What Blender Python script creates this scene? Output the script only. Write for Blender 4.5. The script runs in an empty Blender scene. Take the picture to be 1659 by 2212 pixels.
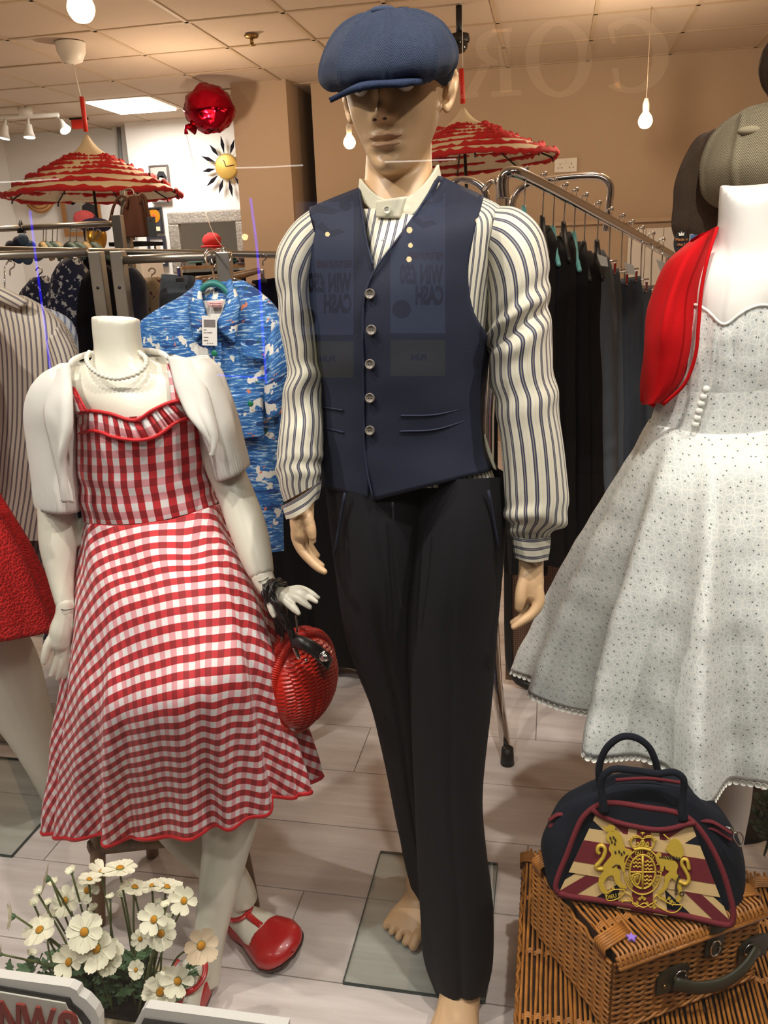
import bpy, bmesh, math, random
import numpy as np
from mathutils import Vector, Matrix, noise
random.seed(7)
RNG = np.random.default_rng(7)
S = bpy.context.scene
COL = S.collection
PI = math.pi

# ---------------------------------------------------------------- camera
FPX, CX, CY, CAMH = 1780.0, 829.5, 1106.0, 1.52          # focal length and centre in pixels of the 1659x2212 frame
_y, _p, _r = .205, .298, -.037
FW = np.array([-math.sin(_y)*math.cos(_p), math.cos(_y)*math.cos(_p), -math.sin(_p)])
RT = np.array([math.cos(_y), math.sin(_y), 0.0])
UP = np.cross(RT, FW)
RT, UP = RT*math.cos(_r)+UP*math.sin(_r), UP*math.cos(_r)-RT*math.sin(_r)
CAM = np.array([0, 0, CAMH])
cd = bpy.data.cameras.new('camera')
cam = bpy.data.objects.new('camera', cd)
COL.objects.link(cam)
cd.sensor_fit = 'AUTO'; cd.sensor_width = 36.0; cd.lens = FPX/2212*36.0; cd.clip_start = .02
M = Matrix.Identity(4)
for i in range(3):
    M[i][0], M[i][1], M[i][2], M[i][3] = RT[i], UP[i], -FW[i], CAM[i]
cam.matrix_world = M
S.camera = cam

# ---------------------------------------------------------------- world, exposure
S.view_settings.view_transform = 'Standard'
S.view_settings.look = 'None'
S.view_settings.gamma = 1.0
S.view_settings.use_curve_mapping = False
S.view_settings.exposure = -0.2
w = bpy.data.worlds.new('night_arcade'); S.world = w; w.use_nodes = True
w.node_tree.nodes['Background'].inputs[0].default_value = (.10, .085, .075, 1)
w.node_tree.nodes['Background'].inputs[1].default_value = .35

CEIL = 2.85
# ---------------------------------------------------------------- the shop's lamps and added fill lights
def spot(loc, target, power, col=(1, .93, .84), size=75, blend=.5, rad=.03):
    d = bpy.data.lights.new('window_spot', 'SPOT')
    d.energy = power; d.color = col; d.spot_size = math.radians(size); d.spot_blend = blend; d.shadow_soft_size = rad
    o = bpy.data.objects.new('window_spot', d); COL.objects.link(o)
    o.location = loc
    o.rotation_euler = (Vector(target)-Vector(loc)).to_track_quat('-Z', 'Y').to_euler()
    return o
def bulb_and_fill_light(loc, power, col=(1, .72, .45), rad=.04):
    d = bpy.data.lights.new('bulb_and_fill_light', 'POINT')
    d.energy = power; d.color = col; d.shadow_soft_size = rad
    o = bpy.data.objects.new('bulb_and_fill_light', d); COL.objects.link(o); o.location = loc
    return o
spot((-1.70, .84, 2.74), (-.80, 1.5, .6), 92)
spot((-.80, .82, 2.74), (-.60, 1.5, .6), 62)
spot((.25, .82, 2.74), (-.15, 1.5, .9), 92)
spot((1.10, .86, 2.74), (.40, 1.6, .8), 86)
# warm point lights added as fill along the shop, a cool ceiling panel at its back
for q in ((-2.2, 3.2), (.2, 3.2), (-2.4, 5.6), (.4, 5.2)):
    bulb_and_fill_light((q[0], q[1], 2.25), 27, (1, .80, .60))
def lamp_area(nm, loc, size, power, col, aim):
    d = bpy.data.lights.new(nm, 'AREA'); d.energy = power; d.shape = 'RECTANGLE'; d.size, d.size_y = size; d.color = col
    o = bpy.data.objects.new(nm, d); COL.objects.link(o); o.location = loc
    o.rotation_euler = (Vector(aim)-Vector(loc)).to_track_quat('-Z', 'Y').to_euler()
lamp_area('panel_light', (-3.57, 7.2, CEIL-.03), (.52, .6), 48, (1, .97, .93), (-3.57, 7.2, 0))
# area lights added outside the window as front fill for the display
for x in (-2.2, .6):
    lamp_area('front_fill_light', (x, -.9, 3.3), (1.2, .3), 34, (1, .95, .88), (x, .3, 0))

# ---------------------------------------------------------------- helpers
def ray(x, y): return FW+RT*(x-CX)/FPX-UP*(y-CY)/FPX
def VY(x, y, Y):                       # the point of a line of sight at depth Y (world metres)
    d = ray(x, y); return CAM+d*(Y/d[1])
def VZ(x, y, z):                       # ... at height z
    d = ray(x, y); return CAM+d*((z-CAMH)/d[2])
def lin(c):
    return tuple((v/255/12.92 if v/255 <= .04045 else ((v/255+.055)/1.055)**2.4) for v in c[:3])+(1.0,)
ORG = {}
def tag(o, label=None, cat=None, group=None, kind=None):
    if label: o['label'] = label
    if cat: o['category'] = cat
    if group: o['group'] = group
    if kind: o['kind'] = kind
    return o
def thing(name, loc, label, cat, group=None):
    o = bpy.data.objects.new(name, None); COL.objects.link(o)
    o.location = Vector([float(v) for v in loc]); o.empty_display_size = .05
    ORG[o.name] = np.array(loc, float)
    return tag(o, label, cat, group)
def link(name, me, parent=None, org=None):
    o = bpy.data.objects.new(name, me); COL.objects.link(o)
    if parent is not None:
        o.parent = parent; ORG[o.name] = ORG[parent.name]
    else:
        o.location = Vector([float(v) for v in org]); ORG[o.name] = np.array(org, float)
    return o
def mk(name, verts, faces, m, parent=None, uv=None, smooth=True, sub=0, solid=0, off=0.):
    verts = np.asarray(verts, float)
    if parent is not None: org = ORG[parent.name]
    else:
        org = np.array([(verts[:, 0].min()+verts[:, 0].max())/2, (verts[:, 1].min()+verts[:, 1].max())/2, verts[:, 2].min()])
    me = bpy.data.meshes.new(name)
    me.from_pydata((verts-org).tolist(), [], [tuple(int(k) for k in f) for f in faces])
    if uv is not None:
        l = me.uv_layers.new(name='UVMap')
        l.data.foreach_set('uv', np.asarray(uv, float).ravel())
    if m is not None: me.materials.append(m)
    if smooth: me.polygons.foreach_set('use_smooth', [True]*len(me.polygons))
    me.update()
    o = link(name, me, parent, org)
    if solid:
        md = o.modifiers.new('thick', 'SOLIDIFY'); md.thickness = solid; md.offset = off
    if sub:
        md = o.modifiers.new('smooth', 'SUBSURF'); md.levels = sub; md.render_levels = sub
    return o
def part(src, parent, loc, rot=None, scale=1.0, name=None):
    """another copy of a part: shares its mesh"""
    o = bpy.data.objects.new(name or src.name.split('.')[0], src.data); COL.objects.link(o)
    o.parent = parent; ORG[o.name] = ORG[parent.name]
    o.location = Vector([float(v) for v in np.array(loc)-ORG[parent.name]])
    if rot is not None: o.rotation_euler = rot
    o.scale = (scale,)*3 if not hasattr(scale, '__len__') else scale
    return o
def proto(name, verts, faces, m, smooth=True):
    """mesh data only, centred on its own origin"""
    me = bpy.data.meshes.new(name)
    me.from_pydata(np.asarray(verts, float).tolist(), [], [tuple(f) for f in faces])
    me.materials.append(m)
    if smooth: me.polygons.foreach_set('use_smooth', [True]*len(me.polygons))
    me.update()
    return me
def put(name, me, parent, loc, rot=None, scale=1.0):
    o = bpy.data.objects.new(name, me); COL.objects.link(o)
    if parent is not None:
        o.parent = parent; ORG[o.name] = ORG[parent.name]; loc = np.array(loc, float)-ORG[parent.name]
    else: ORG[o.name] = np.array(loc, float)
    o.location = Vector([float(v) for v in loc])
    if rot is not None:
        if isinstance(rot, Matrix): o.rotation_euler = rot.to_euler()
        else: o.rotation_euler = rot
    o.scale = (scale,)*3 if not hasattr(scale, '__len__') else scale
    return o

# ---- mesh makers: all return (verts, faces, uv)
def grid(P, closed=False, cap0=False, cap1=False, u=None, v=None):
    P = np.asarray(P, float); m, n = P.shape[:2]
    F = []; UVs = []
    cols = n if closed else n-1
    if u is None: u = np.tile(np.arange(n+1)/n, (m, 1))
    if v is None: v = np.tile((np.arange(m)/max(1, m-1))[:, None], (1, n+1))
    for j in range(m-1):
        for i in range(cols):
            k = (i+1) % n
            F.append((j*n+i, (j+1)*n+i, (j+1)*n+k, j*n+k))
            UVs += [(u[j, i], v[j, i]), (u[j+1, i], v[j+1, i]), (u[j+1, i+1], v[j+1, i+1]), (u[j, i+1], v[j, i+1])]
    V = P.reshape(-1, 3)
    for cap, j in ((cap0, 0), (cap1, m-1)):
        if cap:
            c = len(V); V = np.vstack([V, P[j].mean(0)])
            for i in range(n):
                k = (i+1) % n
                F.append((j*n+i, j*n+k, c) if j == 0 else (j*n+k, j*n+i, c)); UVs += [(u[j, i], v[j, i])]*3
    return V, F, UVs
def cr(pts, m):
    """Catmull-Rom through rows of numbers -> m rows"""
    P = np.asarray(pts, float); n = len(P)
    if n == 2: return P[0]+(P[1]-P[0])*np.linspace(0, 1, m)[:, None]
    d = np.concatenate([[0], np.cumsum(np.maximum(1e-9, np.linalg.norm(np.diff(P[:, :min(4, P.shape[1])], axis=0), axis=1)))])
    t = np.linspace(0, d[-1], m); out = np.zeros((m, P.shape[1]))
    tg = np.zeros_like(P)
    for i in range(n):
        a, b = max(0, i-1), min(n-1, i+1)
        tg[i] = (P[b]-P[a])/(d[b]-d[a])
    idx = np.clip(np.searchsorted(d, t, side='right')-1, 0, n-2)
    h = d[idx+1]-d[idx]; s = (t-d[idx])/h
    s = s[:, None]; h = h[:, None]
    return (2*s**3-3*s**2+1)*P[idx]+(s**3-2*s**2+s)*h*tg[idx]+(-2*s**3+3*s**2)*P[idx+1]+(s**3-s**2)*h*tg[idx+1]
def normals(P, closed):
    if closed: du = np.roll(P, -1, 1)-np.roll(P, 1, 1)
    else: du = np.gradient(P, axis=1)
    dv = np.gradient(P, axis=0)
    N = np.cross(dv, du); L = np.linalg.norm(N, axis=2, keepdims=True)
    return N/np.maximum(L, 1e-12)
def shell_pts(rows, m=40, n=64, e=1.0, disp=None):
    """closed garment / body volume: rows (Lx,Ly,Rx,Ry,Yc,Dfront,Dback,drop) of outline pixels with their world depth"""
    R = cr(rows, m); th = np.linspace(0, 2*PI, n, endpoint=False)
    s = np.cos(th); q = np.abs(np.sin(th))**e; front = np.sin(th) >= 0
    P = np.zeros((m, n, 3))
    for j in range(m):
        Lx, Ly, Rx, Ry, Yc, Df, Db, dr = R[j]
        for i in range(n):
            t = (s[i]+1)/2; px = Lx+(Rx-Lx)*t; py = Ly+(Ry-Ly)*t
            if front[i]: P[j, i] = VY(px, py+dr*(1-s[i]**2), Yc-Df*q[i])
            else:
                b = VY(px, py, Yc); b[1] += Db*q[i]; P[j, i] = b
    if disp is not None:
        T = np.linspace(0, 1, m)[:, None]*np.ones((1, n)); TH = np.ones((m, 1))*th[None]
        P = P+normals(P, True)*disp(TH, T, P)[:, :, None]
    return P
def shell_uv(P, mode, U, Vs):
    m, n = P.shape[:2]; fr = n//4
    seg = np.linalg.norm(np.roll(P, -1, 1)-P, axis=2); cum = np.concatenate([np.zeros((m, 1)), np.cumsum(seg, 1)], 1)
    if mode == 'arc':
        u = cum-cum[:, fr:fr+1]
    else:
        u = cum/cum[:, -1:]*U
    fc = P[:, fr]; vv = np.concatenate([[0], np.cumsum(np.linalg.norm(np.diff(fc, axis=0), axis=1))])*Vs
    return u, np.tile(vv[:, None], (1, n+1))
def shell(name, rows, m_, parent=None, m=40, n=64, e=1.0, mode='const', U=1., Vs=1., disp=None, caps=(0, 0), uvfix=None, **kw):
    P = shell_pts(rows, m, n, e, disp)
    u, v = shell_uv(P, mode, U, Vs)
    if uvfix: u, v = uvfix(u, v, P)
    V, F, UVs = grid(P, True, caps[0], caps[1], u, v)
    return mk(name, V, F, m_, parent, uv=UVs, **kw)
def sheet_pts(A, B, n=24, m=12, bulge=0., disp=None):
    """cloth panel between two edges given as (px,py,Y)"""
    A = cr(A, n); B = cr(B, n); P = np.zeros((n, m, 3))
    for j in range(n):
        for i in range(m):
            t = i/(m-1); q = A[j]+(B[j]-A[j])*t
            P[j, i] = VY(q[0], q[1], q[2]-bulge*4*t*(1-t))
    if disp is not None:
        T = np.linspace(0, 1, n)[:, None]*np.ones((1, m)); X = np.ones((n, 1))*np.linspace(0, 1, m)[None]
        P = P+normals(P, False)*disp(X, T, P)[:, :, None]
    return P
def sheet(name, A, B, m_, parent=None, n=24, m=12, bulge=0., disp=None, solid=.003, rot90=False, **kw):
    P = sheet_pts(A, B, n, m, bulge, disp)
    du = np.concatenate([np.zeros((n, 1)), np.cumsum(np.linalg.norm(np.diff(P, axis=1), axis=2), 1)], 1)
    u = np.concatenate([du, du[:, -1:]], 1); u = u-u[:, -1:]/2
    vv = np.concatenate([[0], np.cumsum(np.linalg.norm(np.diff(P[:, m//2], axis=0), axis=1))])
    v = np.tile(vv[:, None], (1, m+1))
    if rot90: u, v = v, u
    V, F, UVs = grid(P, False, u=u, v=v)
    return mk(name, V, F, m_, parent, uv=UVs, solid=solid, **kw)
def tube_pts(path, rad, n=10, flat=1.0, up0=None):
    P = np.asarray(path, float); m = len(P)
    rad = np.full(m, rad) if np.isscalar(rad) else np.asarray(rad, float)
    T = np.gradient(P, axis=0); T /= np.maximum(1e-9, np.linalg.norm(T, axis=1))[:, None]
    a = np.array(up0, float) if up0 is not None else (np.array([0, 0, 1.]) if abs(T[0][2]) < .9 else np.array([1., 0, 0]))
    out = np.zeros((m, n, 3)); N = None
    for j in range(m):
        N = a if N is None else N
        N = N-T[j]*(N@T[j]); N /= max(1e-9, np.linalg.norm(N)); B = np.cross(T[j], N)
        for i in range(n):
            an = 2*PI*i/n; out[j, i] = P[j]+rad[j]*(math.cos(an)*N*flat+math.sin(an)*B)
    return out
def tube_geo(path, rad, n=10, flat=1.0, caps=True, up0=None):
    return grid(tube_pts(path, rad, n, flat, up0), True, caps, caps)
def tube(name, path, rad, m_, parent=None, n=10, flat=1.0, caps=True, up0=None, **kw):
    V, F, U = tube_geo(path, rad, n, flat, caps, up0)
    L = np.linalg.norm(np.diff(np.asarray(path, float), axis=0), axis=1).sum()
    r = rad if np.isscalar(rad) else float(np.mean(rad))
    U = [(a*2*PI*r, b*L) for a, b in U]
    return mk(name, V, F, m_, parent, uv=U, **kw)
def ptube(name, pts, m_, parent=None, n=10, res=24, **kw):
    """tube along pixels (px,py,Y,radius in pixels)"""
    path, rad = ppath(pts, res)
    return tube(name, path, rad, m_, parent, n=n, **kw)
def ppath(pts, res=24):
    q = cr(pts, res); path = np.array([VY(a, b, c) for a, b, c, _ in q])
    z = (path-CAM)@FW
    return path, q[:, 3]*z/FPX
def join(*geos):
    V = []; F = []; U = []; k = 0
    for g in geos:
        v, f = g[0], g[1]
        V.append(np.asarray(v, float)); F += [tuple(a+k for a in t) for t in f]; k += len(v)
        if len(g) > 2 and U is not None: U += list(g[2])
        else: U = None
    return np.vstack(V), F, U
def box_geo(c, s, rz=0., bev=0.):
    x, y, z = s[0]/2, s[1]/2, s[2]/2
    bm = bmesh.new(); bmesh.ops.create_cube(bm, size=1)
    bmesh.ops.scale(bm, vec=(s[0], s[1], s[2]), verts=bm.verts)
    if bev: bmesh.ops.bevel(bm, geom=list(bm.edges), offset=bev, segments=2, affect='EDGES', profile=.6)
    V = np.array([v.co[:] for v in bm.verts]); F = [tuple(v.index for v in f.verts) for f in bm.faces]
    bm.free()
    a = math.cos(rz); b = math.sin(rz)
    return V@np.array([[a, b, 0], [-b, a, 0], [0, 0, 1]])+np.array(c), F
def boxo(name, c, s, m_, parent=None, rz=0., bev=.002, smooth=False):
    V, F = box_geo(c, s, rz, bev); return mk(name, V, F, m_, parent, smooth=smooth)
def lathe_geo(prof, n=32, axis=None, cap=(0, 0)):
    P = np.array([[[r*math.cos(2*PI*i/n), r*math.sin(2*PI*i/n), z] for i in range(n)] for r, z in prof])
    return grid(P[::-1], True, cap[1], cap[0])
def sphere_geo(c, r, n=16, m=10):
    rr = np.array(r)*np.ones(3)
    P = np.array([[[math.sin(PI*j/m)*math.cos(2*PI*i/n), math.sin(PI*j/m)*math.sin(2*PI*i/n), math.cos(PI*j/m)] for i in range(n)] for j in range(m+1)])
    P[0, :, :2] *= 0; P[-1, :, :2] *= 0
    return grid(P*rr+np.array(c), True)
def prism_geo(poly, h):
    """poly: planar 3D outline, h: vector of its thickness"""
    P = np.asarray(poly, float); n = len(P); h = np.array(h, float)
    V = np.vstack([P, P+h]); F = [tuple(range(n)), tuple(range(2*n-1, n-1, -1))]
    F += [(i, n+i, n+(i+1) % n, (i+1) % n) for i in range(n)]
    return V, F
def xf(geo, Mx):
    A = np.array(Mx); V = np.asarray(geo[0])@A[:3, :3].T+A[:3, 3]
    return V, geo[1]
def blob(name, geos, m_, parent=None, voxel=.004, it=4, dec=0):
    """several overlapping volumes grown into ONE continuous skin"""
    V, F, _ = join(*[(g[0], g[1]) for g in geos])
    bm = bmesh.new(); vs = [bm.verts.new(v) for v in V]
    for f in F:
        try: bm.faces.new([vs[k] for k in f])
        except ValueError: pass
    bmesh.ops.remove_doubles(bm, verts=bm.verts, dist=1e-6)
    me = bpy.data.meshes.new('tmp'); bm.to_mesh(me); bm.free()
    o = bpy.data.objects.new('tmp', me); COL.objects.link(o)
    r = o.modifiers.new('r', 'REMESH'); r.mode = 'VOXEL'; r.voxel_size = voxel
    s = o.modifiers.new('s', 'SMOOTH'); s.iterations = it; s.factor = .5
    dg = bpy.context.evaluated_depsgraph_get(); ev = o.evaluated_get(dg)
    m2 = bpy.data.meshes.new_from_object(ev)
    V2 = np.zeros(len(m2.vertices)*3); m2.vertices.foreach_get('co', V2)
    F2 = [tuple(p.vertices) for p in m2.polygons]
    bpy.data.objects.remove(o); bpy.data.meshes.remove(me); bpy.data.meshes.remove(m2)
    return mk(name, V2.reshape(-1, 3), F2, m_, parent)
def text_geo(s, size, ext, font_bold=0., width=1.0):
    c = bpy.data.curves.new('t', 'FONT'); c.body = s; c.size = size; c.extrude = ext; c.offset = font_bold; c.resolution_u = 4
    o = bpy.data.objects.new('t', c); COL.objects.link(o)
    me = bpy.data.meshes.new_from_object(o.evaluated_get(bpy.context.evaluated_depsgraph_get()))
    V = np.zeros(len(me.vertices)*3); me.vertices.foreach_get('co', V); V = V.reshape(-1, 3).copy(); V[:, 0] *= width
    F = [tuple(p.vertices) for p in me.polygons]
    bpy.data.objects.remove(o); bpy.data.meshes.remove(me); bpy.data.curves.remove(c)
    return V, F
def frame(o, x, y, z=None):
    """4x4 with origin o and axes x, y (z = x cross y)"""
    x = np.array(x, float); y = np.array(y, float); z = np.cross(x, y) if z is None else np.array(z, float)
    A = np.eye(4); A[:3, 0] = x; A[:3, 1] = y; A[:3, 2] = z; A[:3, 3] = o
    return A
def nz(P, sc, seed=0.):
    """smooth noise at points (…,3)"""
    Q = np.asarray(P).reshape(-1, 3)*sc+seed
    return np.array([noise.noise(Vector(q)) for q in Q]).reshape(np.asarray(P).shape[:-1])

# ---------------------------------------------------------------- materials
class NT:
    def __init__(s, name):
        s.mat = bpy.data.materials.new(name); s.mat.use_nodes = True
        s.t = s.mat.node_tree; s.b = s.t.nodes['Principled BSDF']
    def n(s, ty, **k):
        nd = s.t.nodes.new(ty)
        for a, b in k.items(): setattr(nd, a, b)
        return nd
    def put(s, inp, val):
        if isinstance(val, bpy.types.NodeSocket): s.t.links.new(val, inp)
        else: inp.default_value = val
    def m(s, op, a, b=0., c=0.):
        nd = s.n('ShaderNodeMath', operation=op)
        s.put(nd.inputs[0], a); s.put(nd.inputs[1], b); s.put(nd.inputs[2], c)
        return nd.outputs[0]
    def mix(s, f, a, b):
        nd = s.n('ShaderNodeMix', data_type='RGBA')
        s.put(nd.inputs[0], f); s.put(nd.inputs[6], a); s.put(nd.inputs[7], b)
        return nd.outputs[2]
    def uv(s):
        t = s.n('ShaderNodeTexCoord'); sp = s.n('ShaderNodeSeparateXYZ'); s.t.links.new(t.outputs['UV'], sp.inputs[0])
        s.uvs = t.outputs['UV']
        return sp.outputs[0], sp.outputs[1]
    def obj(s):
        t = s.n('ShaderNodeTexCoord'); sp = s.n('ShaderNodeSeparateXYZ'); s.t.links.new(t.outputs['Object'], sp.inputs[0])
        s.co = t.outputs['Object']; return sp.outputs
    def noise(s, scale, detail=3., vec=None, rough=.5):
        nd = s.n('ShaderNodeTexNoise'); nd.inputs['Scale'].default_value = scale; nd.inputs['Detail'].default_value = detail
        nd.inputs['Roughness'].default_value = rough
        if vec is not None: s.t.links.new(vec, nd.inputs['Vector'])
        else:
            t = s.n('ShaderNodeTexCoord'); s.t.links.new(t.outputs['Object'], nd.inputs['Vector'])
        return nd.outputs[0]
    def vor(s, scale, vec=None, feature='F1', out=0, rand=1.):
        nd = s.n('ShaderNodeTexVoronoi', feature=feature, voronoi_dimensions='2D'); nd.inputs['Scale'].default_value = scale
        nd.inputs['Randomness'].default_value = rand
        if vec is not None: s.t.links.new(vec, nd.inputs['Vector'])
        return nd.outputs[out]
    def vec(s, x, y, z=0.):
        c = s.n('ShaderNodeCombineXYZ'); s.put(c.inputs[0], x); s.put(c.inputs[1], y); s.put(c.inputs[2], z); return c.outputs[0]
    def col(s, v): s.put(s.b.inputs['Base Color'], v)
    def bump(s, h, strength=.3, dist=.002):
        nd = s.n('ShaderNodeBump'); nd.inputs['Strength'].default_value = strength; nd.inputs['Distance'].default_value = dist
        s.put(nd.inputs['Height'], h); s.t.links.new(nd.outputs[0], s.b.inputs['Normal'])
    def fin(s, rough=.6, metal=0., spec=.5, sheen=0.):
        s.put(s.b.inputs['Roughness'], rough); s.put(s.b.inputs['Metallic'], metal)
        s.b.inputs['Specular IOR Level'].default_value = spec
        s.b.inputs['Sheen Weight'].default_value = sheen
        return s.mat
    def band(s, x, a, b):             # 1 where a<x<b
        return s.m('MULTIPLY', s.m('GREATER_THAN', x, a), s.m('LESS_THAN', x, b))
def mat(name, c, rough=.6, metal=0., spec=.5, var=0., vs=20., bump=0., bs=200., sheen=0., c2=None, emit=0., coat=0.):
    t = NT(name); C = lin(c)
    if var:
        k = t.noise(vs, 4.)
        C2 = lin(c2) if c2 else tuple(v*(1-var) for v in C[:3])+(1.,)
        t.col(t.mix(k, C, C2))
    else: t.col(C)
    if bump: t.bump(t.noise(bs, 3.), bump)
    if emit:
        t.b.inputs['Emission Color'].default_value = C; t.b.inputs['Emission Strength'].default_value = emit
    if coat: t.b.inputs['Coat Weight'].default_value = coat
    return t.fin(rough, metal, spec, sheen)
def m_stripes(name, period, base=(222, 216, 196), dark=(62, 62, 92), mid=(150, 146, 128)):
    t = NT(name); u, v = t.uv()
    x = t.m('FRACT', t.m('DIVIDE', u, period))
    k1 = t.m('ADD', t.band(x, .04, .17), t.band(x, .25, .38))
    k2 = t.band(x, .17, .25); k3 = t.band(x, .68, .72)
    c = t.mix(k2, lin(base), lin(mid)); c = t.mix(k3, c, lin((206, 200, 178))); c = t.mix(k1, c, lin(dark))
    t.col(c); t.bump(t.noise(90, 2.), .12)
    return t.fin(.62, sheen=.1)
def m_gingham(name, p, vertical_strong=False):
    t = NT(name); u, v = t.uv()
    a = t.m('LESS_THAN', t.m('FRACT', t.m('DIVIDE', u, p)), .5)
    b = t.m('LESS_THAN', t.m('FRACT', t.m('DIVIDE', v, p)), .5)
    if vertical_strong: a, b = b, a
    W = lin((232, 226, 226)); PK = lin((226, 158, 164)); RD = lin((196, 42, 50)); DR = lin((146, 22, 30))
    c = t.mix(b, t.mix(a, W, PK), t.mix(a, RD, DR))
    t.col(c); t.bump(t.noise(60, 3.), .15)
    return t.fin(.7, sheen=.1)
def m_herring(name, c1, c2, pu, pv, fz=.35, bmp=.5):
    t = NT(name); u, v = t.uv()
    x = t.m('FRACT', t.m('DIVIDE', u, pu)); tri = t.m('ABSOLUTE', t.m('SUBTRACT', x, .5))
    s = t.m('FRACT', t.m('ADD', t.m('DIVIDE', v, pv), t.m('MULTIPLY', tri, 2*pu/pv*.9)))
    k = t.m('GREATER_THAN', s, .5)
    n1 = t.noise(160, 4.); n2 = t.noise(900, 2.)
    k = t.m('ADD', t.m('MULTIPLY', k, 1-fz), t.m('MULTIPLY', t.m('ADD', t.m('MULTIPLY', n1, .6), t.m('MULTIPLY', n2, .4)), fz))
    c = t.mix(k, lin(c1), lin(c2)); t.col(c)
    t.bump(t.m('ADD', k, n2), bmp, .0015)
    return t.fin(.95, spec=.1, sheen=.05)
def m_eyelet(name):
    t = NT(name); u, v = t.uv(); uvv = t.vec(u, v)
    d = t.vor(54, uvv, 'F1', 0, .75)
    e = t.vor(54, uvv, 'DISTANCE_TO_EDGE', 0, .75)
    e2 = t.vor(125, uvv, 'DISTANCE_TO_EDGE', 0, 1.)
    hole = t.m('LESS_THAN', d, .078); line = t.m('LESS_THAN', e, .06); l2 = t.m('LESS_THAN', e2, .07)
    c = t.mix(l2, lin((216, 221, 218)), lin((242, 242, 236))); c = t.mix(line, c, lin((240, 240, 234))); c = t.mix(hole, c, lin((112, 114, 106)))
    t.col(c)
    h = t.m('SUBTRACT', t.m('ADD', t.m('MULTIPLY', l2, .6), line), t.m('MULTIPLY', hole, 2.))
    t.bump(t.m('ADD', h, t.m('MULTIPLY', t.noise(40, 3.), 1.2)), .22, .0015)
    return t.fin(.8)
def m_lace(name, c1, c2):
    t = NT(name); u, v = t.uv(); uvv = t.vec(u, v)
    d = t.vor(150, uvv, 'F1', 0, .9); e = t.vor(48, uvv, 'DISTANCE_TO_EDGE')
    c = t.mix(t.m('LESS_THAN', d, .3), lin(c1), lin(c2)); t.col(c)
    t.bump(t.m('ADD', d, e), .8, .003)
    return t.fin(.8)
def m_wood(name, c1, c2, sc=(2., 30., 30.), rough=.5, amt=1.):
    t = NT(name); t.obj()
    mp = t.n('ShaderNodeMapping'); mp.inputs['Scale'].default_value = sc; t.t.links.new(t.co, mp.inputs[0])
    oi = t.n('ShaderNodeObjectInfo'); r = t.m('MULTIPLY', oi.outputs['Random'], 37.)
    av = t.n('ShaderNodeVectorMath', operation='ADD'); t.t.links.new(mp.outputs[0], av.inputs[0]); t.t.links.new(t.vec(r, r, 0.), av.inputs[1])
    k = t.noise(1., 6., av.outputs[0], .65)
    k = t.m('MULTIPLY_ADD', t.m('SUBTRACT', k, .5), 2.2*amt, .5)
    k.node.use_clamp = True
    c = t.mix(k, lin(c1), lin(c2)); t.col(c); t.bump(k, .1, .001)
    return t.fin(rough)
def m_print(name, base, blots, scale=25., stretch=1.):
    """printed cloth: base colour with blots [(colour, threshold, scale, stretch)]"""
    t = NT(name); u, v = t.uv(); c = lin(base)
    for i, (bc, th, sc, st) in enumerate(blots):
        k = t.noise(1., 3., t.vec(t.m('MULTIPLY', u, sc), t.m('MULTIPLY', v, sc*st), i*7.3), .6)
        c = t.mix(t.m('GREATER_THAN', k, th), c, lin(bc))
    t.col(c); return t.fin(.75)
# ================================================================ the setting
M_wall = mat('wall_beige_paint', (190, 166, 140), .85, var=.06, vs=1.5)
M_white = mat('wall_white_paint', (228, 222, 214), .85)
M_tile = mat('ceiling_tile_board', (200, 180, 158), .9, var=.08, vs=60, bump=.15, bs=300)
M_tbar = mat('ceiling_grid_bar', (186, 164, 136), .6)
M_plank = m_wood('whitewashed_plank', (234, 225, 221), (194, 183, 178), (1.6, 16., 16.), .45)
M_seam = mat('plank_joint', (150, 140, 134), .9)
M_chrome = mat('chrome', (215, 210, 205), .13, 1.)
M_steel = mat('brushed_steel', (176, 168, 156), .38, 1.)
M_black = mat('black_plastic', (22, 21, 22), .5)
M_red = mat('red_plastic', (206, 44, 28), .5)
M_whitep = mat('white_plastic', (228, 222, 210), .45)

def struct(name, V, F, m_, smooth=False):
    return tag(mk(name, V, F, m_, smooth=smooth), kind='structure')
fl = struct('floor', *box_geo((-.9, 4.2, -.03), (9.4, 7.6, .06)), M_seam)
# whitewashed planks laid across the window
PW = .255
k = 0
rows_ = [.86+PW*i for i in range(11)]
for j, y0 in enumerate(rows_):
    x = -2.6+(.37*j) % 1.1
    while x < 1.9:
        L = 1.28
        boxo('plank', (x+L/2, y0+PW/2, .001), (L-.003, PW-.003, .006), M_plank, fl, bev=.0008)
        x += L
tag(mk('floor_back', *box_geo((-.9, 5.9, .0), (9.4, 4.5, .012)), M_plank, fl, smooth=False), None)
ORG_F = None
WB = 6.92
struct('wall_back', *box_geo((.95, WB+.06, 1.45), (5.7, .12, 2.9)), M_wall)
struct('wall_right', *box_geo((2.6, 3.9, 1.45), (.1, 6.2, 2.9)), M_wall)
struct('wall_left', *box_geo((-5.65, 4.6, 1.45), (.1, 7.6, 2.9)), M_white)
xa = VY(497, 180, 6.72)[0]; xb = VY(617, 180, 6.72)[0]
struct('trim_1', *box_geo(((xa+xb)/2, (6.72+8.3)/2, 1.45), (xb-xa, 8.3-6.72, 2.9)), M_wall)
xw = VY(268, 264, 8.02)[0]
struct('wall_rear_white', *box_geo(((xw+xa)/2+.02, 8.02+.06, 1.45), (xa-xw+.04, .12, 2.9)), M_white)
struct('wall_rear_far', *box_geo(((-5.7+xw)/2, 8.34+.05, 1.45), (xw+5.7, .1, 2.9)), M_white)
struct('trim_2', *box_geo((xw+.02, 8.2, 1.45), (.04, .3, 2.9)), M_white)
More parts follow.
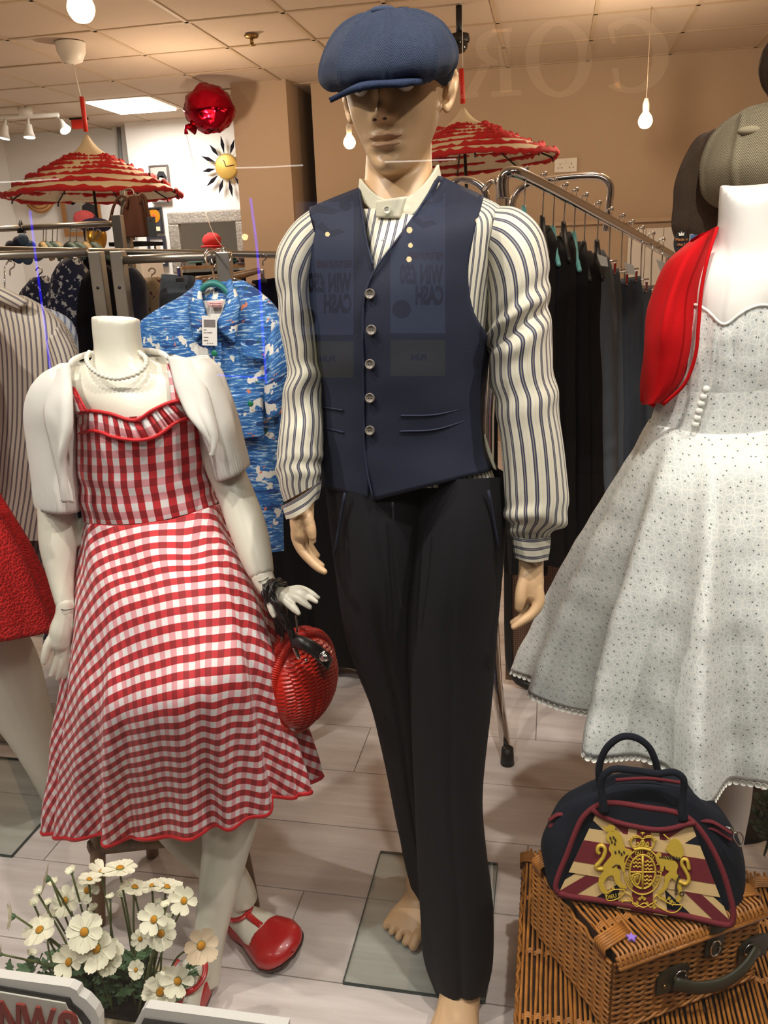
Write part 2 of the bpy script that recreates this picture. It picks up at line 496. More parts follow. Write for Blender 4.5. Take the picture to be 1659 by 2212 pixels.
# boxed skirting and a panelled cupboard front low on the back wall
struct('trim_3', *box_geo((.9, WB-.02, 1.73), (5.2, .04, .03), 0, .004), M_wall)
for i in range(9):
    boxo('panel_board', (.62+.13*i, WB-.03, 1.46), (.126, .02, .42), M_white, bpy.data.objects['wall_back'], bev=.002)
# suspended ceiling: bars with a board lying in every opening
TX, TY, X0, Y0 = .575, .63, .21-.575*10, 5.02-.63*6
cl = struct('ceiling', *box_geo((-1.5, 4.6, CEIL+.08), (9, 8, .04)), M_tile)
V_, F_ = box_geo((0, 0, 0), (TX-.02, TY-.02, .014), 0, .003)
tile_me = proto('ceiling_tile', V_, F_, M_tile, False)
for i in range(15):
    for j in range(11):
        cx_, cy_ = X0+TX*(i+.5), Y0+TY*(j+.5)
        if abs(cx_+3.57) < .4 and abs(cy_-7.22) < .4: continue          # the light panel lies here
        put('ceiling_tile', tile_me, cl, (cx_, cy_, CEIL+.012+random.uniform(0, .003)), (random.uniform(-.004, .004), random.uniform(-.004, .004), 0))
gs = [box_geo((X0+TX*i, 4.6, CEIL+.004), (.024, 7.6, .008)) for i in range(16)]+[box_geo((-1.5, Y0+TY*j, CEIL+.0035), (8.6, .024, .007)) for j in range(12)]
for g in gs: mk('ceiling_bar', *g, M_tbar, cl, smooth=False)
# lit ceiling panel
pl = thing('ceiling_light_panel', (-3.57, 7.22, CEIL), 'bright square white light panel set into the ceiling', 'light')
boxo('panel_frame', (-3.57, 7.22, CEIL+.02), (.60, .64, .03), M_tbar, pl)
boxo('diffuser', (-3.57, 7.22, CEIL-.002), (.53, .60, .02), mat('lit_diffuser', (255, 252, 246), .5, emit=9.), pl)

# ---------------------------------------------------------------- things on the ceiling
M_glow = mat('lit_bulb_glass', (255, 214, 150), .4, emit=22.)
def bulb(px, py, Y, rpx, label, cord_to=None):
    c = VY(px, py, Y); r = rpx*((c-CAM)@FW)/FPX
    t = thing('pendant_bulb', (c[0], c[1], c[2]-r), label, 'light bulb')
    mk('bulb_glass', *lathe_geo(cr([(0.001*r, -r), (r*.6, -r*.82), (r*.97, -r*.25), (r*.98, .2*r), (r*.75, r*.75), (r*.42, r*1.2), (r*.38, r*1.5)], 22), 28)[:2], M_glow, t)
    o = t.children[-1]; me = o.data
    for v in me.vertices: v.co += Vector([0, 0, r])+Vector([0, 0, 0])
    # lathe is made round the origin: move it to the bulb's own place
    for v in me.vertices: v.co += Vector([float(x) for x in ORG[t.name]])
    tube('bulb_holder', [c+(0, 0, r*1.4), c+(0, 0, r*2.2), c+(0, 0, r*3.0)], [r*.45, r*.5, r*.3], M_whitep, t)
    tube('cord', [c+(0, 0, r*2.9), (c[0], c[1], CEIL)], .002, M_wall, t, n=6)
    bulb_and_fill_light(c-np.array([0, 0, r*1.6]), 3., rad=.03)
    return t
bulb(175, 18, 3.9, 29, 'large glowing round bulb at the ceiling above the left parasol')
bulb(755, 308, 5.6, 13, 'glowing pendant bulb beside the male figure\'s face')
bulb(1394, 262, 5.6, 15, 'glowing pendant bulb in front of the back wall near the tweed caps')
# sprinkler, camera dome
c = VZ(543, 76, CEIL)
t = thing('sprinkler_head', c, 'small brass sprinkler nozzle under the ceiling board', 'sprinkler')
M_brass = mat('brass', (150, 120, 70), .35, 1.)
mk('rosette', *xf(lathe_geo([(.0, .0), (.045, -.002), (.04, -.012), (.012, -.018)], 20), frame(c, (1, 0, 0), (0, 1, 0))), M_brass, t)
tube('nozzle', [c-(0, 0, .01), c-(0, 0, .05)], .011, M_brass, t)
mk('deflector', *xf(lathe_geo([(0, -.05), (.022, -.052), (.022, -.056), (0, -.058)], 12), frame(c, (1, 0, 0), (0, 1, 0))), M_brass, t)
c = VY(992, 92, 5.2); c[2] = c[2]
t = thing('dome_camera', c, 'small black security dome camera near the blue cap', 'camera')
tube('stem', [(c[0], c[1], CEIL), c+(0, 0, .03)], .018, M_black, t)
mk('housing', *xf(lathe_geo([(0, .045), (.055, .04), (.06, .01), (.055, 0)], 20), frame(c, (1, 0, 0), (0, 1, 0))), M_black, t)
mk('dome', *xf(lathe_geo([(.05, .005), (.046, -.03), (.03, -.05), (0, -.058)], 20), frame(c, (1, 0, 0), (0, 1, 0))), mat('smoked_dome', (40, 38, 34), .08), t)
# track of spotlights
a = VZ(-60, 255, CEIL-.06); b = VZ(127, 248, CEIL-.06)
t = thing('track_light', (a+b)/2, 'white ceiling track with small spotlights at the far left', 'light')
d_ = (b-a)/np.linalg.norm(b-a)
tube('rail', [a, b], .018, M_whitep, t)
tube('canopy_mount', [(a+b)/2+(.1, 0, 0), (a+b)/2+(.1, 0, .06)], .06, M_whitep, t)
M_lampface = mat('lit_lamp_face', (255, 246, 226), .4, emit=8.)
for k, tip in ((.38, (-.03, -.02, -.17)), (.64, (.0, -.02, -.17)), (.97, (.09, -.04, -.13))):
    p = a+(b-a)*k; q = p+np.array(tip); ax = (q-p)/np.linalg.norm(q-p)
    sp = tube('spot_head', [p-(0, 0, .02), p+ax*.06, p+ax*.07, p+ax*.12, q], [.012, .012, .028, .034, .05], M_whitep, t, n=14)
    tube('lamp_face', [q, q+ax*.004], [.046, .044], M_lampface, sp, n=14)
# alarm beacon
c = VY(171, 263, 7.6)
t = thing('alarm_beacon', c, 'red and black alarm beacon under the far ceiling', 'alarm')
boxo('backplate', c+(0, .0, .035), (.15, .08, .04), M_black, t)
boxo('lens', c-(0, 0, .02), (.13, .07, .08), M_red, t, bev=.012)
tube('fixing_stem', [c+(0, 0, .05), (c[0], c[1], CEIL)], .012, M_black, t)

# ---------------------------------------------------------------- parasols
M_cream = mat('cream_parasol_cloth', (222, 208, 178), .85)
M_ruff = mat('red_ruffle', (196, 34, 36), .85, var=.25, vs=40)
def parasol(ax_top, Y, hw_px, h_px, label, tilt=0., yshift=0., rod=200):
    top = VY(ax_top[0], ax_top[1], Y); z = (top-CAM)@FW; k = z/FPX
    base = top-np.array([0, 0, h_px*k])
    t = thing('ruffled_parasol', base, label, 'parasol', None)
    R_ = Matrix.Rotation(tilt, 4, 'Y')
    A = np.array(Matrix.Translation(Vector([float(v) for v in top])) @ R_)
    s = hw_px*k
    H = h_px*k
    prof = [(.015, 0.), (.06, .12), (.13, .24), (.25, .36), (.40, .48), (.56, .61), (.72, .74), (.88, .88), (1.0, 1.0)]
    prof = cr([(r*s, -h*H) for r, h in prof], 26)
    P = np.array([[[r*(1+.012*math.cos(8*an)*(r/s))*math.cos(an), r*(1+.012*math.cos(8*an)*(r/s))*math.sin(an), zz] for an in np.linspace(0, 2*PI, 64, endpoint=False)] for r, zz in prof])
    V, F, _ = grid(P[::-1], True)
    can = mk('canopy', *xf((V, F), A), M_cream, t, solid=.003)
    for h in (.38, .45, .53, .62, .73, .86, 1.0):
        r = np.interp(-h*H, prof[::-1, 1], prof[::-1, 0])
        pts = []
        for i in range(120):
            an = 2*PI*i/120
            pts.append((r*1.012*math.cos(an), r*1.012*math.sin(an), -h*H+.008*math.sin(an*5+h*9)+random.uniform(-.006, .006)))
        pts = np.array(pts); rad = np.array([.0095+random.uniform(-.003, .004) for _ in pts])
        TP = tube_pts(np.vstack([pts, pts[:1]]), np.append(rad, rad[0]), 6, 1.5)
        mk('ruffle', *xf(grid(TP[:-1], True)[:2], A), M_ruff, t)
    for i in range(8):
        an = 2*PI*i/8+.2
        tube('rib', [np.array(A[:3, :3])@np.array([q*s*math.cos(an), q*s*math.sin(an), -H*(h+.02)])+A[:3, 3] for q, h in ((.02, .5), (.5, .62), (.97, 1.0), (.985, 1.07))], .005, M_black, t, n=5)
    dn = np.array(A[:3, :3])@np.array([0, 0, -1.])
    tube('tip', [top-dn*.02, top-dn*(75*k)], .014, M_red, t)
    tube('pole', [top, top+dn*rod*k], .009, M_black, t, n=8)
    return t, top
t, top = parasol((187, 292), 5.2, 187, 122, 'red ruffled cream parasol hung from the ceiling on the left', rod=300)
c = np.array([top[0]-.03, top[1], CEIL])
r = thing('ceiling_rose', c, 'white plastic ceiling rose holding the left parasol', 'ceiling rose')
mk('rose_cup', *xf(lathe_geo([(.09, 0), (.085, -.05), (.06, -.1), (.02, -.115), (0, -.116)], 24), frame(c, (1, 0, 0), (0, 1, 0))), M_whitep, r)
tube('flex', [c-(0, 0, .11), top+(0, 0, .15)], .005, M_whitep, r, n=6)
t, top = parasol((1000, 232), 5.0, 196, 112, 'red ruffled cream parasol behind the male figure\'s neck', tilt=-.04, rod=230)

tube('hanging_cord', [top+(0, 0, .2), (top[0], top[1], CEIL)], .002, M_whitep, t, n=5)
# ---------------------------------------------------------------- foil balloon
c = VY(452, 235, 6.3)
M_foil = mat('red_foil', (160, 14, 36), .14, 1.)
g = sphere_geo((0, 0, 0), 1., 40, 28)
V = g[0]; n_ = nz(V, 2.2, 3.); n2 = nz(V, 5.5, 9.)
V = V*(1+.10*n_+.07*np.round(n2*5)/5)[:, None]*np.array([.185, .14, .165])
th = .5
t = thing('foil_balloon', c-np.array([0, 0, .2]), 'shiny red foil balloon floating against the ceiling', 'balloon')
mk('envelope', V+c, g[1], M_foil, t)
kn = VY(401, 274, 6.25)
tube('neck', [c+(-.13, 0, -.12), kn, kn-(0, 0, .05)], [.05, .012, .016], M_foil, t, n=10)
ptube('ribbon', [(401, 285, 6.25, .6), (410, 320, 6.2, .6), (440, 445, 5.6, .6), (470, 520, 5.2, .6), (520, 565, 5., .6)], mat('pale_ribbon', (214, 190, 180), .6), t, n=5)

# ---------------------------------------------------------------- wall clock, frames, mirror on the white wall
WY = 8.02
c = VY(490, 360, WY-.05)
t = thing('sunburst_clock', c, 'gold faced sunburst clock with dark pointed rays on the white wall', 'clock')
M_gold = mat('clock_gold', (190, 152, 72), .5, .4)
Fr = frame(c, (1, 0, 0), (0, 0, 1), (0, -1, 0))
mk('dial', *xf(lathe_geo([(0, .022), (.10, .02), (.112, .012), (.115, 0), (.0, 0)], 36), Fr), M_gold, t)
M_ray = mat('dark_walnut', (24, 20, 24), .9, spec=.1)
for i in range(12):
    a = PI/6*i+.12; R1, R2 = .118, .27 if i % 2 else .25
    P = [(R1*math.cos(a), R1*math.sin(a), .0), ((R1+R2)*.5*math.cos(a)+.017*math.sin(a), (R1+R2)*.5*math.sin(a)-.017*math.cos(a), 0), (R2*math.cos(a), R2*math.sin(a), 0), ((R1+R2)*.5*math.cos(a)-.017*math.sin(a), (R1+R2)*.5*math.sin(a)+.017*math.cos(a), 0)]
    mk('ray', *xf(prism_geo(P, (0, 0, .01)), Fr), M_ray, t, smooth=False)
    b_ = a+PI/12
    tube('wire_ray', [xf((np.array([[.115*math.cos(b_), .115*math.sin(b_), .004]]), []), Fr)[0][0], xf((np.array([[.185*math.cos(b_), .185*math.sin(b_), .004]]), []), Fr)[0][0]], .002, M_gold, t, n=5)
for a, L in ((1.9, .06), (.1, .085)):
    tube('hand', [c+(0, -.025, 0), c+np.array([L*math.cos(a), -.025, L*math.sin(a)])], .003, M_ray, t, n=5)
def framed(x0, y0, x1, y1, Y, label, fcol, mat_col, fw, cat='picture'):
    """frame on a wall from its pixel corners; returns thing, centre, size"""
    a = VY(x0, y0, Y); b = VY(x1, y1, Y); c = (a+b)/2; W = abs(b[0]-a[0]); H = abs(a[2]-b[2])
    t = thing('picture_frame' if cat == 'picture' else cat, (c[0], Y, c[2]-H/2), label, cat)
    fm = mat(label[:12]+'_frame', fcol, .5)
    boxo('backing', (c[0], Y, c[2]), (W-fw, .012, H-fw), mat(label[:12]+'_mount', mat_col, .7), t)
    for dx, dz, w_, h_ in ((0, H/2-fw/2, W, fw), (0, -H/2+fw/2, W, fw), (-W/2+fw/2, 0, fw, H-2*fw), (W/2-fw/2, 0, fw, H-2*fw)):
        boxo('frame_bar', (c[0]+dx, Y-.005, c[2]+dz), (w_, .03, h_), fm, t)
    return t, c, W, H
def disc(name, c, r, m_, t, sx=1., sz=1., n=24, dy=-.008):
    P = [(c[0]+r*sx*math.cos(2*PI*i/n), c[1]+dy, c[2]+r*sz*math.sin(2*PI*i/n)) for i in range(n)]
    return mk(name, *prism_geo(P, (0, -.003, 0)), m_, t, smooth=False)
def poly2(name, c, pts, m_, t, dy=-.008, th=.003):
    P = [(c[0]+x, c[1]+dy, c[2]+z) for x, z in pts]
    return mk(name, *prism_geo(P, (0, -th, 0)), m_, t, smooth=False)
M_ink = mat('print_black', (26, 24, 26), .6); M_pgrey = mat('print_grey', (140, 132, 126), .6)
M_pskin = mat('print_skin', (196, 178, 160), .6); M_pred = mat('print_red', (204, 60, 44), .6)
t, c, W, H = framed(322, 358, 371, 437, WY-.03, 'grey poster portrait with black hair on the white wall', (96, 88, 84), (172, 160, 152), .012)
poly2('print_hair', c, [(-.02, .0), (-.03, .07), (.0, .115), (.05, .11), (.075, .06), (.07, .0), (.05, .05), (.0, .06)], M_ink, t)
disc('print_face', c+(.02, 0, .02), .045, M_pskin, t, 1., 1.2)
poly2('print_suit', c, [(-.1, -.17), (-.09, -.08), (-.03, -.05), (.05, -.05), (.1, -.1), (.1, -.17)], M_pgrey, t)
poly2('print_patch', c, [(.04, -.16), (.05, -.08), (.1, -.06), (.1, -.16)], M_pred, t, dy=-.012)
t, c, W, H = framed(314, 449, 355, 503, WY-.03, 'black framed gold record hanging below the grey poster', (30, 28, 34), (46, 44, 52), .016)
disc('gold_record', c+(.0, 0, .04), .065, mat('record_gold', (222, 150, 44), .35, .5), t)
disc('record_label', c+(.0, 0, .04), .02, mat('record_label', (226, 90, 40), .5), t, dy=-.012)
poly2('plaque', c, [(-.05, -.1), (.05, -.1), (.05, -.06), (-.05, -.06)], mat('plaque_cream', (224, 208, 170), .5), t)
t, c, W, H = framed(318, 511, 364, 575, WY-.03, 'dark framed pencil portrait low on the white wall', (44, 42, 54), (226, 222, 218), .026)
for px_, r_, mm in ((.0, .03, M_pgrey), (-.012, .018, M_ink), (.014, .022, M_pskin)):
    disc('print_head', c+(px_, 0, .04), r_, mm, t, 1., 1.25, dy=-.008-abs(px_)*.2)
poly2('print_shoulders', c, [(-.05, -.1), (-.04, -.02), (.0, .0), (.04, -.02), (.055, -.1)], M_pgrey, t)
# ornate mirror
a = VY(364, 460, WY-.03); b = VY(545, 610, WY-.03)
t = thing('wall_mirror', ((a[0]+b[0])/2, WY-.03, b[2]), 'wide mirror in an ornate tarnished silver frame', 'mirror')
M_orn = NT('tarnished_silver'); kk = M_orn.noise(55, 5., None, .7)
M_orn.col(M_orn.mix(kk, lin((70, 62, 56)), lin((206, 196, 182)))); M_orn.bump(kk, .8, .01); M_orn = M_orn.fin(.45, .6)
cx_, cz_ = (a[0]+b[0])/2, (a[2]+b[2])/2; W, H = b[0]-a[0], a[2]-b[2]; fw = .11
for dx, dz, w_, h_ in ((0, H/2-fw/2, W, fw), (0, -H/2+fw/2, W, fw), (-W/2+fw/2, 0, fw, H-2*fw), (W/2-fw/2, 0, fw, H-2*fw)):
    boxo('frame_bar', (cx_+dx, WY-.05, cz_+dz), (w_, .05, h_), M_orn, t, bev=.012)
boxo('mirror_glass', (cx_, WY-.035, cz_), (W-fw, .01, H-fw), mat('silvered_glass', (200, 205, 205), .03, 1.), t)
# socket
c = VY(1222, 357, WB-.012)
t = thing('wall_socket', c, 'white double wall socket above the chrome rail', 'socket')
boxo('faceplate', c, (.17, .02, .10), M_whitep, t, bev=.006)
for dx in (-.042, .042):
    boxo('rocker', c+(dx*.35, -.012, .026), (.02, .008, .03), M_whitep, t)
    for q in ((0, .008), (-.013, -.018), (.013, -.018)):
        boxo('socket_slot', c+(dx+q[0], -.0105, q[1]), (.006, .002, .009), M_black, t, bev=.0005)
# conduit beside the white wall
tube('pipe', [VY(256, 275, 8.25), VY(266, 420, 8.25), VY(275, 560, 8.25)], .02, mat('grey_conduit', (140, 138, 136), .5), bpy.data.objects['wall_rear_far'])
# ================================================================ the male figure
M_flesh = mat('tan_figure_paint', (214, 176, 134), .42, var=.05, vs=8)
M_shirt = m_stripes('shirt_ticking_stripe', 1.0)
M_cuff = m_stripes('cuff_ticking_stripe', .016)
M_band = mat('cream_collar_cotton', (214, 208, 184), .7, bump=.1, bs=120)
M_vest = mat('navy_twill', (26, 32, 54), .8, var=.12, vs=900, bump=.12, bs=1500)
M_trou = mat('dark_navy_wool', (23, 23, 28), .85, var=.15, vs=500, bump=.1, bs=1200, spec=.3)
M_welt = mat('vest_edge', (32, 40, 64), .7)
M_btn = mat('grey_horn_button', (112, 104, 96), .3)
man = thing('male_mannequin', VZ(930, 2010, .012), 'tan male mannequin in blue tweed cap, striped shirt and navy waistcoat', 'mannequin')
MY = 1.42
# --- trousers
front = [(880, 1040, 1090, 1030, 1.42, .10, .10, 0), (880, 1150, 1092, 1140, 1.42, .115, .11, 0), (872, 1280, 1084, 1270, 1.415, .115, .11, 0), (868, 1380, 1072, 1380, 1.41, .105, .10, 0), (880, 1500, 1060, 1500, 1.405, .095, .09, 0),
         (890, 1620, 1050, 1620, 1.40, .085, .085, 0), (898, 1740, 1044, 1740, 1.395, .08, .08, 0), (903, 1850, 1052, 1850, 1.39, .08, .08, 0), (910, 1980, 1067, 1980, 1.385, .08, .08, 0), (918, 2080, 1063, 2090, 1.38, .078, .078, 0), (945, 2160, 1048, 2150, 1.37, .07, .075, 6)]
rear = [(700, 1040, 940, 1030, 1.42, .10, .10, 0), (714, 1180, 920, 1180, 1.425, .115, .11, 0), (736, 1310, 900, 1310, 1.43, .115, .11, 0), (768, 1430, 905, 1440, 1.45, .10, .10, 0), (800, 1520, 912, 1530, 1.475, .09, .09, 0),
        (820, 1610, 920, 1620, 1.50, .08, .085, 0), (845, 1730, 925, 1740, 1.535, .07, .075, 0), (868, 1840, 940, 1850, 1.565, .066, .07, 0), (884, 1900, 950, 1905, 1.585, .062, .066, 0), (896, 1945, 958, 1950, 1.60, .058, .062, 4)]
def crease(amp, wr, seed):
    def d(TH, T, P):
        c = amp*np.exp(-((TH-PI/2)/.10)**2)*np.clip(T*3-.2, 0, 1)
        f = wr*np.sin(3*TH+9*T+seed)*np.exp(-((T-.42)/.22)**2)+wr*.7*np.sin(5*TH-14*T+seed)*np.exp(-((T-.93)/.1)**2)
        return c+f+.004*nz(P*np.array([1, 1, .5]), 7., seed)
    return d
tr = shell('trousers', front, M_trou, man, m=60, n=72, disp=crease(.007, .004, 1.))
tag(tr, 'dark navy wool trousers with pressed creases')
tl = shell('trouser_leg', rear, M_trou, tr, m=60, n=72, disp=crease(.007, .005, 4.))
sheet('fly_seam', [(846, 1085, 1.30), (852, 1200, 1.30), (866, 1320, 1.31)], [(850, 1085, 1.30), (856, 1200, 1.30), (870, 1320, 1.31)], M_trou, tr, m=3)
for A in ([(745, 1065, 1.33), (722, 1200, 1.345)], [(1055, 1060, 1.33), (1078, 1190, 1.35)]):
    ptube('pocket_welt', [(a[0], a[1], a[2]-.004, 3) for a in A], M_vest, tr, n=6, res=8)
# --- shirt body
torso = [(774, 420, 952, 390, 1.425, .068, .07, 66), (715, 434, 1045, 418, 1.42, .082, .085, 54), (662, 462, 1095, 450, 1.42, .096, .10, 34), (640, 540, 1090, 530, 1.42, .112, .11, 6), (650, 640, 1070, 630, 1.42, .122, .115, 0), (668, 740, 1056, 735, 1.42, .122, .11, 0),
         (686, 860, 1044, 860, 1.42, .112, .10, 0), (694, 960, 1048, 955, 1.42, .106, .10, 0), (698, 1060, 1080, 1050, 1.42, .108, .105, 0)]
T_in = [(r[0]+6, r[1]+(6 if k < 3 else 0), r[2]-6, r[3]+(6 if k < 3 else 0), r[4], r[5]-(.008 if k > 2 else .014), r[6]-.012, r[7]) for k, r in enumerate(torso)]
sh = shell('shirt', T_in, M_shirt, man, m=60, n=96, U=74)
tag(sh, 'cream shirt with navy ticking stripes')
# --- sleeves
def sleeve(name, rows, U, wrink, seed, V=1.):
    def d(TH, T, P):
        a = np.zeros_like(T); w = nz(P*np.array([1.6, 1, 1]), 11., seed+3.)
        for c, wd, amp, fr, ph in wrink:
            a += amp*np.exp(-((T-c)/wd)**2)*np.sin(fr*T*2*PI+ph+1.6*np.sin(TH+ph)+3.2*w)*(.4+.6*np.sin(TH*1.+ph)**2)
        return a+.006*nz(P*np.array([1, 1, .6]), 9., seed)
    return shell(name, rows, M_shirt, sh, m=120, n=84, U=U, disp=d)
sleeve('sleeve', [(668, 454, 690, 560, 1.42, .06, .06, 0), (642, 474, 680, 585, 1.42, .072, .07, 0), (617, 506, 676, 612, 1.42, .08, .078, 0), (600, 545, 676, 640, 1.42, .08, .078, 0), (597, 620, 682, 680, 1.42, .078, .075, 0), (606, 705, 690, 730, 1.42, .073, .07, 0), (620, 785, 695, 792, 1.415, .068, .066, 0), (614, 850, 697, 850, 1.405, .064, .062, 0), (606, 905, 697, 895, 1.395, .062, .06, 0),
                  (602, 960, 695, 950, 1.38, .06, .058, 0), (598, 1010, 692, 1000, 1.37, .056, .055, 0), (605, 1052, 688, 1030, 1.36, .046, .046, 0), (614, 1084, 686, 1045, 1.358, .042, .042, 0)],
       19, [(.62, .12, .0055, 6, 0.), (.9, .05, .003, 11, 1.), (.3, .12, .003, 4, 2.)], 2.)
sleeve('sleeve', [(1046, 575, 1072, 450, 1.42, .06, .06, 0), (1046, 600, 1110, 452, 1.42, .07, .068, 0), (1048, 630, 1148, 474, 1.42, .08, .078, 0), (1050, 662, 1173, 508, 1.42, .086, .084, 0), (1050, 700, 1186, 560, 1.418, .087, .084, 0), (1053, 760, 1192, 680, 1.412, .085, .08, 0), (1064, 840, 1202, 810, 1.405, .08, .076, 0), (1080, 930, 1212, 920, 1.40, .076, .072, 0),
                  (1090, 1020, 1222, 1020, 1.395, .072, .07, 0), (1092, 1090, 1228, 1090, 1.39, .07, .07, 0), (1094, 1125, 1222, 1130, 1.385, .066, .066, 0), (1104, 1150, 1196, 1150, 1.385, .045, .05, 0), (1108, 1165, 1188, 1165, 1.385, .04, .042, 0)],
       21, [(.33, .09, .0085, 9, 0.), (.5, .12, .004, 6, 1.), (.94, .05, .005, 14, 2.)], 6.)
def cuff(rows): return shell('cuff', rows, M_cuff, sh, m=10, n=48, uvfix=lambda u, v, P: (v, u), disp=lambda TH, T, P: .0015*np.sin(3*TH))
cuff([(610, 1092, 690, 1040, 1.355, .048, .05, 5), (614, 1110, 688, 1062, 1.353, .047, .05, 7), (618, 1122, 684, 1080, 1.35, .046, .048, 8)])
cuff([(1105, 1160, 1190, 1160, 1.385, .05, .05, 4), (1108, 1185, 1188, 1186, 1.385, .048, .05, 6), (1112, 1206, 1184, 1210, 1.385, .046, .048, 6)])
# --- collar band
cb = shell('collar_band', [(779, 386, 945, 356, 1.425, .064, .068, 62), (775, 422, 952, 392, 1.425, .074, .078, 70)], M_band, sh, m=8, n=64, solid=.004)
sheet('collar_tab', [(812, 434, 1.345), (814, 470, 1.342)], [(880, 424, 1.348), (864, 472, 1.343)], M_band, cb, n=8, m=8, bulge=.003, solid=.004)
def button(parent, px, py, Y, r, m_, name='button'):
    c = VY(px, py, Y)
    A = frame(c, (1, 0, 0), (0, .12, 1), (0, -1, .12))
    b = mk(name, *xf(join(lathe_geo([(0, .0012), (r*.7, .0012), (r*.78, .0024), (r*.95, .0022), (r, .0008), (r, -.001), (0, -.001)], 20)), A)[:2], m_, parent)
    for dx in (-.22, .22):
        mk('thread_hole', *xf(lathe_geo([(0, .0016), (r*.13, .0016), (r*.13, .001)], 8), A @ np.array([[1, 0, 0, dx*r], [0, 1, 0, 0], [0, 0, 1, 0], [0, 0, 0, 1.]]))[:2], M_black, parent)
    return b
M_pearl = mat('pearl_button', (224, 220, 200), .25)
button(sh, 836, 454, 1.335, .0062, M_pearl, 'collar_button')
button(sh, 828, 524, 1.314, .005, M_pearl, 'shirt_button')
# --- waistcoat: two front panels and a back, lying on the shirt
TR = cr(torso, 240)
def on_torso(px, py, off):
    j = np.argmin(np.abs((TR[:, 1]+TR[:, 3])/2+TR[:, 7]*(1-np.clip((px-(TR[:, 0]+TR[:, 2])/2)/((TR[:, 2]-TR[:, 0])/2), -1, 1)**2)-py)); Lx, Ly, Rx, Ry, Yc, Df, Db, dr = TR[j]
    s = np.clip((px-(Lx+Rx)/2)/((Rx-Lx)/2), -1, 1)
    return Yc-(Df+off)*math.sqrt(max(0., 1-s*s)), Yc+(Db+off)*math.sqrt(max(0., 1-s*s))
def vest_panel(name, A, B, off=.006, n=70, m=26, seed=0.):
    A = cr(A, n); B = cr(B, n); P = np.zeros((n, m, 3))
    for j in range(n):
        for i in range(m):
            q = A[j]+(B[j]-A[j])*i/(m-1); P[j, i] = VY(q[0], q[1], on_torso(q[0], q[1], off)[0])
    for _ in range(3):                                   # smooth the depth
        P[1:-1, 1:-1] = (P[1:-1, 1:-1]*2+P[:-2, 1:-1]+P[2:, 1:-1]+P[1:-1, :-2]+P[1:-1, 2:])/6
    P = P+normals(P, False)*(.0025*nz(P, 12., seed)+.0025*nz(P*np.array([1, 1, 3]), 6., seed+5))[:, :, None]
    V, F, U = grid(P)
    return mk(name, V, F, M_vest, man, uv=U, solid=.004), P
# left of the picture: outer edge = armhole, inner edge = neckline then front edge
vl, PL = vest_panel('waistcoat', [(670, 448), (660, 500), (660, 580), (664, 700), (680, 800), (688, 870), (692, 960), (692, 1050)],
                    [(776, 408), (784, 470), (794, 530), (806, 572), (804, 700), (802, 850), (800, 980), (796, 1078)], seed=1.)
tag(vl, 'navy waistcoat with five grey buttons')
def vchild(o): o.parent = vl; o.matrix_parent_inverse = Matrix.Identity(4); return o
vr, PR = vest_panel('front_panel', [(948, 380), (906, 450), (856, 520), (812, 580), (786, 640), (786, 850), (788, 980), (806, 1082)],
                    [(1044, 428), (1024, 500), (1010, 590), (1020, 670), (1054, 742), (1042, 880), (1046, 960), (1076, 1012)], off=.010, seed=3.)
vchild(vr)
# back of the waistcoat
rb = [r for r in torso if r[1] > 400]
th_ = np.linspace(PI, 2*PI, 30); RB = cr(rb, 40)
P = np.zeros((40, 30, 3))
for j in range(40):
    Lx, Ly, Rx, Ry, Yc, Df, Db, dr = RB[j]
    for i in range(30):
        t_ = (math.cos(th_[i])+1)/2; b = VY(Lx+22+(Rx-Lx-44)*t_, Ly+(Ry-Ly)*t_, Yc); b[1] += (Db+.008)*abs(math.sin(th_[i])); P[j, i] = b
V, F, U = grid(P); vchild(mk('back_panel', V, F, M_vest, man, uv=U, solid=.004))
# neckline and armhole edges, pockets
def vtrim(name, pts, r=2.2, off=.0115):
    q = cr(pts, 40)
    path = np.array([VY(a, b, on_torso(a, b, off)[0]) for a, b in q])
    for _ in range(2): path[1:-1] = (path[1:-1]*2+path[:-2]+path[2:])/4
    return tube(name, path, r*.0008, M_welt, vl, n=6)
vtrim('neck_edge', [(776, 410), (784, 470), (794, 530), (806, 572)])
vtrim('neck_edge', [(948, 382), (906, 450), (856, 520), (812, 580), (787, 640), (786, 850), (790, 1000), (806, 1080)], off=.015)
for pts in ([(690, 878), (740, 886)], [(694, 922), (742, 934)], [(866, 898), (940, 896), (1010, 880)], [(864, 932), (940, 928), (1014, 906)]):
    vtrim('pocket_edge', pts, 1.8, .0125)
for py in (635, 713, 787, 860, 930):
    px = 799 if py != 713 else 802
    button(vl, px, py, on_torso(px, py, .0165)[0], .0082, M_btn)
# shirt tail peeping below the waistcoat at the side
sheet('shirt_tail', [(1045, 940, 1.40), (1052, 975, 1.39), (1066, 1012, 1.385)], [(1048, 938, 1.40), (1060, 975, 1.39), (1073, 1016, 1.385)], M_band, sh, m=4, n=12)

A_ = [(a_, b_, on_torso(a_, b_, -.003)[0]) for a_, b_ in ((784, 452), (796, 520), (806, 590))]; B_ = [(a_, b_, on_torso(a_, b_, -.003)[0]) for a_, b_ in ((908, 446), (864, 520), (814, 590))]
sheet('shirt_front', A_, B_, m_stripes('shirt_front_stripe', .0125), sh, n=24, m=14, bulge=.006, solid=.001)
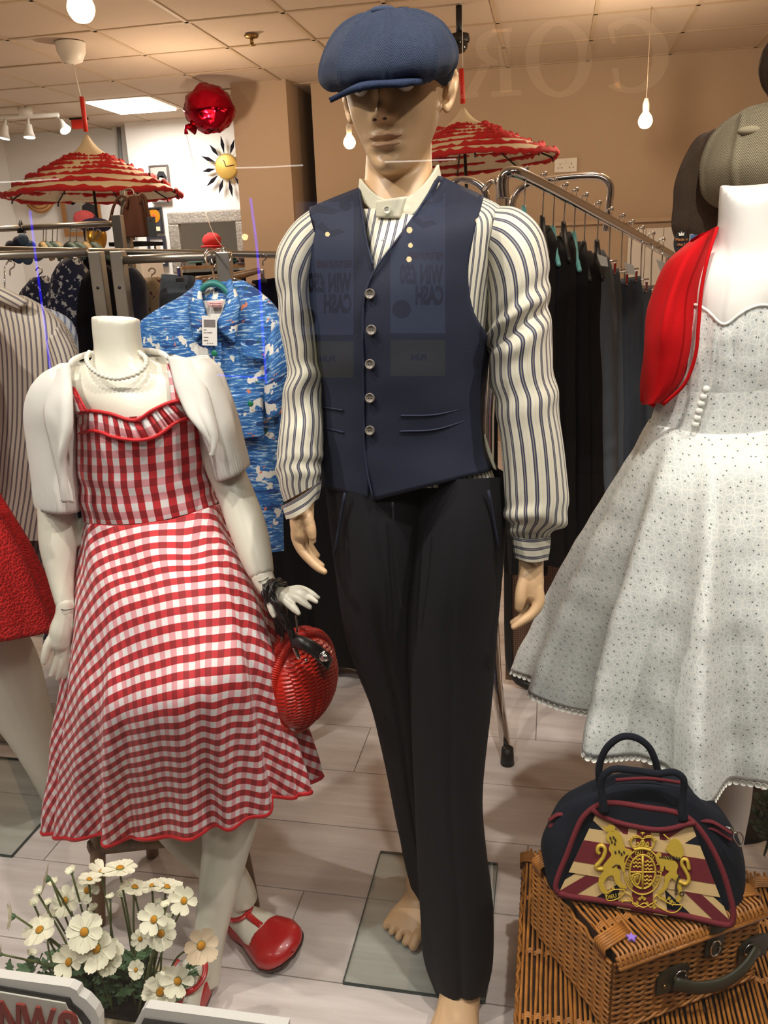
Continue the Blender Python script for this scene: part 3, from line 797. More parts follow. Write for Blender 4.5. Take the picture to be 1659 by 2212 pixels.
# --- head, neck, hands, feet: one skin each where the cloth lets it out
def head_geo():
    prof = [(.002, .010, .066, -.045), (.006, .024, .083, -.020), (.015, .034, .089, .008), (.03, .043, .0895, .032), (.055, .0545, .0885, .06), (.08, .0640, .088, .082), (.11, .071, .089, .098), (.14, .075, .091, .102), (.158, .074, .086, .10), (.178, .066, .072, .085), (.19, .044, .046, .056), (.196, .008, .01, .012)]
    R = cr(prof, 90); n = 120; th = np.linspace(0, 2*PI, n, endpoint=False); P = np.zeros((90, n, 3))
    def g(x, z, x0, z0, sx, sz): return np.exp(-((x-x0)/sx)**2-((z-z0)/sz)**2)
    for j in range(90):
        z, hw, yf, yb = R[j]
        s = np.sin(th); c = np.cos(th)              # x = hw*s ; front at th=0
        ex = .82
        x = hw*np.sign(s)*np.abs(s)**ex; y = np.where(c > 0, yf*np.abs(c)**ex, -yb*np.abs(c)**.9)
        f = np.zeros(n); ft = c > .05
        nose = .030*np.exp(-(x/.0095)**2)*np.exp(-((z-.080)/.010)**2)+.021*np.exp(-(x/.0080)**2)*np.exp(-((z-.102)/.019)**2)
        f += nose+.014*(g(x, z, .0135, .0745, .006, .007)+g(x, z, -.0135, .0745, .006, .007))
        f += -.015*(g(x, z, .033, .117, .017, .011)+g(x, z, -.033, .117, .017, .010))
        f += .006*(g(x, z, .03, .135, .028, .007)+g(x, z, -.03, .135, .028, .007))
        f += .0075*g(x, z, 0, .0515, .024, .0042)+.0085*g(x, z, 0, .0385, .020, .0048)-.0055*g(x, z, 0, .0450, .027, .0018)
        f += -.004*g(x, z, 0, .029, .02, .006)+.006*g(x, z, 0, .011, .019, .011)
        f += .004*(g(x, z, .05, .088, .016, .014)+g(x, z, -.05, .088, .016, .014))-.004*(g(x, z, .045, .05, .013, .02)+g(x, z, -.045, .05, .013, .02))
        f += -.003*g(x, z, 0, .068, .004, .006)
        y = y+np.where(ft, f, 0)
        P[j] = np.stack([x, -y, np.full(n, z)], 1)
    return P*np.array([1.03, 1.02, 1.08])
HP = head_geo()
hy = -.05
chin = VY(843, 375, 1.338)
hc = chin+np.array([0, .088, .0])
Rh = Matrix.Rotation(hy, 3, 'Z') @ Matrix.Rotation(.02, 3, 'X') @ Matrix.Rotation(-.03, 3, 'Y')
RH = np.array(Rh)
def hd(p): return RH@(np.array(p, float)*np.array([1.03, 1.02, 1.08]))+hc
V, F, U = grid(HP[::-1], True, True, True)
headg = ((RH@V.T).T+hc, F)
ears = []
for sx in (1, -1):
    pts = [(sx*.073, .012, .088), (sx*.080, .016, .092), (sx*.086, .026, .11), (sx*.09, .034, .132), (sx*.086, .024, .145), (sx*.079, .01, .143), (sx*.076, .004, .128)]
    ears.append(tube_geo([hd(p) for p in cr(pts, 22)], .0052, 8))
    ears.append(tube_geo([hd((sx*.073, .012, .12)), hd((sx*.083, .024, .12))], [.014, .011], 10, 1.5))
    ears.append(sphere_geo(hd((sx*.077, .012, .09)), (.006, .007, .008), 10, 8))
nk = shell_pts([(794, 300, 932, 290, 1.445, .04, .05, 0), (790, 350, 932, 340, 1.442, .044, .055, 0), (786, 400, 936, 385, 1.432, .054, .06, 10), (770, 455, 955, 435, 1.425, .062, .07, 20), (740, 500, 985, 490, 1.425, .07, .08, 0)], 20, 48)
g_nk = grid(nk, True, True, True)
hb = blob('head', [headg, (g_nk[0], g_nk[1])]+[(e[0], e[1]) for e in ears], M_flesh, man, voxel=.0028, it=3)
for sx in (1, -1):
    e = hd((sx*.033, -.0775, .115))
    ev = mk('eye', *sphere_geo(e, (.0135, .0115, .0105), 20, 14)[:2], mat('eye_white', (214, 204, 190), .3), hb)
    tube('iris', [e+RH@np.array([-.001, -.0098, 0]), e+RH@np.array([-.001, -.0122, 0])], [.0062, .0055], mat('dark_iris', (40, 28, 22), .2), ev, n=14)
    tube('eyelid', [hd((sx*.033+q*.0145, -.0865+abs(q)**2*.012, .1195+.003*(1-q*q))) for q in np.linspace(-1, 1, 9)], .0022, M_flesh, hb, n=6)
M_lip = mat('painted_lip', (204, 158, 124), .45)
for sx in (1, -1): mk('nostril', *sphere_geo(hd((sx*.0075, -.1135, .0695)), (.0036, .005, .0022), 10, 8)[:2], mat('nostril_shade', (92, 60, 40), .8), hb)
for z0, sy, hw_ in ((.0515, 1, .026), (.0385, -1, .0225)):
    pts = [hd((q*hw_, -.0875-.0062*(1-q*q)+.004*q*q-(.0008 if sy > 0 else .0016), z0+(-.0006*math.cos(q*9) if sy > 0 else .0018*q*q)-sy*.001*q*q)) for q in np.linspace(-1, 1, 17)]
    tube('lip', pts, [.0006+.0025*(1-q*q)**.8 for q in np.linspace(-1, 1, 17)], M_lip, hb, n=8)
def fingers(name, palm, chains, m_, parent, voxel=.0022, it=3):
    gs = []
    for ch in [palm]+chains:
        path, rad = ppath(ch, 22); gs.append(tube_geo(path, rad, 12))
        gs.append(sphere_geo(path[-1], rad[-1], 12, 8)); gs.append(sphere_geo(path[0], rad[0], 12, 8))
    return blob(name, [(g[0], g[1]) for g in gs], m_, parent, voxel=voxel, it=it)
fingers('hand', [(655, 1060, 1.352, 28), (653, 1100, 1.345, 26), (652, 1125, 1.338, 27), (652, 1150, 1.334, 24)],
        [[(642, 1130, 1.335, 14), (641, 1160, 1.33, 13), (652, 1188, 1.325, 11.5), (672, 1212, 1.32, 10), (690, 1228, 1.316, 9), (701, 1235, 1.314, 7)],
         [(652, 1140, 1.348, 13), (652, 1170, 1.346, 12), (664, 1194, 1.343, 10.5), (680, 1212, 1.34, 9.5), (694, 1222, 1.337, 8)],
         [(658, 1140, 1.362, 12), (660, 1166, 1.362, 11), (672, 1186, 1.36, 10), (684, 1200, 1.358, 8)],
         [(662, 1130, 1.374, 11), (666, 1152, 1.375, 10), (676, 1168, 1.374, 8)],
         [(654, 1095, 1.335, 15), (664, 1120, 1.325, 14), (672, 1143, 1.318, 11.5), (675, 1160, 1.316, 9)]], M_flesh, man)
fingers('hand', [(1148, 1180, 1.385, 28), (1147, 1225, 1.378, 27), (1147, 1258, 1.37, 28), (1150, 1280, 1.365, 25)],
        [[(1160, 1270, 1.36, 14), (1164, 1300, 1.352, 13), (1150, 1325, 1.343, 11.5), (1128, 1342, 1.336, 10), (1110, 1354, 1.332, 7.5)],
         [(1158, 1275, 1.375, 13), (1160, 1302, 1.37, 12), (1146, 1322, 1.362, 11), (1122, 1338, 1.355, 9.5), (1108, 1345, 1.352, 7.5)],
         [(1150, 1275, 1.388, 13), (1152, 1300, 1.386, 12), (1142, 1318, 1.38, 10), (1126, 1330, 1.376, 8)],
         [(1142, 1272, 1.398, 12), (1143, 1296, 1.398, 11), (1136, 1312, 1.395, 8)],
         [(1136, 1245, 1.362, 15), (1127, 1275, 1.350, 14), (1124, 1296, 1.344, 13), (1121, 1312, 1.342, 10)]], M_flesh, man)
def foot(name, heel, toe, ankle, w, parent, m_):
    """bare foot from heel to toe on the plate"""
    h = np.array(heel); t = np.array(toe); d = (t-h)/np.linalg.norm(t-h); L = np.linalg.norm(t-h); s = np.cross(d, (0, 0, 1.))
    gs = []
    secs = [(0, .75, .05), (.1, .9, .065), (.25, .95, .075), (.45, 1.0, .06), (.65, 1.2, .045), (.8, 1.25, .032), (.88, 1.15, .024)]
    P = np.array([[h+d*L*a+s*w*.5*b*math.cos(q)+np.array([0, 0, hh/2+hh/2*math.sin(q)]) for q in np.linspace(0, 2*PI, 20, endpoint=False)] for a, b, hh in secs])
    gs.append(grid(P, True, True, True))
    for k in range(5):
        o = -.48+.24*k; ln = (1.0, .99, .96, .92, .87)[k]; r = (.0125, .0095, .009, .0085, .008)[k]
        a = h+d*L*.8+s*w*o*1.1; b = h+d*L*ln+s*w*o*1.12
        a[2] = b[2] = h[2]; pts = cr([a+(0, 0, r*1.6), (a+b)/2+(0, 0, r*1.7), b+(0, 0, r*.95)], 8)
        gs.append(tube_geo(pts, r, 8)); gs.append(sphere_geo(pts[-1], r, 8, 6))
    an = np.array(ankle); gs.append(tube_geo(cr([h+d*L*.22+(0, 0, .03), h+d*L*.2+(0, 0, .08), an], 10), [.034, .035, .036, .037, .038, .039, .04, .04, .04, .04], 16))
    return blob(name, [(g[0], g[1]) for g in gs], m_, parent, voxel=.0025, it=3)
ZP = .012
foot('foot', VZ(925, 1948, ZP), VZ(858, 2034, ZP), VZ(925, 1948, ZP)+(0.0, 0, .16), .082, man, M_flesh)
hf = VY(1000, 2150, 1.37); hf = np.array([hf[0], 1.37, ZP])
foot('foot', hf+(0.0, .045, 0), hf+(-.01, -.2, 0), hf+(0, .03, .16), .088, man, M_flesh)
# glass base plate with its calf rod
_g = NT('green_plate_glass'); _g.t.nodes.remove(_g.b)
_a = _g.n('ShaderNodeBsdfTransparent'); _a.inputs[0].default_value = (.93, .965, .955, 1); _b = _g.n('ShaderNodeBsdfGlossy'); _b.inputs['Roughness'].default_value = .04
_f = _g.n('ShaderNodeLayerWeight'); _f.inputs[0].default_value = .12; _m = _g.n('ShaderNodeMixShader')
_g.t.links.new(_f.outputs[1], _m.inputs[0]); _g.t.links.new(_a.outputs[0], _m.inputs[1]); _g.t.links.new(_b.outputs[0], _m.inputs[2]); _g.t.links.new(_m.outputs[0], _g.t.nodes['Material Output'].inputs[0])
M_glass = _g.mat
M_gedge = mat('dark_green_glass_edge', (48, 62, 60), .25)
a, b, c, d = VZ(823, 1846, 0), VZ(1075, 1876, 0), VZ(720, 2127, 0), VZ(1000, 2181, 0)
bp = boxo('base_plate', ((a[0]+b[0])/2, (a[1]+c[1])/2, .0085), (b[0]-a[0], a[1]-c[1], .007), M_glass, man, bev=.001)
tag(bp, 'clear green tinted glass base plate')
cx_, cy_, W, H = (a[0]+b[0])/2, (a[1]+c[1])/2, b[0]-a[0], a[1]-c[1]
for q in ((0, H/2, W, .0016), (0, -H/2, W, .0016), (-W/2, 0, .0016, H), (W/2, 0, .0016, H)):
    boxo('plate_edge', (cx_+q[0], cy_+q[1], .0085), (q[2], q[3], .0075), M_gedge, bp, bev=0)
# --- tweed cap
M_tweed = m_herring('blue_herringbone_tweed', (11, 15, 25), (68, 79, 104), .020, .0050, .5)
M_tweedd = mat('tweed_band_shadow', (24, 30, 48), .95, var=.3, vs=400)
CAPR = [(826, 14, 850, 13, 1.375, .02, .02, 0), (775, 34, 900, 28, 1.375, .075, .08, -8), (735, 66, 948, 52, 1.375, .12, .12, -8), (706, 108, 972, 88, 1.375, .15, .14, 0), (693, 148, 981, 120, 1.375, .162, .145, 8), (697, 178, 976, 146, 1.375, .155, .14, 8), (718, 194, 958, 164, 1.375, .135, .125, 4), (748, 190, 930, 170, 1.375, .115, .11, 0), (765, 186, 920, 176, 1.38, .10, .10, 4)]
def capd(TH, T, P):
    k = np.abs(np.sin(4*(TH-PI/2))); d = -.005*np.exp(-(k/.16)**2)*np.clip(T*6, 0, 1)*np.clip((1-T)*4, 0, 1)
    return d+.006*nz(P, 14., 2.)+.004*np.sin(9*TH+3)*np.clip(T*2-.9, 0, 1)*(T < .85)
cap = shell('flat_cap', CAPR, M_tweed, man, m=70, n=128, mode='arc', caps=(1, 0), disp=capd)
tag(cap, 'blue herringbone tweed newsboy cap')
sheet('cap_peak', [(738, 204, 1.262), (785, 181, 1.243), (850, 175, 1.238), (905, 174, 1.252), (922, 176, 1.285)], [(712, 217, 1.225), (760, 196, 1.196), (815, 185, 1.186), (868, 183, 1.19), (902, 178, 1.225)], M_tweed, cap, n=40, m=14, bulge=.004, solid=.007)
M_tweedp = mat('blue_tweed_peak', (16, 22, 38), .95, var=.6, vs=500, c2=(60, 72, 100), bump=.4, bs=900, spec=.1)
bpy.data.objects['cap_peak'].data.materials[0] = M_tweedp
q = VY(826, 24, 1.335); mk('cap_button', *sphere_geo(q, (.020, .012, .007), 18, 10)[:2], M_tweed, cap)
# ================================================================ the seated female figure in gingham
M_ivory = mat('ivory_figure_paint', (222, 218, 202), .35, var=.03, vs=6)
M_ging = m_gingham('red_gingham', .030)
M_gingb = m_gingham('red_gingham_bodice', .032, True)
M_pipe = mat('red_piping', (196, 26, 34), .55)
M_knit = mat('white_fine_knit', (222, 219, 212), .9, bump=.12, bs=500)
fem = thing('seated_mannequin', VZ(445, 2150, 0), 'headless ivory mannequin in red gingham dress perched on a wooden stool', 'mannequin')
FB = [(196, 683, 297, 690, 1.52, .046, .046, 5), (199, 720, 299, 722, 1.52, .047, .047, 5), (202, 755, 303, 755, 1.52, .05, .05, 6), (196, 778, 312, 774, 1.52, .056, .058, 8), (165, 792, 345, 784, 1.52, .06, .065, 10), (118, 808, 400, 798, 1.52, .066, .075, 10), (92, 835, 432, 822, 1.52, .078, .085, 10), (140, 880, 428, 868, 1.52, .098, .09, 6), (175, 930, 424, 915, 1.52, .104, .085, 0), (178, 1000, 428, 985, 1.52, .096, .085, 0), (178, 1090, 445, 1060, 1.52, .09, .085, 0), (170, 1180, 480, 1130, 1.53, .10, .10, 0)]
pb = shell_pts(FB, 60, 72)
gb = grid(pb, True, True, True)
def limb(pts, n=20): 
    p, r = ppath(pts, 30); g = tube_geo(p, r, n); return (g[0], g[1])
arm_l = limb([(118, 850, 1.52, 40), (112, 930, 1.52, 40), (116, 1020, 1.515, 41), (124, 1110, 1.505, 41), (126, 1180, 1.49, 39), (132, 1250, 1.47, 27), (141, 1310, 1.45, 19)])
arm_r = limb([(425, 840, 1.52, 38), (448, 920, 1.51, 40), (480, 1000, 1.50, 40), (506, 1060, 1.49, 40), (535, 1140, 1.46, 41), (556, 1210, 1.43, 34), (567, 1245, 1.415, 26)])
leg_f = limb([(480, 1600, 1.40, 74), (497, 1740, 1.385, 66), (488, 1830, 1.37, 52), (472, 1920, 1.35, 43), (455, 2010, 1.325, 36), (445, 2080, 1.31, 34), (440, 2120, 1.30, 36)])
leg_b = limb([(330, 1640, 1.46, 70), (385, 1760, 1.47, 62), (440, 1830, 1.475, 52), (490, 1890, 1.475, 42), (516, 1922, 1.475, 34), (526, 1950, 1.475, 32)])
body = blob('body', [(gb[0], gb[1]), arm_l, arm_r, leg_f, leg_b], M_ivory, fem, voxel=.0045, it=5)
M_gap = mat('arm_joint_line', (70, 66, 60), .7)
for a in ([(122, 1312, 1.445, 1), (140, 1318, 1.425, 1), (160, 1315, 1.442, 1)], [(545, 1255, 1.42, 1), (565, 1256, 1.385, 1), (586, 1243, 1.41, 1)]):
    ptube('wrist_joint', a, M_gap, body, n=5, res=10)
fingers('hand', [(141, 1305, 1.45, 19), (140, 1330, 1.445, 21), (134, 1360, 1.44, 26), (130, 1385, 1.437, 24)],
        [[(118, 1370, 1.43, 11), (104, 1392, 1.42, 10), (98, 1415, 1.415, 9.5), (95, 1430, 1.412, 7)],
         [(128, 1390, 1.435, 10), (126, 1415, 1.43, 9), (118, 1440, 1.425, 8.5), (111, 1458, 1.42, 6)],
         [(138, 1392, 1.437, 10), (137, 1420, 1.433, 9), (130, 1446, 1.43, 8), (124, 1464, 1.428, 6)],
         [(146, 1392, 1.442, 10), (148, 1420, 1.44, 9), (143, 1446, 1.437, 8), (138, 1462, 1.436, 6)],
         [(152, 1388, 1.45, 9), (157, 1412, 1.45, 8), (154, 1434, 1.448, 6)]], M_ivory, fem)
fingers('hand', [(567, 1246, 1.415, 25), (578, 1266, 1.405, 22), (598, 1284, 1.395, 22), (615, 1290, 1.39, 19)],
        [[(612, 1294, 1.38, 10), (624, 1304, 1.37, 9.5), (637, 1316, 1.362, 8.5), (645, 1325, 1.358, 5.5)],
         [(622, 1288, 1.385, 10), (642, 1292, 1.375, 9.5), (658, 1303, 1.368, 8), (670, 1312, 1.365, 5.5)],
         [(626, 1281, 1.395, 9.5), (650, 1280, 1.387, 9), (668, 1290, 1.382, 8), (684, 1300, 1.378, 5)],
         [(624, 1275, 1.405, 9), (648, 1272, 1.40, 8.5), (670, 1280, 1.396, 7), (688, 1291, 1.394, 4.5)],
         [(580, 1280, 1.39, 12), (584, 1302, 1.375, 10), (590, 1322, 1.365, 8.5), (592, 1330, 1.362, 6)]], M_ivory, fem)
# --- bodice and skirt
BD = [(160, 898, 430, 872, 1.52, .112, .10, 14), (157, 945, 442, 918, 1.52, .116, .10, 14), (160, 1000, 446, 975, 1.52, .108, .098, 16), (166, 1060, 450, 1030, 1.52, .10, .095, 18), (178, 1128, 466, 1088, 1.52, .096, .093, 20)]
bod = shell('bodice', BD, M_gingb, fem, m=40, n=96, mode='arc', disp=lambda TH, T, P: .003*nz(P, 18., 2.)+.003*np.sin(TH*2+T*22)*np.exp(-((T-.75)/.2)**2)*(.4+.6*np.abs(np.cos(TH))))
tag(bod, 'red gingham bodice with sweetheart neckline')
SK = [(178, 1130, 468, 1090, 1.52, .098, .096, 20), (168, 1200, 492, 1150, 1.515, .145, .11, 26), (158, 1300, 530, 1220, 1.50, .20, .13, 30), (145, 1410, 568, 1310, 1.48, .235, .15, 44), (134, 1500, 592, 1400, 1.47, .275, .16, 62), (126, 1590, 614, 1490, 1.47, .262, .17, 66), (119, 1685, 636, 1590, 1.47, .228, .18, 64), (114, 1755, 652, 1660, 1.47, .212, .185, 60), (112, 1800, 661, 1702, 1.47, .205, .19, 56)]
def skd(TH, T, P):
    low = np.clip(T*1.35-.28, 0, 1)**1.4
    side = .35+.65*np.abs(np.cos(TH))
    f = .020*np.sin(11*TH+.8)*low*side+.012*np.sin(19*TH+2.)*low*side
    f += -.022*np.exp(-((TH-1.18)/.09)**2)*low+.020*np.exp(-((TH-2.02)/.07)**2)*low+.016*np.exp(-((TH-.42)/.06)**2)*low-.02*np.exp(-((TH-.32)/.05)**2)*low
    f += .006*np.sin(TH*7+T*5)*np.exp(-((T-.12)/.1)**2)
    return f+.004*nz(P, 9., 5.)
def skuv(u, v, P):
    # cut from a circle of cloth: straight checks at the front, turning onto the bias round the sides
    ph = u[-1:]/.62; r = v+.22
    return r*np.sin(ph), r*np.cos(ph)
P = shell_pts(SK, 90, 200, disp=skd)
u, v = shell_uv(P, 'arc', 1, 1); u, v = skuv(u, v, P)
V, F, UVs = grid(P, True, False, False, u, v)
sk = mk('skirt', V, F, M_ging, fem, uv=UVs, solid=.0018)
tag(sk, 'flared red and white gingham skirt with red hem')
hem = tube_pts(np.vstack([P[-1], P[-1][:1]]), .0036, 8, 1.5)
mk('hem_binding', *grid(hem[:-1], True)[:2], M_pipe, sk)
wl = tube_pts(np.vstack([P[0], P[0][:1]]), .0012, 6)
mk('waist_seam', *grid(wl[:-1], True)[:2], M_pipe, sk)
# under layer peeping at the right edge of the hem
sheet('skirt_fold', [(596, 1600, 1.49), (600, 1705, 1.49), (606, 1722, 1.49)], [(655, 1640, 1.5), (658, 1690, 1.5), (662, 1700, 1.5)], M_ging, sk, n=16, m=10, bulge=.02, solid=.002)
# ruffle between two red pipings
up_ = [(162, 896), (195, 888), (235, 893), (292, 908), (330, 886), (372, 868), (404, 866)]
lo_ = [(158, 944), (185, 932), (212, 932), (245, 944), (300, 951), (340, 941), (380, 913), (408, 905), (440, 926)]
def yb(px, off): 
    s = np.clip((px-300)/141., -1, 1); return 1.52-(.116+off)*math.sqrt(max(0, 1-s*s))
A = [(a, b, yb(a, .004)) for a, b in up_]; B = [(a, b, yb(a, .006)) for a, b in lo_]
sheet('ruffle', A, B, M_gingb, bod, n=150, m=14, bulge=.004, disp=lambda X, T, P: .0016*np.sin(T*150+4*np.sin(T*17))*(.4+.6*np.sin(X*PI))+.001*np.sin(T*71+X*3), solid=.0015, rot90=True)
for pts, r in ((up_, 4.0), (lo_, 4.0)):
    ptube('neck_piping', [(a, b, yb(a, .010), r) for a, b in pts], M_pipe, bod, n=8, res=60)
sheet('strap', [(146, 828, 1.455), (160, 870, 1.43), (166, 892, 1.425)], [(160, 838, 1.45), (176, 868, 1.425), (188, 890, 1.42)], M_gingb, bod, n=16, m=6, bulge=.003)
sheet('strap', [(361, 786, 1.468), (366, 820, 1.447), (371, 868, 1.425)], [(365, 786, 1.468), (382, 830, 1.447), (393, 868, 1.428)], M_gingb, bod, n=16, m=6, bulge=.003)
ptube('strap_edge', [(161, 838, 1.448, 2), (177, 868, 1.42, 2.2), (189, 890, 1.415, 2.2)], M_pipe, bod, n=6, res=10)
ptube('strap_edge', [(366, 790, 1.464, 1.8), (382, 828, 1.442, 2), (386, 866, 1.42, 2.2)], M_pipe, bod, n=6, res=10)
# --- bolero
def knd(TH, T, P): return .004*nz(P*np.array([1, 1, .7]), 11., 8.)+.0012*np.sin(TH*46)*np.clip((T-.84)*60, 0, 1)
bl = shell('bolero', [(126, 788, 152, 784, 1.52, .05, .05, 0), (90, 808, 162, 812, 1.52, .068, .068, 0), (64, 840, 166, 845, 1.52, .078, .075, 0), (52, 885, 166, 890, 1.52, .08, .078, 0), (54, 940, 168, 950, 1.52, .074, .074, 0), (62, 1010, 168, 1020, 1.517, .07, .07, 0), (76, 1095, 170, 1098, 1.51, .066, .066, 6), (80, 1102, 168, 1105, 1.51, .064, .064, 6)], M_knit, fem, m=60, n=160, disp=knd, solid=.003)
tag(bl, 'short white knitted bolero with elbow sleeves')
shell('sleeve', [(378, 778, 440, 772, 1.52, .06, .06, 0), (388, 810, 466, 798, 1.52, .074, .07, 0), (398, 860, 482, 840, 1.515, .078, .075, 0), (418, 920, 500, 890, 1.51, .074, .07, 0), (440, 975, 516, 945, 1.505, .068, .068, 0), (460, 1034, 531, 1004, 1.50, .064, .064, 5), (464, 1040, 531, 1012, 1.50, .062, .062, 5)], M_knit, bl, m=60, n=160, disp=knd, solid=.003)
kw = dict(n=50, m=16, solid=.003)
sheet('front_edge', [(120, 796, 1.47), (98, 880, 1.44), (112, 960, 1.43), (126, 1040, 1.43), (128, 1083, 1.43)], [(151, 782, 1.465), (157, 860, 1.415), (158, 930, 1.395), (146, 1000, 1.40), (158, 1086, 1.405)], M_knit, bl, bulge=.018, disp=lambda X, T, P: .005*np.sin(X*9+T*4)*np.clip(T*2-.2, 0, 1)+.003*nz(P, 22., 3.), **kw)
sheet('front_edge', [(362, 770, 1.462), (382, 840, 1.425), (408, 895, 1.405), (430, 925, 1.40), (452, 962, 1.405), (456, 985, 1.41)], [(420, 776, 1.468), (446, 840, 1.44), (462, 890, 1.43), (474, 930, 1.43), (476, 952, 1.43), (458, 986, 1.42)], M_knit, bl, bulge=.014, disp=lambda X, T, P: .004*np.sin(X*8+T*3)*np.clip(T*2-.2, 0, 1)+.003*nz(P, 20., 6.), **kw)
# back and collar roll behind the neck
shell('back', [(140, 786, 372, 768, 1.545, .0, .07, 0), (100, 815, 430, 790, 1.545, .0, .085, 0), (90, 880, 450, 860, 1.54, .0, .10, 0), (110, 980, 455, 960, 1.54, .0, .11, 0), (130, 1060, 455, 1040, 1.54, .0, .11, 0)], M_knit, bl, m=24, n=64)
ptube('collar_roll', [(150, 790, 1.466, 5), (158, 778, 1.50, 6), (190, 766, 1.56, 7), (250, 762, 1.585, 7), (320, 758, 1.565, 7), (352, 764, 1.51, 6), (364, 774, 1.466, 5)], M_knit, bl, n=10, res=40)
# --- pearl necklace
M_prl = mat('pearl', (228, 226, 212), .22, coat=.4)
q = cr([(300, 760, 1.50), (316, 775, 1.475), (313, 792, 1.452), (298, 806, 1.437), (276, 814, 1.43), (250, 818, 1.43), (222, 812, 1.432), (202, 800, 1.44), (190, 786, 1.455), (187, 770, 1.478), (196, 758, 1.505)], 33)
path = np.array([VY(*p) for p in q])
nl = tube('necklace', path, .0008, M_prl, fem, n=5)
tag(nl, 'string of white pearls')
s_ = np.concatenate([[0], np.cumsum(np.linalg.norm(np.diff(path, axis=0), axis=1))])
g = sphere_geo((0, 0, 0), .0049, 12, 8); me_p = proto('pearl', g[0], g[1], M_prl)
for d in np.arange(.003, s_[-1], .0092):
    put('pearl', me_p, nl, [np.interp(d, s_, path[:, k]) for k in range(3)])
# --- T-strap shoes
M_rl = mat('red_leather', (188, 28, 28), .33, var=.12, vs=30, coat=.2)
M_sole = mat('dark_shoe_sole', (52, 28, 22), .6)
def shoe(heel, toe, up, w, parent, label, opening=.52):
    """closed toe shoe: heel point, toe point on the sole, up direction"""
    h = np.array(heel); t = np.array(toe); d = t-h; L = np.linalg.norm(d); d /= L; up = np.array(up, float); up -= d*(up@d); up /= np.linalg.norm(up); s = np.cross(d, up)
    def pt(a, x, z): return h+d*L*a+s*x*w+up*z
    ts = np.linspace(0, 1, 30)
    wid = np.interp(ts, [0, .05, .15, .35, .6, .75, .88, .96, 1], [.10, .24, .33, .33, .46, .52, .46, .30, .02])
    hei = np.interp(ts, [0, .04, .12, .3, .5, .65, .8, .92, 1], [.045, .058, .06, .05, .046, .043, .036, .026, .004])
    lift = np.interp(ts, [0, .3, .6, 1], [0, 0, 0, .006])
    n = 40; P = np.zeros((30, n, 3))
    for j in range(30):
        for i in range(n):
            an = 2*PI*i/n; x = wid[j]*np.sign(math.cos(an))*abs(math.cos(an))**.8; z = (hei[j]*(math.sin(an)**.8) if math.sin(an) > 0 else -.004)
            P[j, i] = pt(ts[j], x, z+lift[j])
    # the upper is open on top behind the vamp: leave those faces out, except the centre strap of the T
    F = []
    for j in range(29):
        a = (ts[j]+ts[j+1])/2
        for i in range(n):
            an = 2*PI*(i+.5)/n; top = math.sin(an); cx = math.cos(an)*wid[j]
            edge = .60 if a > .14 else .97
            if a < .60 and top > edge and a > .02:
                if not (a > .34 and abs(cx) < .085): continue
            k = (i+1) % n; F.append((j*n+i, (j+1)*n+i, (j+1)*n+k, j*n+k))
    sh_ = mk('shoe', P.reshape(-1, 3), F, M_rl, parent, solid=.0025)
    tag(sh_, label)
    out = [(a, b) for a, b in zip(ts, wid)]
    ol = [pt(a, b*1.03, -.004) for a, b in out]+[pt(a, -b*1.03, -.004) for a, b in out[::-1]]
    mk('sole', *prism_geo(ol, up*-.004), M_sole, sh_, smooth=False)
    tube('heel', [pt(.12, 0, -.006), pt(.12, 0, -.03)], [.028, .024], M_rl, sh_, n=16)
    # ankle strap and buckle
    st = [pt(.235, 0, .074)+d*.037*math.cos(q)+s*.037*math.sin(q)-up*.012*math.cos(q) for q in np.linspace(-2.2, 2.2, 31)]
    tube('centre_strap', cr([pt(.60, 0, .046), pt(.52, 0, .050), pt(.235, 0, .062)+d*.039], 10), .0075, M_rl, sh_, n=8, flat=.4, up0=up)
    tube('ankle_strap', st, .0058, M_rl, sh_, n=8, flat=.35, up0=up)
    bp_ = np.array(st[7]); 
    bk = [bp_+s*.004+d*dx+up*dz for dx, dz in ((-.008, -.007), (.008, -.007), (.008, .009), (-.008, .009), (-.008, -.007))]
    tube('buckle', bk, .0012, M_gold, sh_, n=6)
    return pt
h1 = VY(506, 1988, 1.50); t1 = VY(634, 2062, 1.385)
pt1 = shoe(h1, t1, (0.15, -.35, 1), .118, fem, 'red leather T-strap shoe on the crossed back foot')
h2 = VY(440, 2140, 1.315); h2[2] = .03; t2 = np.array([h2[0]-.0, h2[1]-.21, .010])
pt2 = shoe(h2, t2, (0, .1, 1), .105, fem, 'red leather T-strap shoe on the front foot')
def foot_in(pt, ank):
    secs = [(0.05, .2, .02, .04), (.15, .28, .026, .045), (.3, .30, .034, .05), (.5, .38, .028, .042), (.7, .42, .022, .034), (.86, .3, .018, .026)]
    P = np.array([[pt(a, b*math.cos(q), c+e*math.sin(q)*.55) for q in np.linspace(0, 2*PI, 20, endpoint=False)] for a, b, c, e in secs])
    g1 = grid(P, True, True, True)
    g2 = tube_geo(cr([pt(.24, 0, .025), pt(.2, 0, .06), ank], 10), [.028, .03, .031, .031, .031, .031, .031, .031, .031, .031], 16)
    return blob('foot', [(g1[0], g1[1]), (g2[0], g2[1])], M_ivory, fem, voxel=.003, it=3)
foot_in(pt1, VY(524, 1930, 1.475)); foot_in(pt2, VY(443, 2090, 1.308))
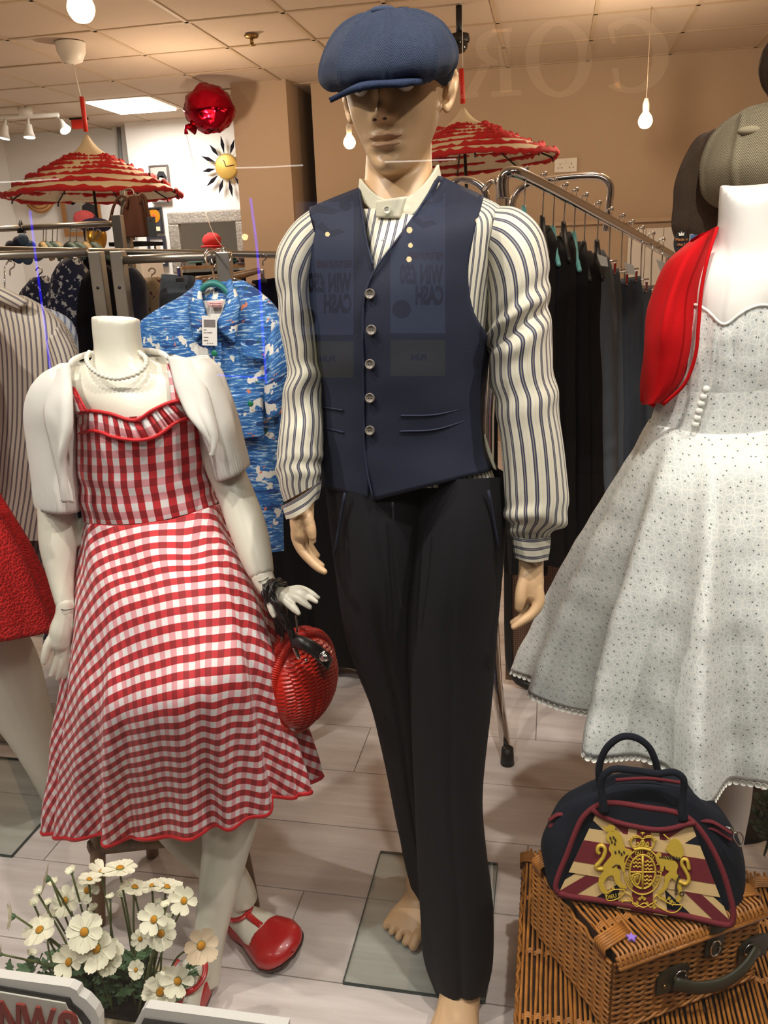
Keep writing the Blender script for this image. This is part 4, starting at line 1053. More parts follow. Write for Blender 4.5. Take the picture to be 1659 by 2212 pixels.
# --- stool
M_stool = m_wood('oiled_beech', (150, 112, 70), (104, 74, 44), (40., 40., 3.), .45)
z_s = .42
st = thing('wooden_stool', (-.92, 1.6, 0), 'brown wooden stool under the gingham skirt', 'stool')
cs = np.array([-.88, 1.60, 0])
boxo('seat', cs+(0, 0, .56), (.28, .28, .035), M_stool, st, bev=.01)
lp = [VZ(213, 2000, 0), VZ(548, 1960, 0), VZ(330, 1850, 0), VZ(520, 1840, 0)]
for p in lp:
    d = cs[:2]-p[:2]; q = np.array([p[0]+d[0]*.30, p[1]+d[1]*.30, .545])
    tube('leg', [p+(0, 0, .0), q], [.016, .021], M_stool, st, n=12)
def rail(p, q, z, k):
    a = np.array([p[0]+(cs[0]-p[0])*k, p[1]+(cs[1]-p[1])*k, z]); b = np.array([q[0]+(cs[0]-q[0])*k, q[1]+(cs[1]-q[1])*k, z])
    tube('apron', [a, b], .022, M_stool, st, n=8, flat=.5, up0=np.cross(b-a, (0, 0, 1)))
for i, j in ((0, 1), (0, 2), (1, 3), (2, 3)): rail(lp[i], lp[j], .22, .05)

# ================================================================ red wicker handbag on her wrist
hb_ = thing('wicker_handbag', VY(650, 1570, 1.42), 'red woven wicker handbag hanging from the seated figure\'s wrist', 'handbag')
M_rw = mat('red_lacquered_cane', (206, 36, 18), .28, var=.2, vs=60, coat=.3)
M_bl = mat('black_bag_leather', (26, 23, 22), .35)
bc = VY(646, 1468, 1.45); k_ = ((bc-CAM)@FW)/FPX
ax = np.array([.93, -.37, 0.]); sd = np.array([.37, .93, 0.])
def bag_half(sgn, nm):
    # lens-shaped half, its axis turned so the flat rim is seen nearly edge on
    m, n = 110, 260; P = np.zeros((m, n, 3))
    for j in range(m):
        r = math.sin(PI/2*j/(m-1))
        for i in range(n):
            an = 2*PI*i/n; rr = r
            dome = math.cos(PI/2*j/(m-1))**.9*.058
            x = rr*.098*math.cos(an); z = rr*.098*math.sin(an)
            if z > .0: z *= .95
            rows = z/.0078; colm = x/.017
            w = .0030*math.sin(rows*2*PI+(PI if int(math.floor(colm)) % 2 else 0))*abs(math.sin(colm*PI))**.4*min(1, (1-r)*8+.2)
            P[j, i] = bc+ax*sgn*(dome+w+.004)+sd*x+np.array([0, 0, z])
    return mk(nm, *grid(P, True)[:2], M_rw, hb_)
bag_half(1, 'front_shell'); bag_half(-1, 'back_shell')
for sg in (-1, 1):
    pts = [bc+ax*sg*.009+sd*.1*math.cos(a)+np.array([0, 0, .1*math.sin(a)]) for a in np.linspace(0, 2*PI, 90)]
    tube('rim_binding', pts, .0085, M_rw, hb_, n=8)
# wrapped cane turns round the rim: one part
gs = []
for sg in (-1, 1):
    for a in np.linspace(0, 2*PI, 150, endpoint=False):
        c0 = bc+ax*sg*.009+sd*.1*math.cos(a)+np.array([0, 0, .1*math.sin(a)]); rd = sd*math.cos(a)+np.array([0, 0, math.sin(a)])
        ring = [c0+.0092*(rd*math.cos(q)+ax*math.sin(q)) for q in np.linspace(0, 2*PI, 9)]
        gs.append(tube_geo(ring, .0021, 4, caps=False)[:2])
V, F, _ = join(*gs); tag(mk('cane_wrapping', V, F, M_rw, hb_), kind='stuff')
# leather flap with catch, rings and braided handle
sheet('leather_flap', [(626, 1372, 1.385), (652, 1374, 1.375), (682, 1388, 1.38), (706, 1408, 1.40), (718, 1424, 1.42)], [(630, 1398, 1.375), (654, 1404, 1.362), (676, 1418, 1.362), (696, 1436, 1.375), (708, 1448, 1.395)], M_bl, hb_, n=24, m=8, bulge=.006, solid=.003)
c = VY(703, 1420, 1.365); mk('clasp', *sphere_geo(c, (.009, .007, .008), 14, 10)[:2], M_chrome, hb_)
tube('clasp_plate', [c+(-.004, .006, 0), c+(-.002, .003, 0)], .011, M_chrome, hb_, n=14)
mk('rivet', *sphere_geo(VY(661, 1426, 1.372), .0035, 10, 8)[:2], M_chrome, hb_)
for a in ([(630, 1382, 1.385, 5), (637, 1400, 1.38, 6), (645, 1422, 1.378, 5)], [(608, 1366, 1.42, 4), (609, 1390, 1.418, 4.5), (611, 1412, 1.418, 4)]):
    ptube('handle_ferrule', a, M_chrome, hb_, n=10, res=8)
ptube('clasp_pin', [(639, 1330, 1.39, 2.2), (641, 1350, 1.39, 2.2), (642, 1372, 1.39, 2)], M_chrome, hb_, n=8, res=6)
def braid(name, pts, r, parent, res=80):
    q = cr(pts, res); path = np.array([VY(*p) for p in q]); Pt = []
    base = tube_pts(path, r*.62, 6)
    gs = [grid(base, True, True, True)[:2]]
    T = np.gradient(path, axis=0); T /= np.linalg.norm(T, axis=1)[:, None]
    s_ = np.concatenate([[0], np.cumsum(np.linalg.norm(np.diff(path, axis=0), axis=1))])
    a0 = np.cross(T, (0.31, .2, .9)); a0 /= np.linalg.norm(a0, axis=1)[:, None]; b0 = np.cross(T, a0)
    for ph in range(4):
        sg = 1 if ph % 2 else -1
        ang = sg*s_/(r*1.35)+ph*PI/2
        wv = 1+.22*np.sin(ang*2+ph)
        hp = path+(a0*np.cos(ang)[:, None]+b0*np.sin(ang)[:, None])*(r*.62*wv)[:, None]
        gs.append(tube_geo(hp, r*.46, 5)[:2])
    V, F, _ = join(*gs)
    return mk(name, V, F, M_bl, parent)
braid('handle', [(637, 1385, 1.382), (618, 1345, 1.372), (600, 1312, 1.36), (588, 1288, 1.36), (590, 1266, 1.372), (604, 1257, 1.395), (614, 1266, 1.425), (612, 1300, 1.455), (612, 1370, 1.46)], .0078, hb_, 140)
braid('handle', [(609, 1370, 1.418), (592, 1330, 1.40), (578, 1300, 1.375), (574, 1278, 1.37), (580, 1262, 1.382), (594, 1259, 1.405), (602, 1272, 1.44), (600, 1310, 1.465), (602, 1366, 1.47)], .0078, hb_, 140)

# ================================================================ the red lace dress figure at the left edge
M_rlace = m_lace('red_lace', (196, 18, 14), (140, 8, 8))
rf = thing('lace_skirt_mannequin', VZ(-20, 1800, 0), 'ivory mannequin in a red lace skirt, cut off at the left edge', 'mannequin')
RS = [(-335, 720, -45, 715, 1.75, .10, .10, 20), (-345, 800, -35, 800, 1.75, .112, .10, 8), (-325, 930, -55, 925, 1.75, .098, .095, 6), (-330, 1060, -30, 1050, 1.75, .12, .12, 10), (-345, 1120, 0, 1110, 1.75, .15, .14, 10), (-370, 1220, 50, 1200, 1.75, .19, .17, 10), (-390, 1320, 95, 1300, 1.75, .22, .19, 16), (-400, 1400, 122, 1362, 1.75, .235, .20, 24)]
shell('lace_dress', RS, M_rlace, rf, m=70, n=140, mode='arc', disp=lambda TH, T, P: (.014*np.sin(8*TH+1)+.008*np.sin(13*TH))*T+.004*np.sin(TH*60)*np.clip((T-.97)*30, 0, 1), solid=.003)
lg1 = limb([(-80, 1300, 1.74, 80), (0, 1430, 1.76, 76), (40, 1520, 1.79, 62), (75, 1600, 1.82, 46), (105, 1680, 1.85, 32), (125, 1740, 1.87, 24)])
lg2 = limb([(-260, 1300, 1.74, 80), (-262, 1430, 1.73, 74), (-262, 1560, 1.725, 58), (-262, 1680, 1.72, 40), (-262, 1760, 1.72, 30), (-262, 1800, 1.72, 28)])
tor = grid(shell_pts([(-235, 560, -145, 560, 1.75, .045, .045, 0), (-240, 640, -140, 640, 1.75, .05, .05, 0), (-330, 690, -50, 685, 1.75, .075, .08, 0), (-340, 800, -40, 800, 1.75, .105, .09, 0), (-315, 920, -65, 920, 1.75, .085, .08, 0), (-300, 1000, -70, 1000, 1.75, .09, .09, 0), (-340, 1150, -20, 1150, 1.75, .11, .11, 0), (-350, 1320, 10, 1320, 1.75, .13, .13, 0)], 16, 40), True, True, True)
blob('body', [lg1, lg2, (tor[0], tor[1])], M_ivory, rf, voxel=.006, it=4)
a = VZ(110, 1762, 0); b = VZ(0, 1872, 0)
boxo('base_plate', (a[0]-.21, 1.83, .0085), (.42, .42, .007), M_glass, rf, bev=.001)
for q in ((0, .21, .42, .0018), (0, -.21, .42, .0018), (.21, 0, .0018, .42)):
    boxo('plate_edge', (a[0]-.21+q[0], 1.83+q[1], .0085), (q[2], q[3], .0075), M_gedge, rf.children[-1] if rf.children[-1].name.startswith('base') else [c for c in rf.children if c.name.startswith('base')][0], bev=0)
# ================================================================ the white eyelet dress figure
M_plas = mat('white_plaster_figure', (228, 225, 220), .5)
M_eye = m_eyelet('white_broderie_anglaise')
M_wtrim = mat('white_cotton_trim', (232, 232, 224), .8)
M_rknit = mat('red_fine_knit', (190, 8, 16), .9, bump=.12, bs=600, spec=.2)
wf = thing('eyelet_dress_mannequin', np.array([.42, 1.75, 0]), 'headless white mannequin in a white eyelet dress and red bolero', 'mannequin')
WB_ = [(1556, 398, 1690, 390, 1.62, .05, .05, 42), (1553, 440, 1692, 435, 1.62, .052, .052, 22), (1550, 490, 1696, 488, 1.62, .056, .056, 14), (1535, 535, 1712, 530, 1.62, .062, .065, 14), (1490, 560, 1760, 555, 1.62, .07, .08, 10), (1450, 600, 1800, 590, 1.62, .085, .09, 8), (1476, 680, 1722, 670, 1.62, .100, .085, 0), (1468, 760, 1722, 750, 1.62, .094, .08, 0), (1450, 860, 1715, 850, 1.62, .082, .075, 0), (1430, 960, 1720, 950, 1.63, .085, .085, 0)]
gb = grid(shell_pts(WB_, 50, 72), True, True, True)
legw = limb([(1570, 1500, 1.72, 62), (1572, 1620, 1.73, 55), (1572, 1720, 1.74, 48), (1566, 1800, 1.75, 40), (1560, 1880, 1.76, 32), (1558, 1930, 1.765, 26)])
legw2 = limb([(1440, 1450, 1.74, 60), (1420, 1560, 1.78, 50), (1425, 1650, 1.80, 40), (1432, 1740, 1.81, 32), (1438, 1800, 1.815, 26)])
hip = grid(shell_pts([(1435, 960, 1715, 950, 1.63, .08, .08, 0), (1410, 1150, 1740, 1150, 1.68, .10, .11, 0), (1380, 1480, 1740, 1500, 1.73, .10, .11, 0)], 20, 40), True, True, True)
blob('body', [(gb[0], gb[1]), legw, legw2, (hip[0], hip[1])], M_plas, wf, voxel=.006, it=4)
armw = limb([(1490, 600, 1.62, 40), (1450, 690, 1.64, 40), (1440, 780, 1.67, 36), (1450, 850, 1.72, 30)])
blob('arm', [armw], M_plas, wf, voxel=.005)
BR = [(1462, 664, 1730, 650, 1.62, .118, .10, 20), (1446, 720, 1742, 712, 1.62, .118, .10, 16), (1436, 790, 1742, 785, 1.62, .112, .097, 14), (1424, 850, 1738, 845, 1.62, .102, .093, 14), (1412, 895, 1738, 892, 1.62, .10, .094, 20)]
P = shell_pts(BR, 40, 120, disp=lambda TH, T, P: (.0030*np.sin(TH*70)+.002*np.sin(TH*31+T*4))*np.exp(-((T-.35)/.3)**2)+.002*nz(P, 30., 1.))
TH = np.linspace(0, 2*PI, 120, endpoint=False); sw = -.018*np.exp(-((TH-1.80)/.20)**2)+.010*np.exp(-((TH-1.25)/.28)**2)+.010*np.exp(-((TH-2.35)/.28)**2)
P[:, :, 2] += np.clip(1-np.linspace(0, 1, 40)*2.2, 0, 1)[:, None]*sw[None]
u, v = shell_uv(P, 'arc', 1, 1); V, F, UVs = grid(P, True, False, False, u, v)
wb = mk('bodice', V, F, M_eye, wf, uv=UVs)
tag(wb, 'white pleated eyelet bodice')
tb = P[:1]
mk('neck_trim', *grid(tube_pts(np.vstack([tb[0], tb[0][:1]]), .003, 6)[:-1], True)[:2], M_wtrim, wb)
shell('waistband', [(1424, 838, 1738, 832, 1.62, .107, .097, 14), (1416, 875, 1736, 872, 1.62, .105, .097, 20), (1404, 915, 1742, 912, 1.62, .105, .10, 30)], M_eye, wb, m=16, n=100, mode='arc')
SKW = [(1402, 912, 1744, 908, 1.62, .105, .10, 30), (1365, 985, 1790, 985, 1.63, .16, .13, 44), (1315, 1080, 1850, 1085, 1.65, .215, .165, 66), (1262, 1190, 1905, 1200, 1.67, .26, .195, 100), (1215, 1300, 1950, 1315, 1.69, .295, .215, 140), (1180, 1395, 1985, 1415, 1.70, .315, .23, 185), (1158, 1466, 2012, 1495, 1.70, .325, .24, 232)]
def wskd(TH, T, P):
    k = T**1.3
    return k*(.056*np.sin(13*TH+.9+.5*np.sin(2*TH))+.016*np.sin(23*TH+2.2))+.003*nz(P, 14., 4.)+.004*nz(P*np.array([1, 1, 2.]), 9., 7.)
P = shell_pts(SKW, 90, 260, disp=wskd)
u, v = shell_uv(P, 'arc', 1, 1)
V, F, UVs = grid(P, True, False, False, u, v)
ws = mk('skirt', V, F, M_eye, wf, uv=UVs, solid=.0015)
tag(ws, 'full white eyelet skirt with a scalloped hem')
# scalloped edging: little discs along the hem, those on the visible side
r = .0062
ring_g = [(r*.95, -.001), (r, .0), (r*.95, .0012), (r*.62, .0006), (r*.55, .0014), (r*.25, .0006), (0, .0014)]
g = lathe_geo(ring_g, 12); me_l = proto('lace_loop', g[0], g[1], M_wtrim)
hemp = np.vstack([P[-1], P[-1][:1]]); s_ = np.concatenate([[0], np.cumsum(np.linalg.norm(np.diff(hemp, axis=0), axis=1))])
nr = normals(P, True)[-1]; nr = np.vstack([nr, nr[:1]])
d = .004
while d < s_[-1]*.56:
    p = np.array([np.interp(d, s_, hemp[:, k]) for k in range(3)]); nn = np.array([np.interp(d, s_, nr[:, k]) for k in range(3)])
    put('lace_loop', me_l, ws, p-np.array([0, 0, .0055]), Vector([float(q) for q in nn]).to_track_quat('Z', 'Y').to_matrix())
    d += .0125
for px, py in ((1525, 841), (1519, 857), (1514, 872), (1510, 888), (1506, 903), (1502, 917)):
    s = (px-1575)/165.; c = VY(px, py, 1.62-.110*math.sqrt(1-s*s)-.006)
    mk('covered_button', *sphere_geo(c, (.0068, .005, .0068), 14, 10)[:2], M_wtrim, wb)
# red bolero
def rkd(TH, T, P): return -.014*np.exp(-((TH-1.75-.5*(T-.5))/.16)**2)*np.exp(-((T-.45)/.25)**2)+.004*nz(P, 12., 3.)
rb_ = shell('bolero', [(1492, 522, 1549, 490, 1.61, .05, .05, 0), (1438, 568, 1532, 545, 1.61, .085, .07, 0), (1404, 645, 1517, 620, 1.61, .105, .075, 0), (1392, 725, 1509, 700, 1.61, .118, .075, 0), (1388, 790, 1503, 765, 1.61, .115, .07, 0), (1385, 832, 1486, 820, 1.61, .11, .06, 0), (1385, 856, 1462, 848, 1.61, .105, .055, 0), (1388, 874, 1428, 872, 1.61, .10, .05, 0)], M_rknit, wf, m=70, n=90, disp=rkd)
tag(rb_, 'short red knitted bolero')
sheet('cuff', [(1392, 770, 1.575), (1386, 830, 1.575), (1384, 866, 1.575)], [(1430, 770, 1.555), (1428, 840, 1.56), (1412, 880, 1.57)], M_rknit, rb_, n=16, m=10, bulge=.012)
ptube('front_binding', [(1549, 492, 1.56, 4), (1530, 552, 1.51, 4), (1516, 620, 1.495, 4), (1509, 700, 1.488, 4), (1502, 768, 1.49, 4), (1478, 830, 1.50, 4), (1432, 874, 1.52, 4)], M_rknit, rb_, n=8, res=40)
shell('back', [(1500, 530, 1760, 510, 1.64, .0, .07, 0), (1440, 600, 1810, 580, 1.64, .0, .10, 0), (1440, 720, 1800, 700, 1.64, .0, .10, 0), (1440, 800, 1770, 790, 1.64, .0, .09, 0)], M_rknit, rb_, m=16, n=60)

# ================================================================ wicker hampers
M_wick = NT('golden_willow'); oi = M_wick.noise(35, 4.); M_wick.col(M_wick.mix(oi, lin((200, 132, 58)), lin((92, 52, 20)))); M_wick = M_wick.fin(.42)
M_wickd = mat('willow_inside_dark', (58, 36, 18), .8)
M_hleather = mat('dark_green_strap_leather', (52, 50, 36), .5)
M_bleather = mat('brown_strap_leather', (128, 62, 34), .45)
def weave(O, ux, uy, nrm, W, H, pitch=.0056, stake=.021, r=.0031, jit=.0006):
    """rows of willow woven over upright stakes in the plane O + ux*W + uy*H"""
    gs = []; O, ux, uy, nrm = map(lambda q: np.array(q, float), (O, ux, uy, nrm)); ns = max(2, int(W/stake)); rows = int(H/pitch)
    xs = np.linspace(0, W, ns*2+1)
    for j in range(rows):
        z = (j+.5)*pitch; ph = j % 2
        pts = [O+ux*x+uy*(z+random.uniform(-jit, jit))+nrm*(.0028*(1 if ((i//2)+ph) % 2 else -1)*(1 if i % 2 else .0)+.002) for i, x in enumerate(xs)]
        gs.append(tube_geo(pts, r*random.uniform(.85, 1.1), 5, caps=False, up0=nrm)[:2])
    return gs
def lid(O, ux, uy, W, D, r=.0032, pitch=.0085, bend=.018, bands=3):
    """strands laid front to back, bent down over the front rim, with cross bands"""
    gs = []; O, ux, uy = map(lambda q: np.array(q, float), (O, ux, uy)); up = np.array([0, 0, 1.])
    n = int(W/pitch)
    for i in range(n):
        x = (i+.5)*pitch; w = [random.uniform(-.0015, .0015) for _ in range(5)]
        pts = [O+ux*(x+w[0])-up*bend-uy*.006, O+ux*(x+w[0])-up*.006-uy*.008, O+ux*x+uy*.004+up*.003, O+ux*(x+w[1])+uy*.03+up*.001]+[O+ux*(x+w[2+k % 3])+uy*(.03+(D-.03)*(k+1)/6)+up*(.002*(-1)**(k+i)) for k in range(6)]
        gs.append(tube_geo(pts, r*random.uniform(.8, 1.15), 5, caps=False)[:2])
    for b in range(bands):
        for q in (-.004, .0, .004):
            y = D*(b+1)/(bands+1)+q
            pts = [O+ux*x+uy*y+up*(.004*(-1)**k) for k, x in enumerate(np.linspace(0, W, n+1))]
            gs.append(tube_geo(pts, .0022, 4, caps=False)[:2])
    for q in range(3):                       # rim rods
        gs.append(tube_geo([O-uy*.004*q-up*(.004+.006*q), O+ux*W-uy*.004*q-up*(.004+.006*q)], .004, 6)[:2])
    return gs
def merge(gs): V, F, _ = join(*gs); return V, F
def hamper(name, O, a, b, W, D, z0, z1, label):
    """O = front left corner, a along the front, b towards the back"""
    t = thing(name, (O[0], O[1], z0), label, 'hamper'); up = np.array([0, 0, 1.]); H = z1-z0
    O3 = np.array([O[0], O[1], z0]); c = O3+a*W/2+b*D/2
    bx = boxo('inner_box', c+up*(H/2-.004), (W-.012, D-.012, H-.012), M_wickd, t, rz=math.atan2(a[1], a[0]))
    for nm, o, ux, nn, L in (('front_weave', O3, a, -b, W), ('back_weave', O3+b*D, a, b, W), ('side_weave', O3, b, -a, D), ('side_weave', O3+a*W, b, a, D)):
        tag(mk(nm, *merge(weave(o, ux, up, nn, L, H-.012)), M_wick, t), kind='stuff')
    tag(mk('lid_strands', *merge(lid(O3+up*H-b*.008, a, b, W, D+.012)), M_wick, t), kind='stuff')
    for k, (o, dx, dy) in enumerate(((O3, 1, 1), (O3+a*W, -1, 1), (O3+b*D, 1, -1), (O3+a*W+b*D, -1, -1))):
        gs = []                              # corner lashings
        for q in range(6):
            p = o+a*dx*.004+b*dy*(.012+.005*q)+up*H
            gs.append(tube_geo([p-a*dx*.012-up*.016, p-a*dx*.013+up*.002, p+up*.006, p+a*dx*.03+b*dy*.006+up*.007, p+a*dx*.045+b*dy*.012+up*.002], .0028, 5)[:2])
        mk('corner_lashing', *merge(gs), M_wick, t)
    for o, d1, L in ((O3, a, W), (O3, b, D), (O3+a*W, b, D)):      # twisted foot and rim borders
        gs = []
        for ph in range(3):
            pts = [o+d1*L*q+up*(.006+.004*math.sin(q*L/.012+ph*2.1))+np.cross(d1, up)*(.004*math.cos(q*L/.012+ph*2.1)+.003) for q in np.linspace(0, 1, int(L/.004))]
            gs.append(tube_geo(pts, .003, 4, caps=False)[:2])
        mk('foot_border', *merge(gs), M_wick, t)
    return t, O3
Z1, Z2 = .27, .44
aX, bY = np.array([1., 0, 0]), np.array([0, 1., 0])
lo, O3 = hamper('wicker_hamper', (-.030, .985), aX, bY, .50, .545, 0, Z1, 'large golden wicker hamper standing on the floor, lower of the two')
for x in (.13, .34):
    sg = [np.array([x, 1.04, Z1+.006]), np.array([x, .985, Z1+.008]), np.array([x, .968, Z1-.01]), np.array([x, .966, Z1-.11])]
    s2 = tube('leather_strap', cr(sg, 14), .016, M_bleather, lo, n=8, flat=.18, up0=(0, -.3, 1))
    for zz in (-.03, -.08): mk('stud', *sphere_geo((x, .962, Z1+zz), (.006, .003, .006), 12, 8)[:2], M_chrome, s2)
f0 = VZ(1325, 2072, Z2); f1 = VZ(1656, 1952, Z2); a = f1-f0; W = np.linalg.norm(a); a /= W; b = np.array([-a[1], a[0], 0])
O_ = f0+a*.006+b*.008
uh, O3 = hamper('wicker_hamper', (O_[0], O_[1]), a, b, W-.012, .25, Z1+.008, Z2, 'smaller wicker hamper with a dark leather handle, stacked on the larger')
# handle of dark leather on the front, clasp strap over the lid
W2 = W-.012
def fpt(x, z, out): return O3+a*x+np.array([0, 0, z])-b*out
H2 = Z2-Z1-.008
for x in (.115, .285):
    pl_ = [fpt(x+dx, H2*.45+dz, .0065) for dx, dz in ((-.032, -.02), (.03, -.022), (.032, .02), (.02, .026), (-.02, .026), (-.032, .012))]
    pp = mk('handle_plate', *prism_geo(pl_, -b*.004), M_hleather, uh, smooth=False)
    for dx in (-.018, .004): mk('rivet', *sphere_geo(fpt(x+dx, H2*.45-.004, .0115), .0035, 10, 8)[:2], M_brass, pp)
    ringp = [fpt(x+(.012 if x < .2 else -.012)+.012*math.cos(q), H2*.45+.006+.012*math.sin(q), .013) for q in np.linspace(0, 2*PI, 14)]
    tube('handle_ring', ringp, .0016, M_chrome, pp, n=6)
hp = cr([fpt(.112, H2*.45, .016), fpt(.15, H2*.45-.012, .028), fpt(.2, H2*.45-.016, .034), fpt(.25, H2*.45-.008, .028), fpt(.286, H2*.45+.006, .016)], 26)
tube('carry_handle', hp, .0125, M_hleather, uh, n=12, flat=.45, up0=-b)
cs_ = cr([fpt(.195, H2+.009, -.05), fpt(.197, H2+.010, .0), fpt(.198, H2+.0, .016), fpt(.196, H2-.03, .012), fpt(.192, H2-.062, .013)], 24)
cl_ = tube('clasp_strap', cs_, .02, M_hleather, uh, n=10, flat=.16, up0=(0, 0, 1))
tube('clasp_loop', [fpt(.192+.010*math.cos(q), H2-.045+.016*math.sin(q), .017) for q in np.linspace(0, 2*PI, 16)], .0016, M_chrome, cl_, n=6)
# purple star confetti on the lid
c = VZ(1364, 2023, Z2+.012)
P = [(c[0]+(.0095 if i % 2 == 0 else .0045)*math.cos(PI/2+PI/5*i), c[1]+(.0095 if i % 2 == 0 else .0045)*math.sin(PI/2+PI/5*i), c[2]-.004) for i in range(10)]
tag(mk('star_ornament', *prism_geo(P, (0, 0, .004)), mat('violet_plastic', (150, 118, 222), .4), smooth=False), 'tiny violet star lying on the wicker lid', 'ornament')

# ================================================================ the flag bag
M_navy = mat('navy_felt', (24, 29, 39), .95, var=.15, vs=300, spec=.2)
M_tan = mat('tan_felt', (204, 174, 122), .85, var=.08, vs=200)
M_mar = mat('maroon_felt', (104, 22, 34), .85, var=.15, vs=200)
M_thread = mat('gold_thread', (222, 188, 70), .4, .25, var=.25, vs=700, bump=.4, bs=900)
M_dthread = mat('dark_thread', (44, 30, 20), .7)
zb = Z2+.010
pBL = VZ(1203, 1937, zb); pBR = VZ(1581, 2002, zb)
pTM = VY(1390, 1748, (pBL[1]+pBR[1])/2+.055)
pn = np.cross(pBR-pBL, pTM-pBL); pn /= np.linalg.norm(pn)
if pn[1] > 0: pn = -pn
def onp(px, py, off=0.):                     # point of the bag's front plane
    d = ray(px, py); o = pBL+pn*off; return CAM+d*(((o-CAM)@pn)/(d@pn))
bag = thing('flag_bag', (pBL+pBR)/2, 'navy felt bag with a tan and maroon flag front and gold crest', 'bag')
q4 = [onp(1203, 1937), onp(1581, 2002), onp(1487, 1762), onp(1299, 1733)]
def puv(u, v, off): return (q4[0]*(1-u)*(1-v)+q4[1]*u*(1-v)+q4[2]*u*v+q4[3]*(1-u)*v)+pn*off
def clip(poly, a_, b_, c_):                  # keep a*u+b*v<=c
    out = []
    for i in range(len(poly)):
        p, q = poly[i], poly[(i+1) % len(poly)]; fp = a_*p[0]+b_*p[1]-c_; fq = a_*q[0]+b_*q[1]-c_
        if fp <= 0: out.append(p)
        if fp*fq < 0: t_ = fp/(fp-fq); out.append((p[0]+(q[0]-p[0])*t_, p[1]+(q[1]-p[1])*t_))
    return out
def flagpiece(name, poly, off, m_):
    for h in ((-1, 0, 0), (1, 0, 1), (0, -1, 0), (0, 1, .93)):
        poly = clip(poly, *h)
        if len(poly) < 3: return
    P = [puv(u_, v_, off) for u_, v_ in poly]
    mk(name, *prism_geo(P, pn*.0012), m_, bag, smooth=False)
flagpiece('front_panel', [(0, 0), (1, 0), (1, 1), (0, 1)], .0, M_navy)
def diag(p, q, w): 
    dx, dy = q[0]-p[0], q[1]-p[1]; L = math.hypot(dx, dy); nx, ny = -dy/L*w, dx/L*w
    return [(p[0]+nx, p[1]+ny), (q[0]+nx, q[1]+ny), (q[0]-nx, q[1]-ny), (p[0]-nx, p[1]-ny)]
for p, q in (((-.1, -.1), (1.1, 1.1)), ((-.1, 1.1), (1.1, -.1))):
    flagpiece('flag_stripe', diag(p, q, .13), .0006 if p[1] < 0 else .0010, M_tan)
    flagpiece('flag_stripe', diag(p, q, .05), .0016 if p[1] < 0 else .0019, M_mar)
flagpiece('flag_band', [(0, .27), (1, .27), (1, .73), (0, .73)], .0024, M_tan)
flagpiece('flag_band', [(.355, 0), (.645, 0), (.645, 1), (.355, 1)], .0027, M_tan)
flagpiece('flag_band', [(0, .39), (1, .39), (1, .61), (0, .61)], .0033, M_mar)
flagpiece('flag_band', [(.435, 0), (.565, 0), (.565, 1), (.435, 1)], .0036, M_mar)
K = .2652
def cpx(x, y): return 1180+K*x, 1720+K*y
sc_ = [onp(*cpx(*p), .0045) for p in ((370, 95), (430, 75), (640, 75), (1040, 130), (1160, 195), (1100, 235), (1000, 262), (800, 248), (600, 205), (440, 155))]
mk('pocket_scoop', *prism_geo(sc_, pn*.0012), M_navy, bag, smooth=False)
def line(name, pts, w, m_, off=.0065, parent=None, res=40):
    q = cr(pts, res); P = np.array([onp(*cpx(*p), off) for p in q])
    return tube(name, P, w*.00017, m_, parent or bag, n=6)
line('scoop_binding', [(375, 105), (430, 150), (560, 205), (720, 245), (880, 270), (1020, 262), (1150, 225), (1215, 215)], 28, M_mar, .006)
edge = [(100, 790), (75, 740), (100, 640), (170, 470), (230, 310), (300, 170), (420, 75), (560, 55), (800, 90), (1040, 128), (1160, 180), (1260, 280), (1360, 440), (1440, 620), (1500, 820), (1525, 960), (1500, 1045), (1420, 1040), (1180, 985), (800, 910), (440, 850), (200, 815), (100, 790)]
line('panel_piping', edge, 30, M_mar, .003, res=140)
# --- crest in gold thread, drawn on the flag
cr_e = mk('crest', *prism_geo([onp(*cpx(785+105*math.cos(q), 612+135*math.sin(q)), .0052) for q in np.linspace(0, 2*PI, 40, endpoint=False)], pn*.0006), M_mar, bag, smooth=False)
tag(cr_e, 'gold embroidered royal crest')
def gold(pts, off=.0062, m_=None, smooth=True):
    if smooth: pts = list(cr(list(pts)+[pts[0]], len(pts)*4)[:-1])
    P = [onp(*cpx(*p), off) for p in pts]
    bm = bmesh.new(); vs = [bm.verts.new(p) for p in P]; f = bm.faces.new(vs); bmesh.ops.triangulate(bm, faces=[f])
    V = np.array([x.co[:] for x in bm.verts]); F = [tuple(x.index for x in y.verts) for y in bm.faces]; bm.free()
    n = len(V); F2 = F+[tuple(n+k for k in reversed(f)) for f in F]+[(i, (i+1) % n, n+(i+1) % n, n+i) for i in range(n)]
    mk('gold_embroidery', np.vstack([V, V+pn*.0012]), F2, m_ or M_thread, cr_e, smooth=False)
def gl(pts, w, m_=None, off=.0068, res=24): 
    q = cr(pts, res); P = np.array([onp(*cpx(*p), off) for p in q]); tube('gold_stitch', P, w*.000155, m_ or M_thread, cr_e, n=5)
gold([(500, 295), (560, 275), (596, 300), (622, 350), (640, 415), (690, 438), (702, 468), (652, 482), (636, 520), (642, 560), (642, 602), (620, 612), (602, 565), (575, 575), (600, 612), (602, 660), (612, 700), (655, 735), (655, 750), (600, 742), (560, 692), (542, 645), (500, 655), (472, 700), (482, 750), (515, 790), (468, 792), (428, 730), (430, 660), (455, 620), (460, 570), (498, 520), (530, 475), (508, 430), (520, 385), (488, 345)])
gl([(462, 590), (420, 592), (404, 572), (430, 545), (468, 490), (480, 435), (455, 400), (425, 412), (418, 452), (436, 470)], 24)
gold([(482, 288), (470, 248), (498, 246), (515, 228), (540, 236), (565, 250), (552, 288)], smooth=False)
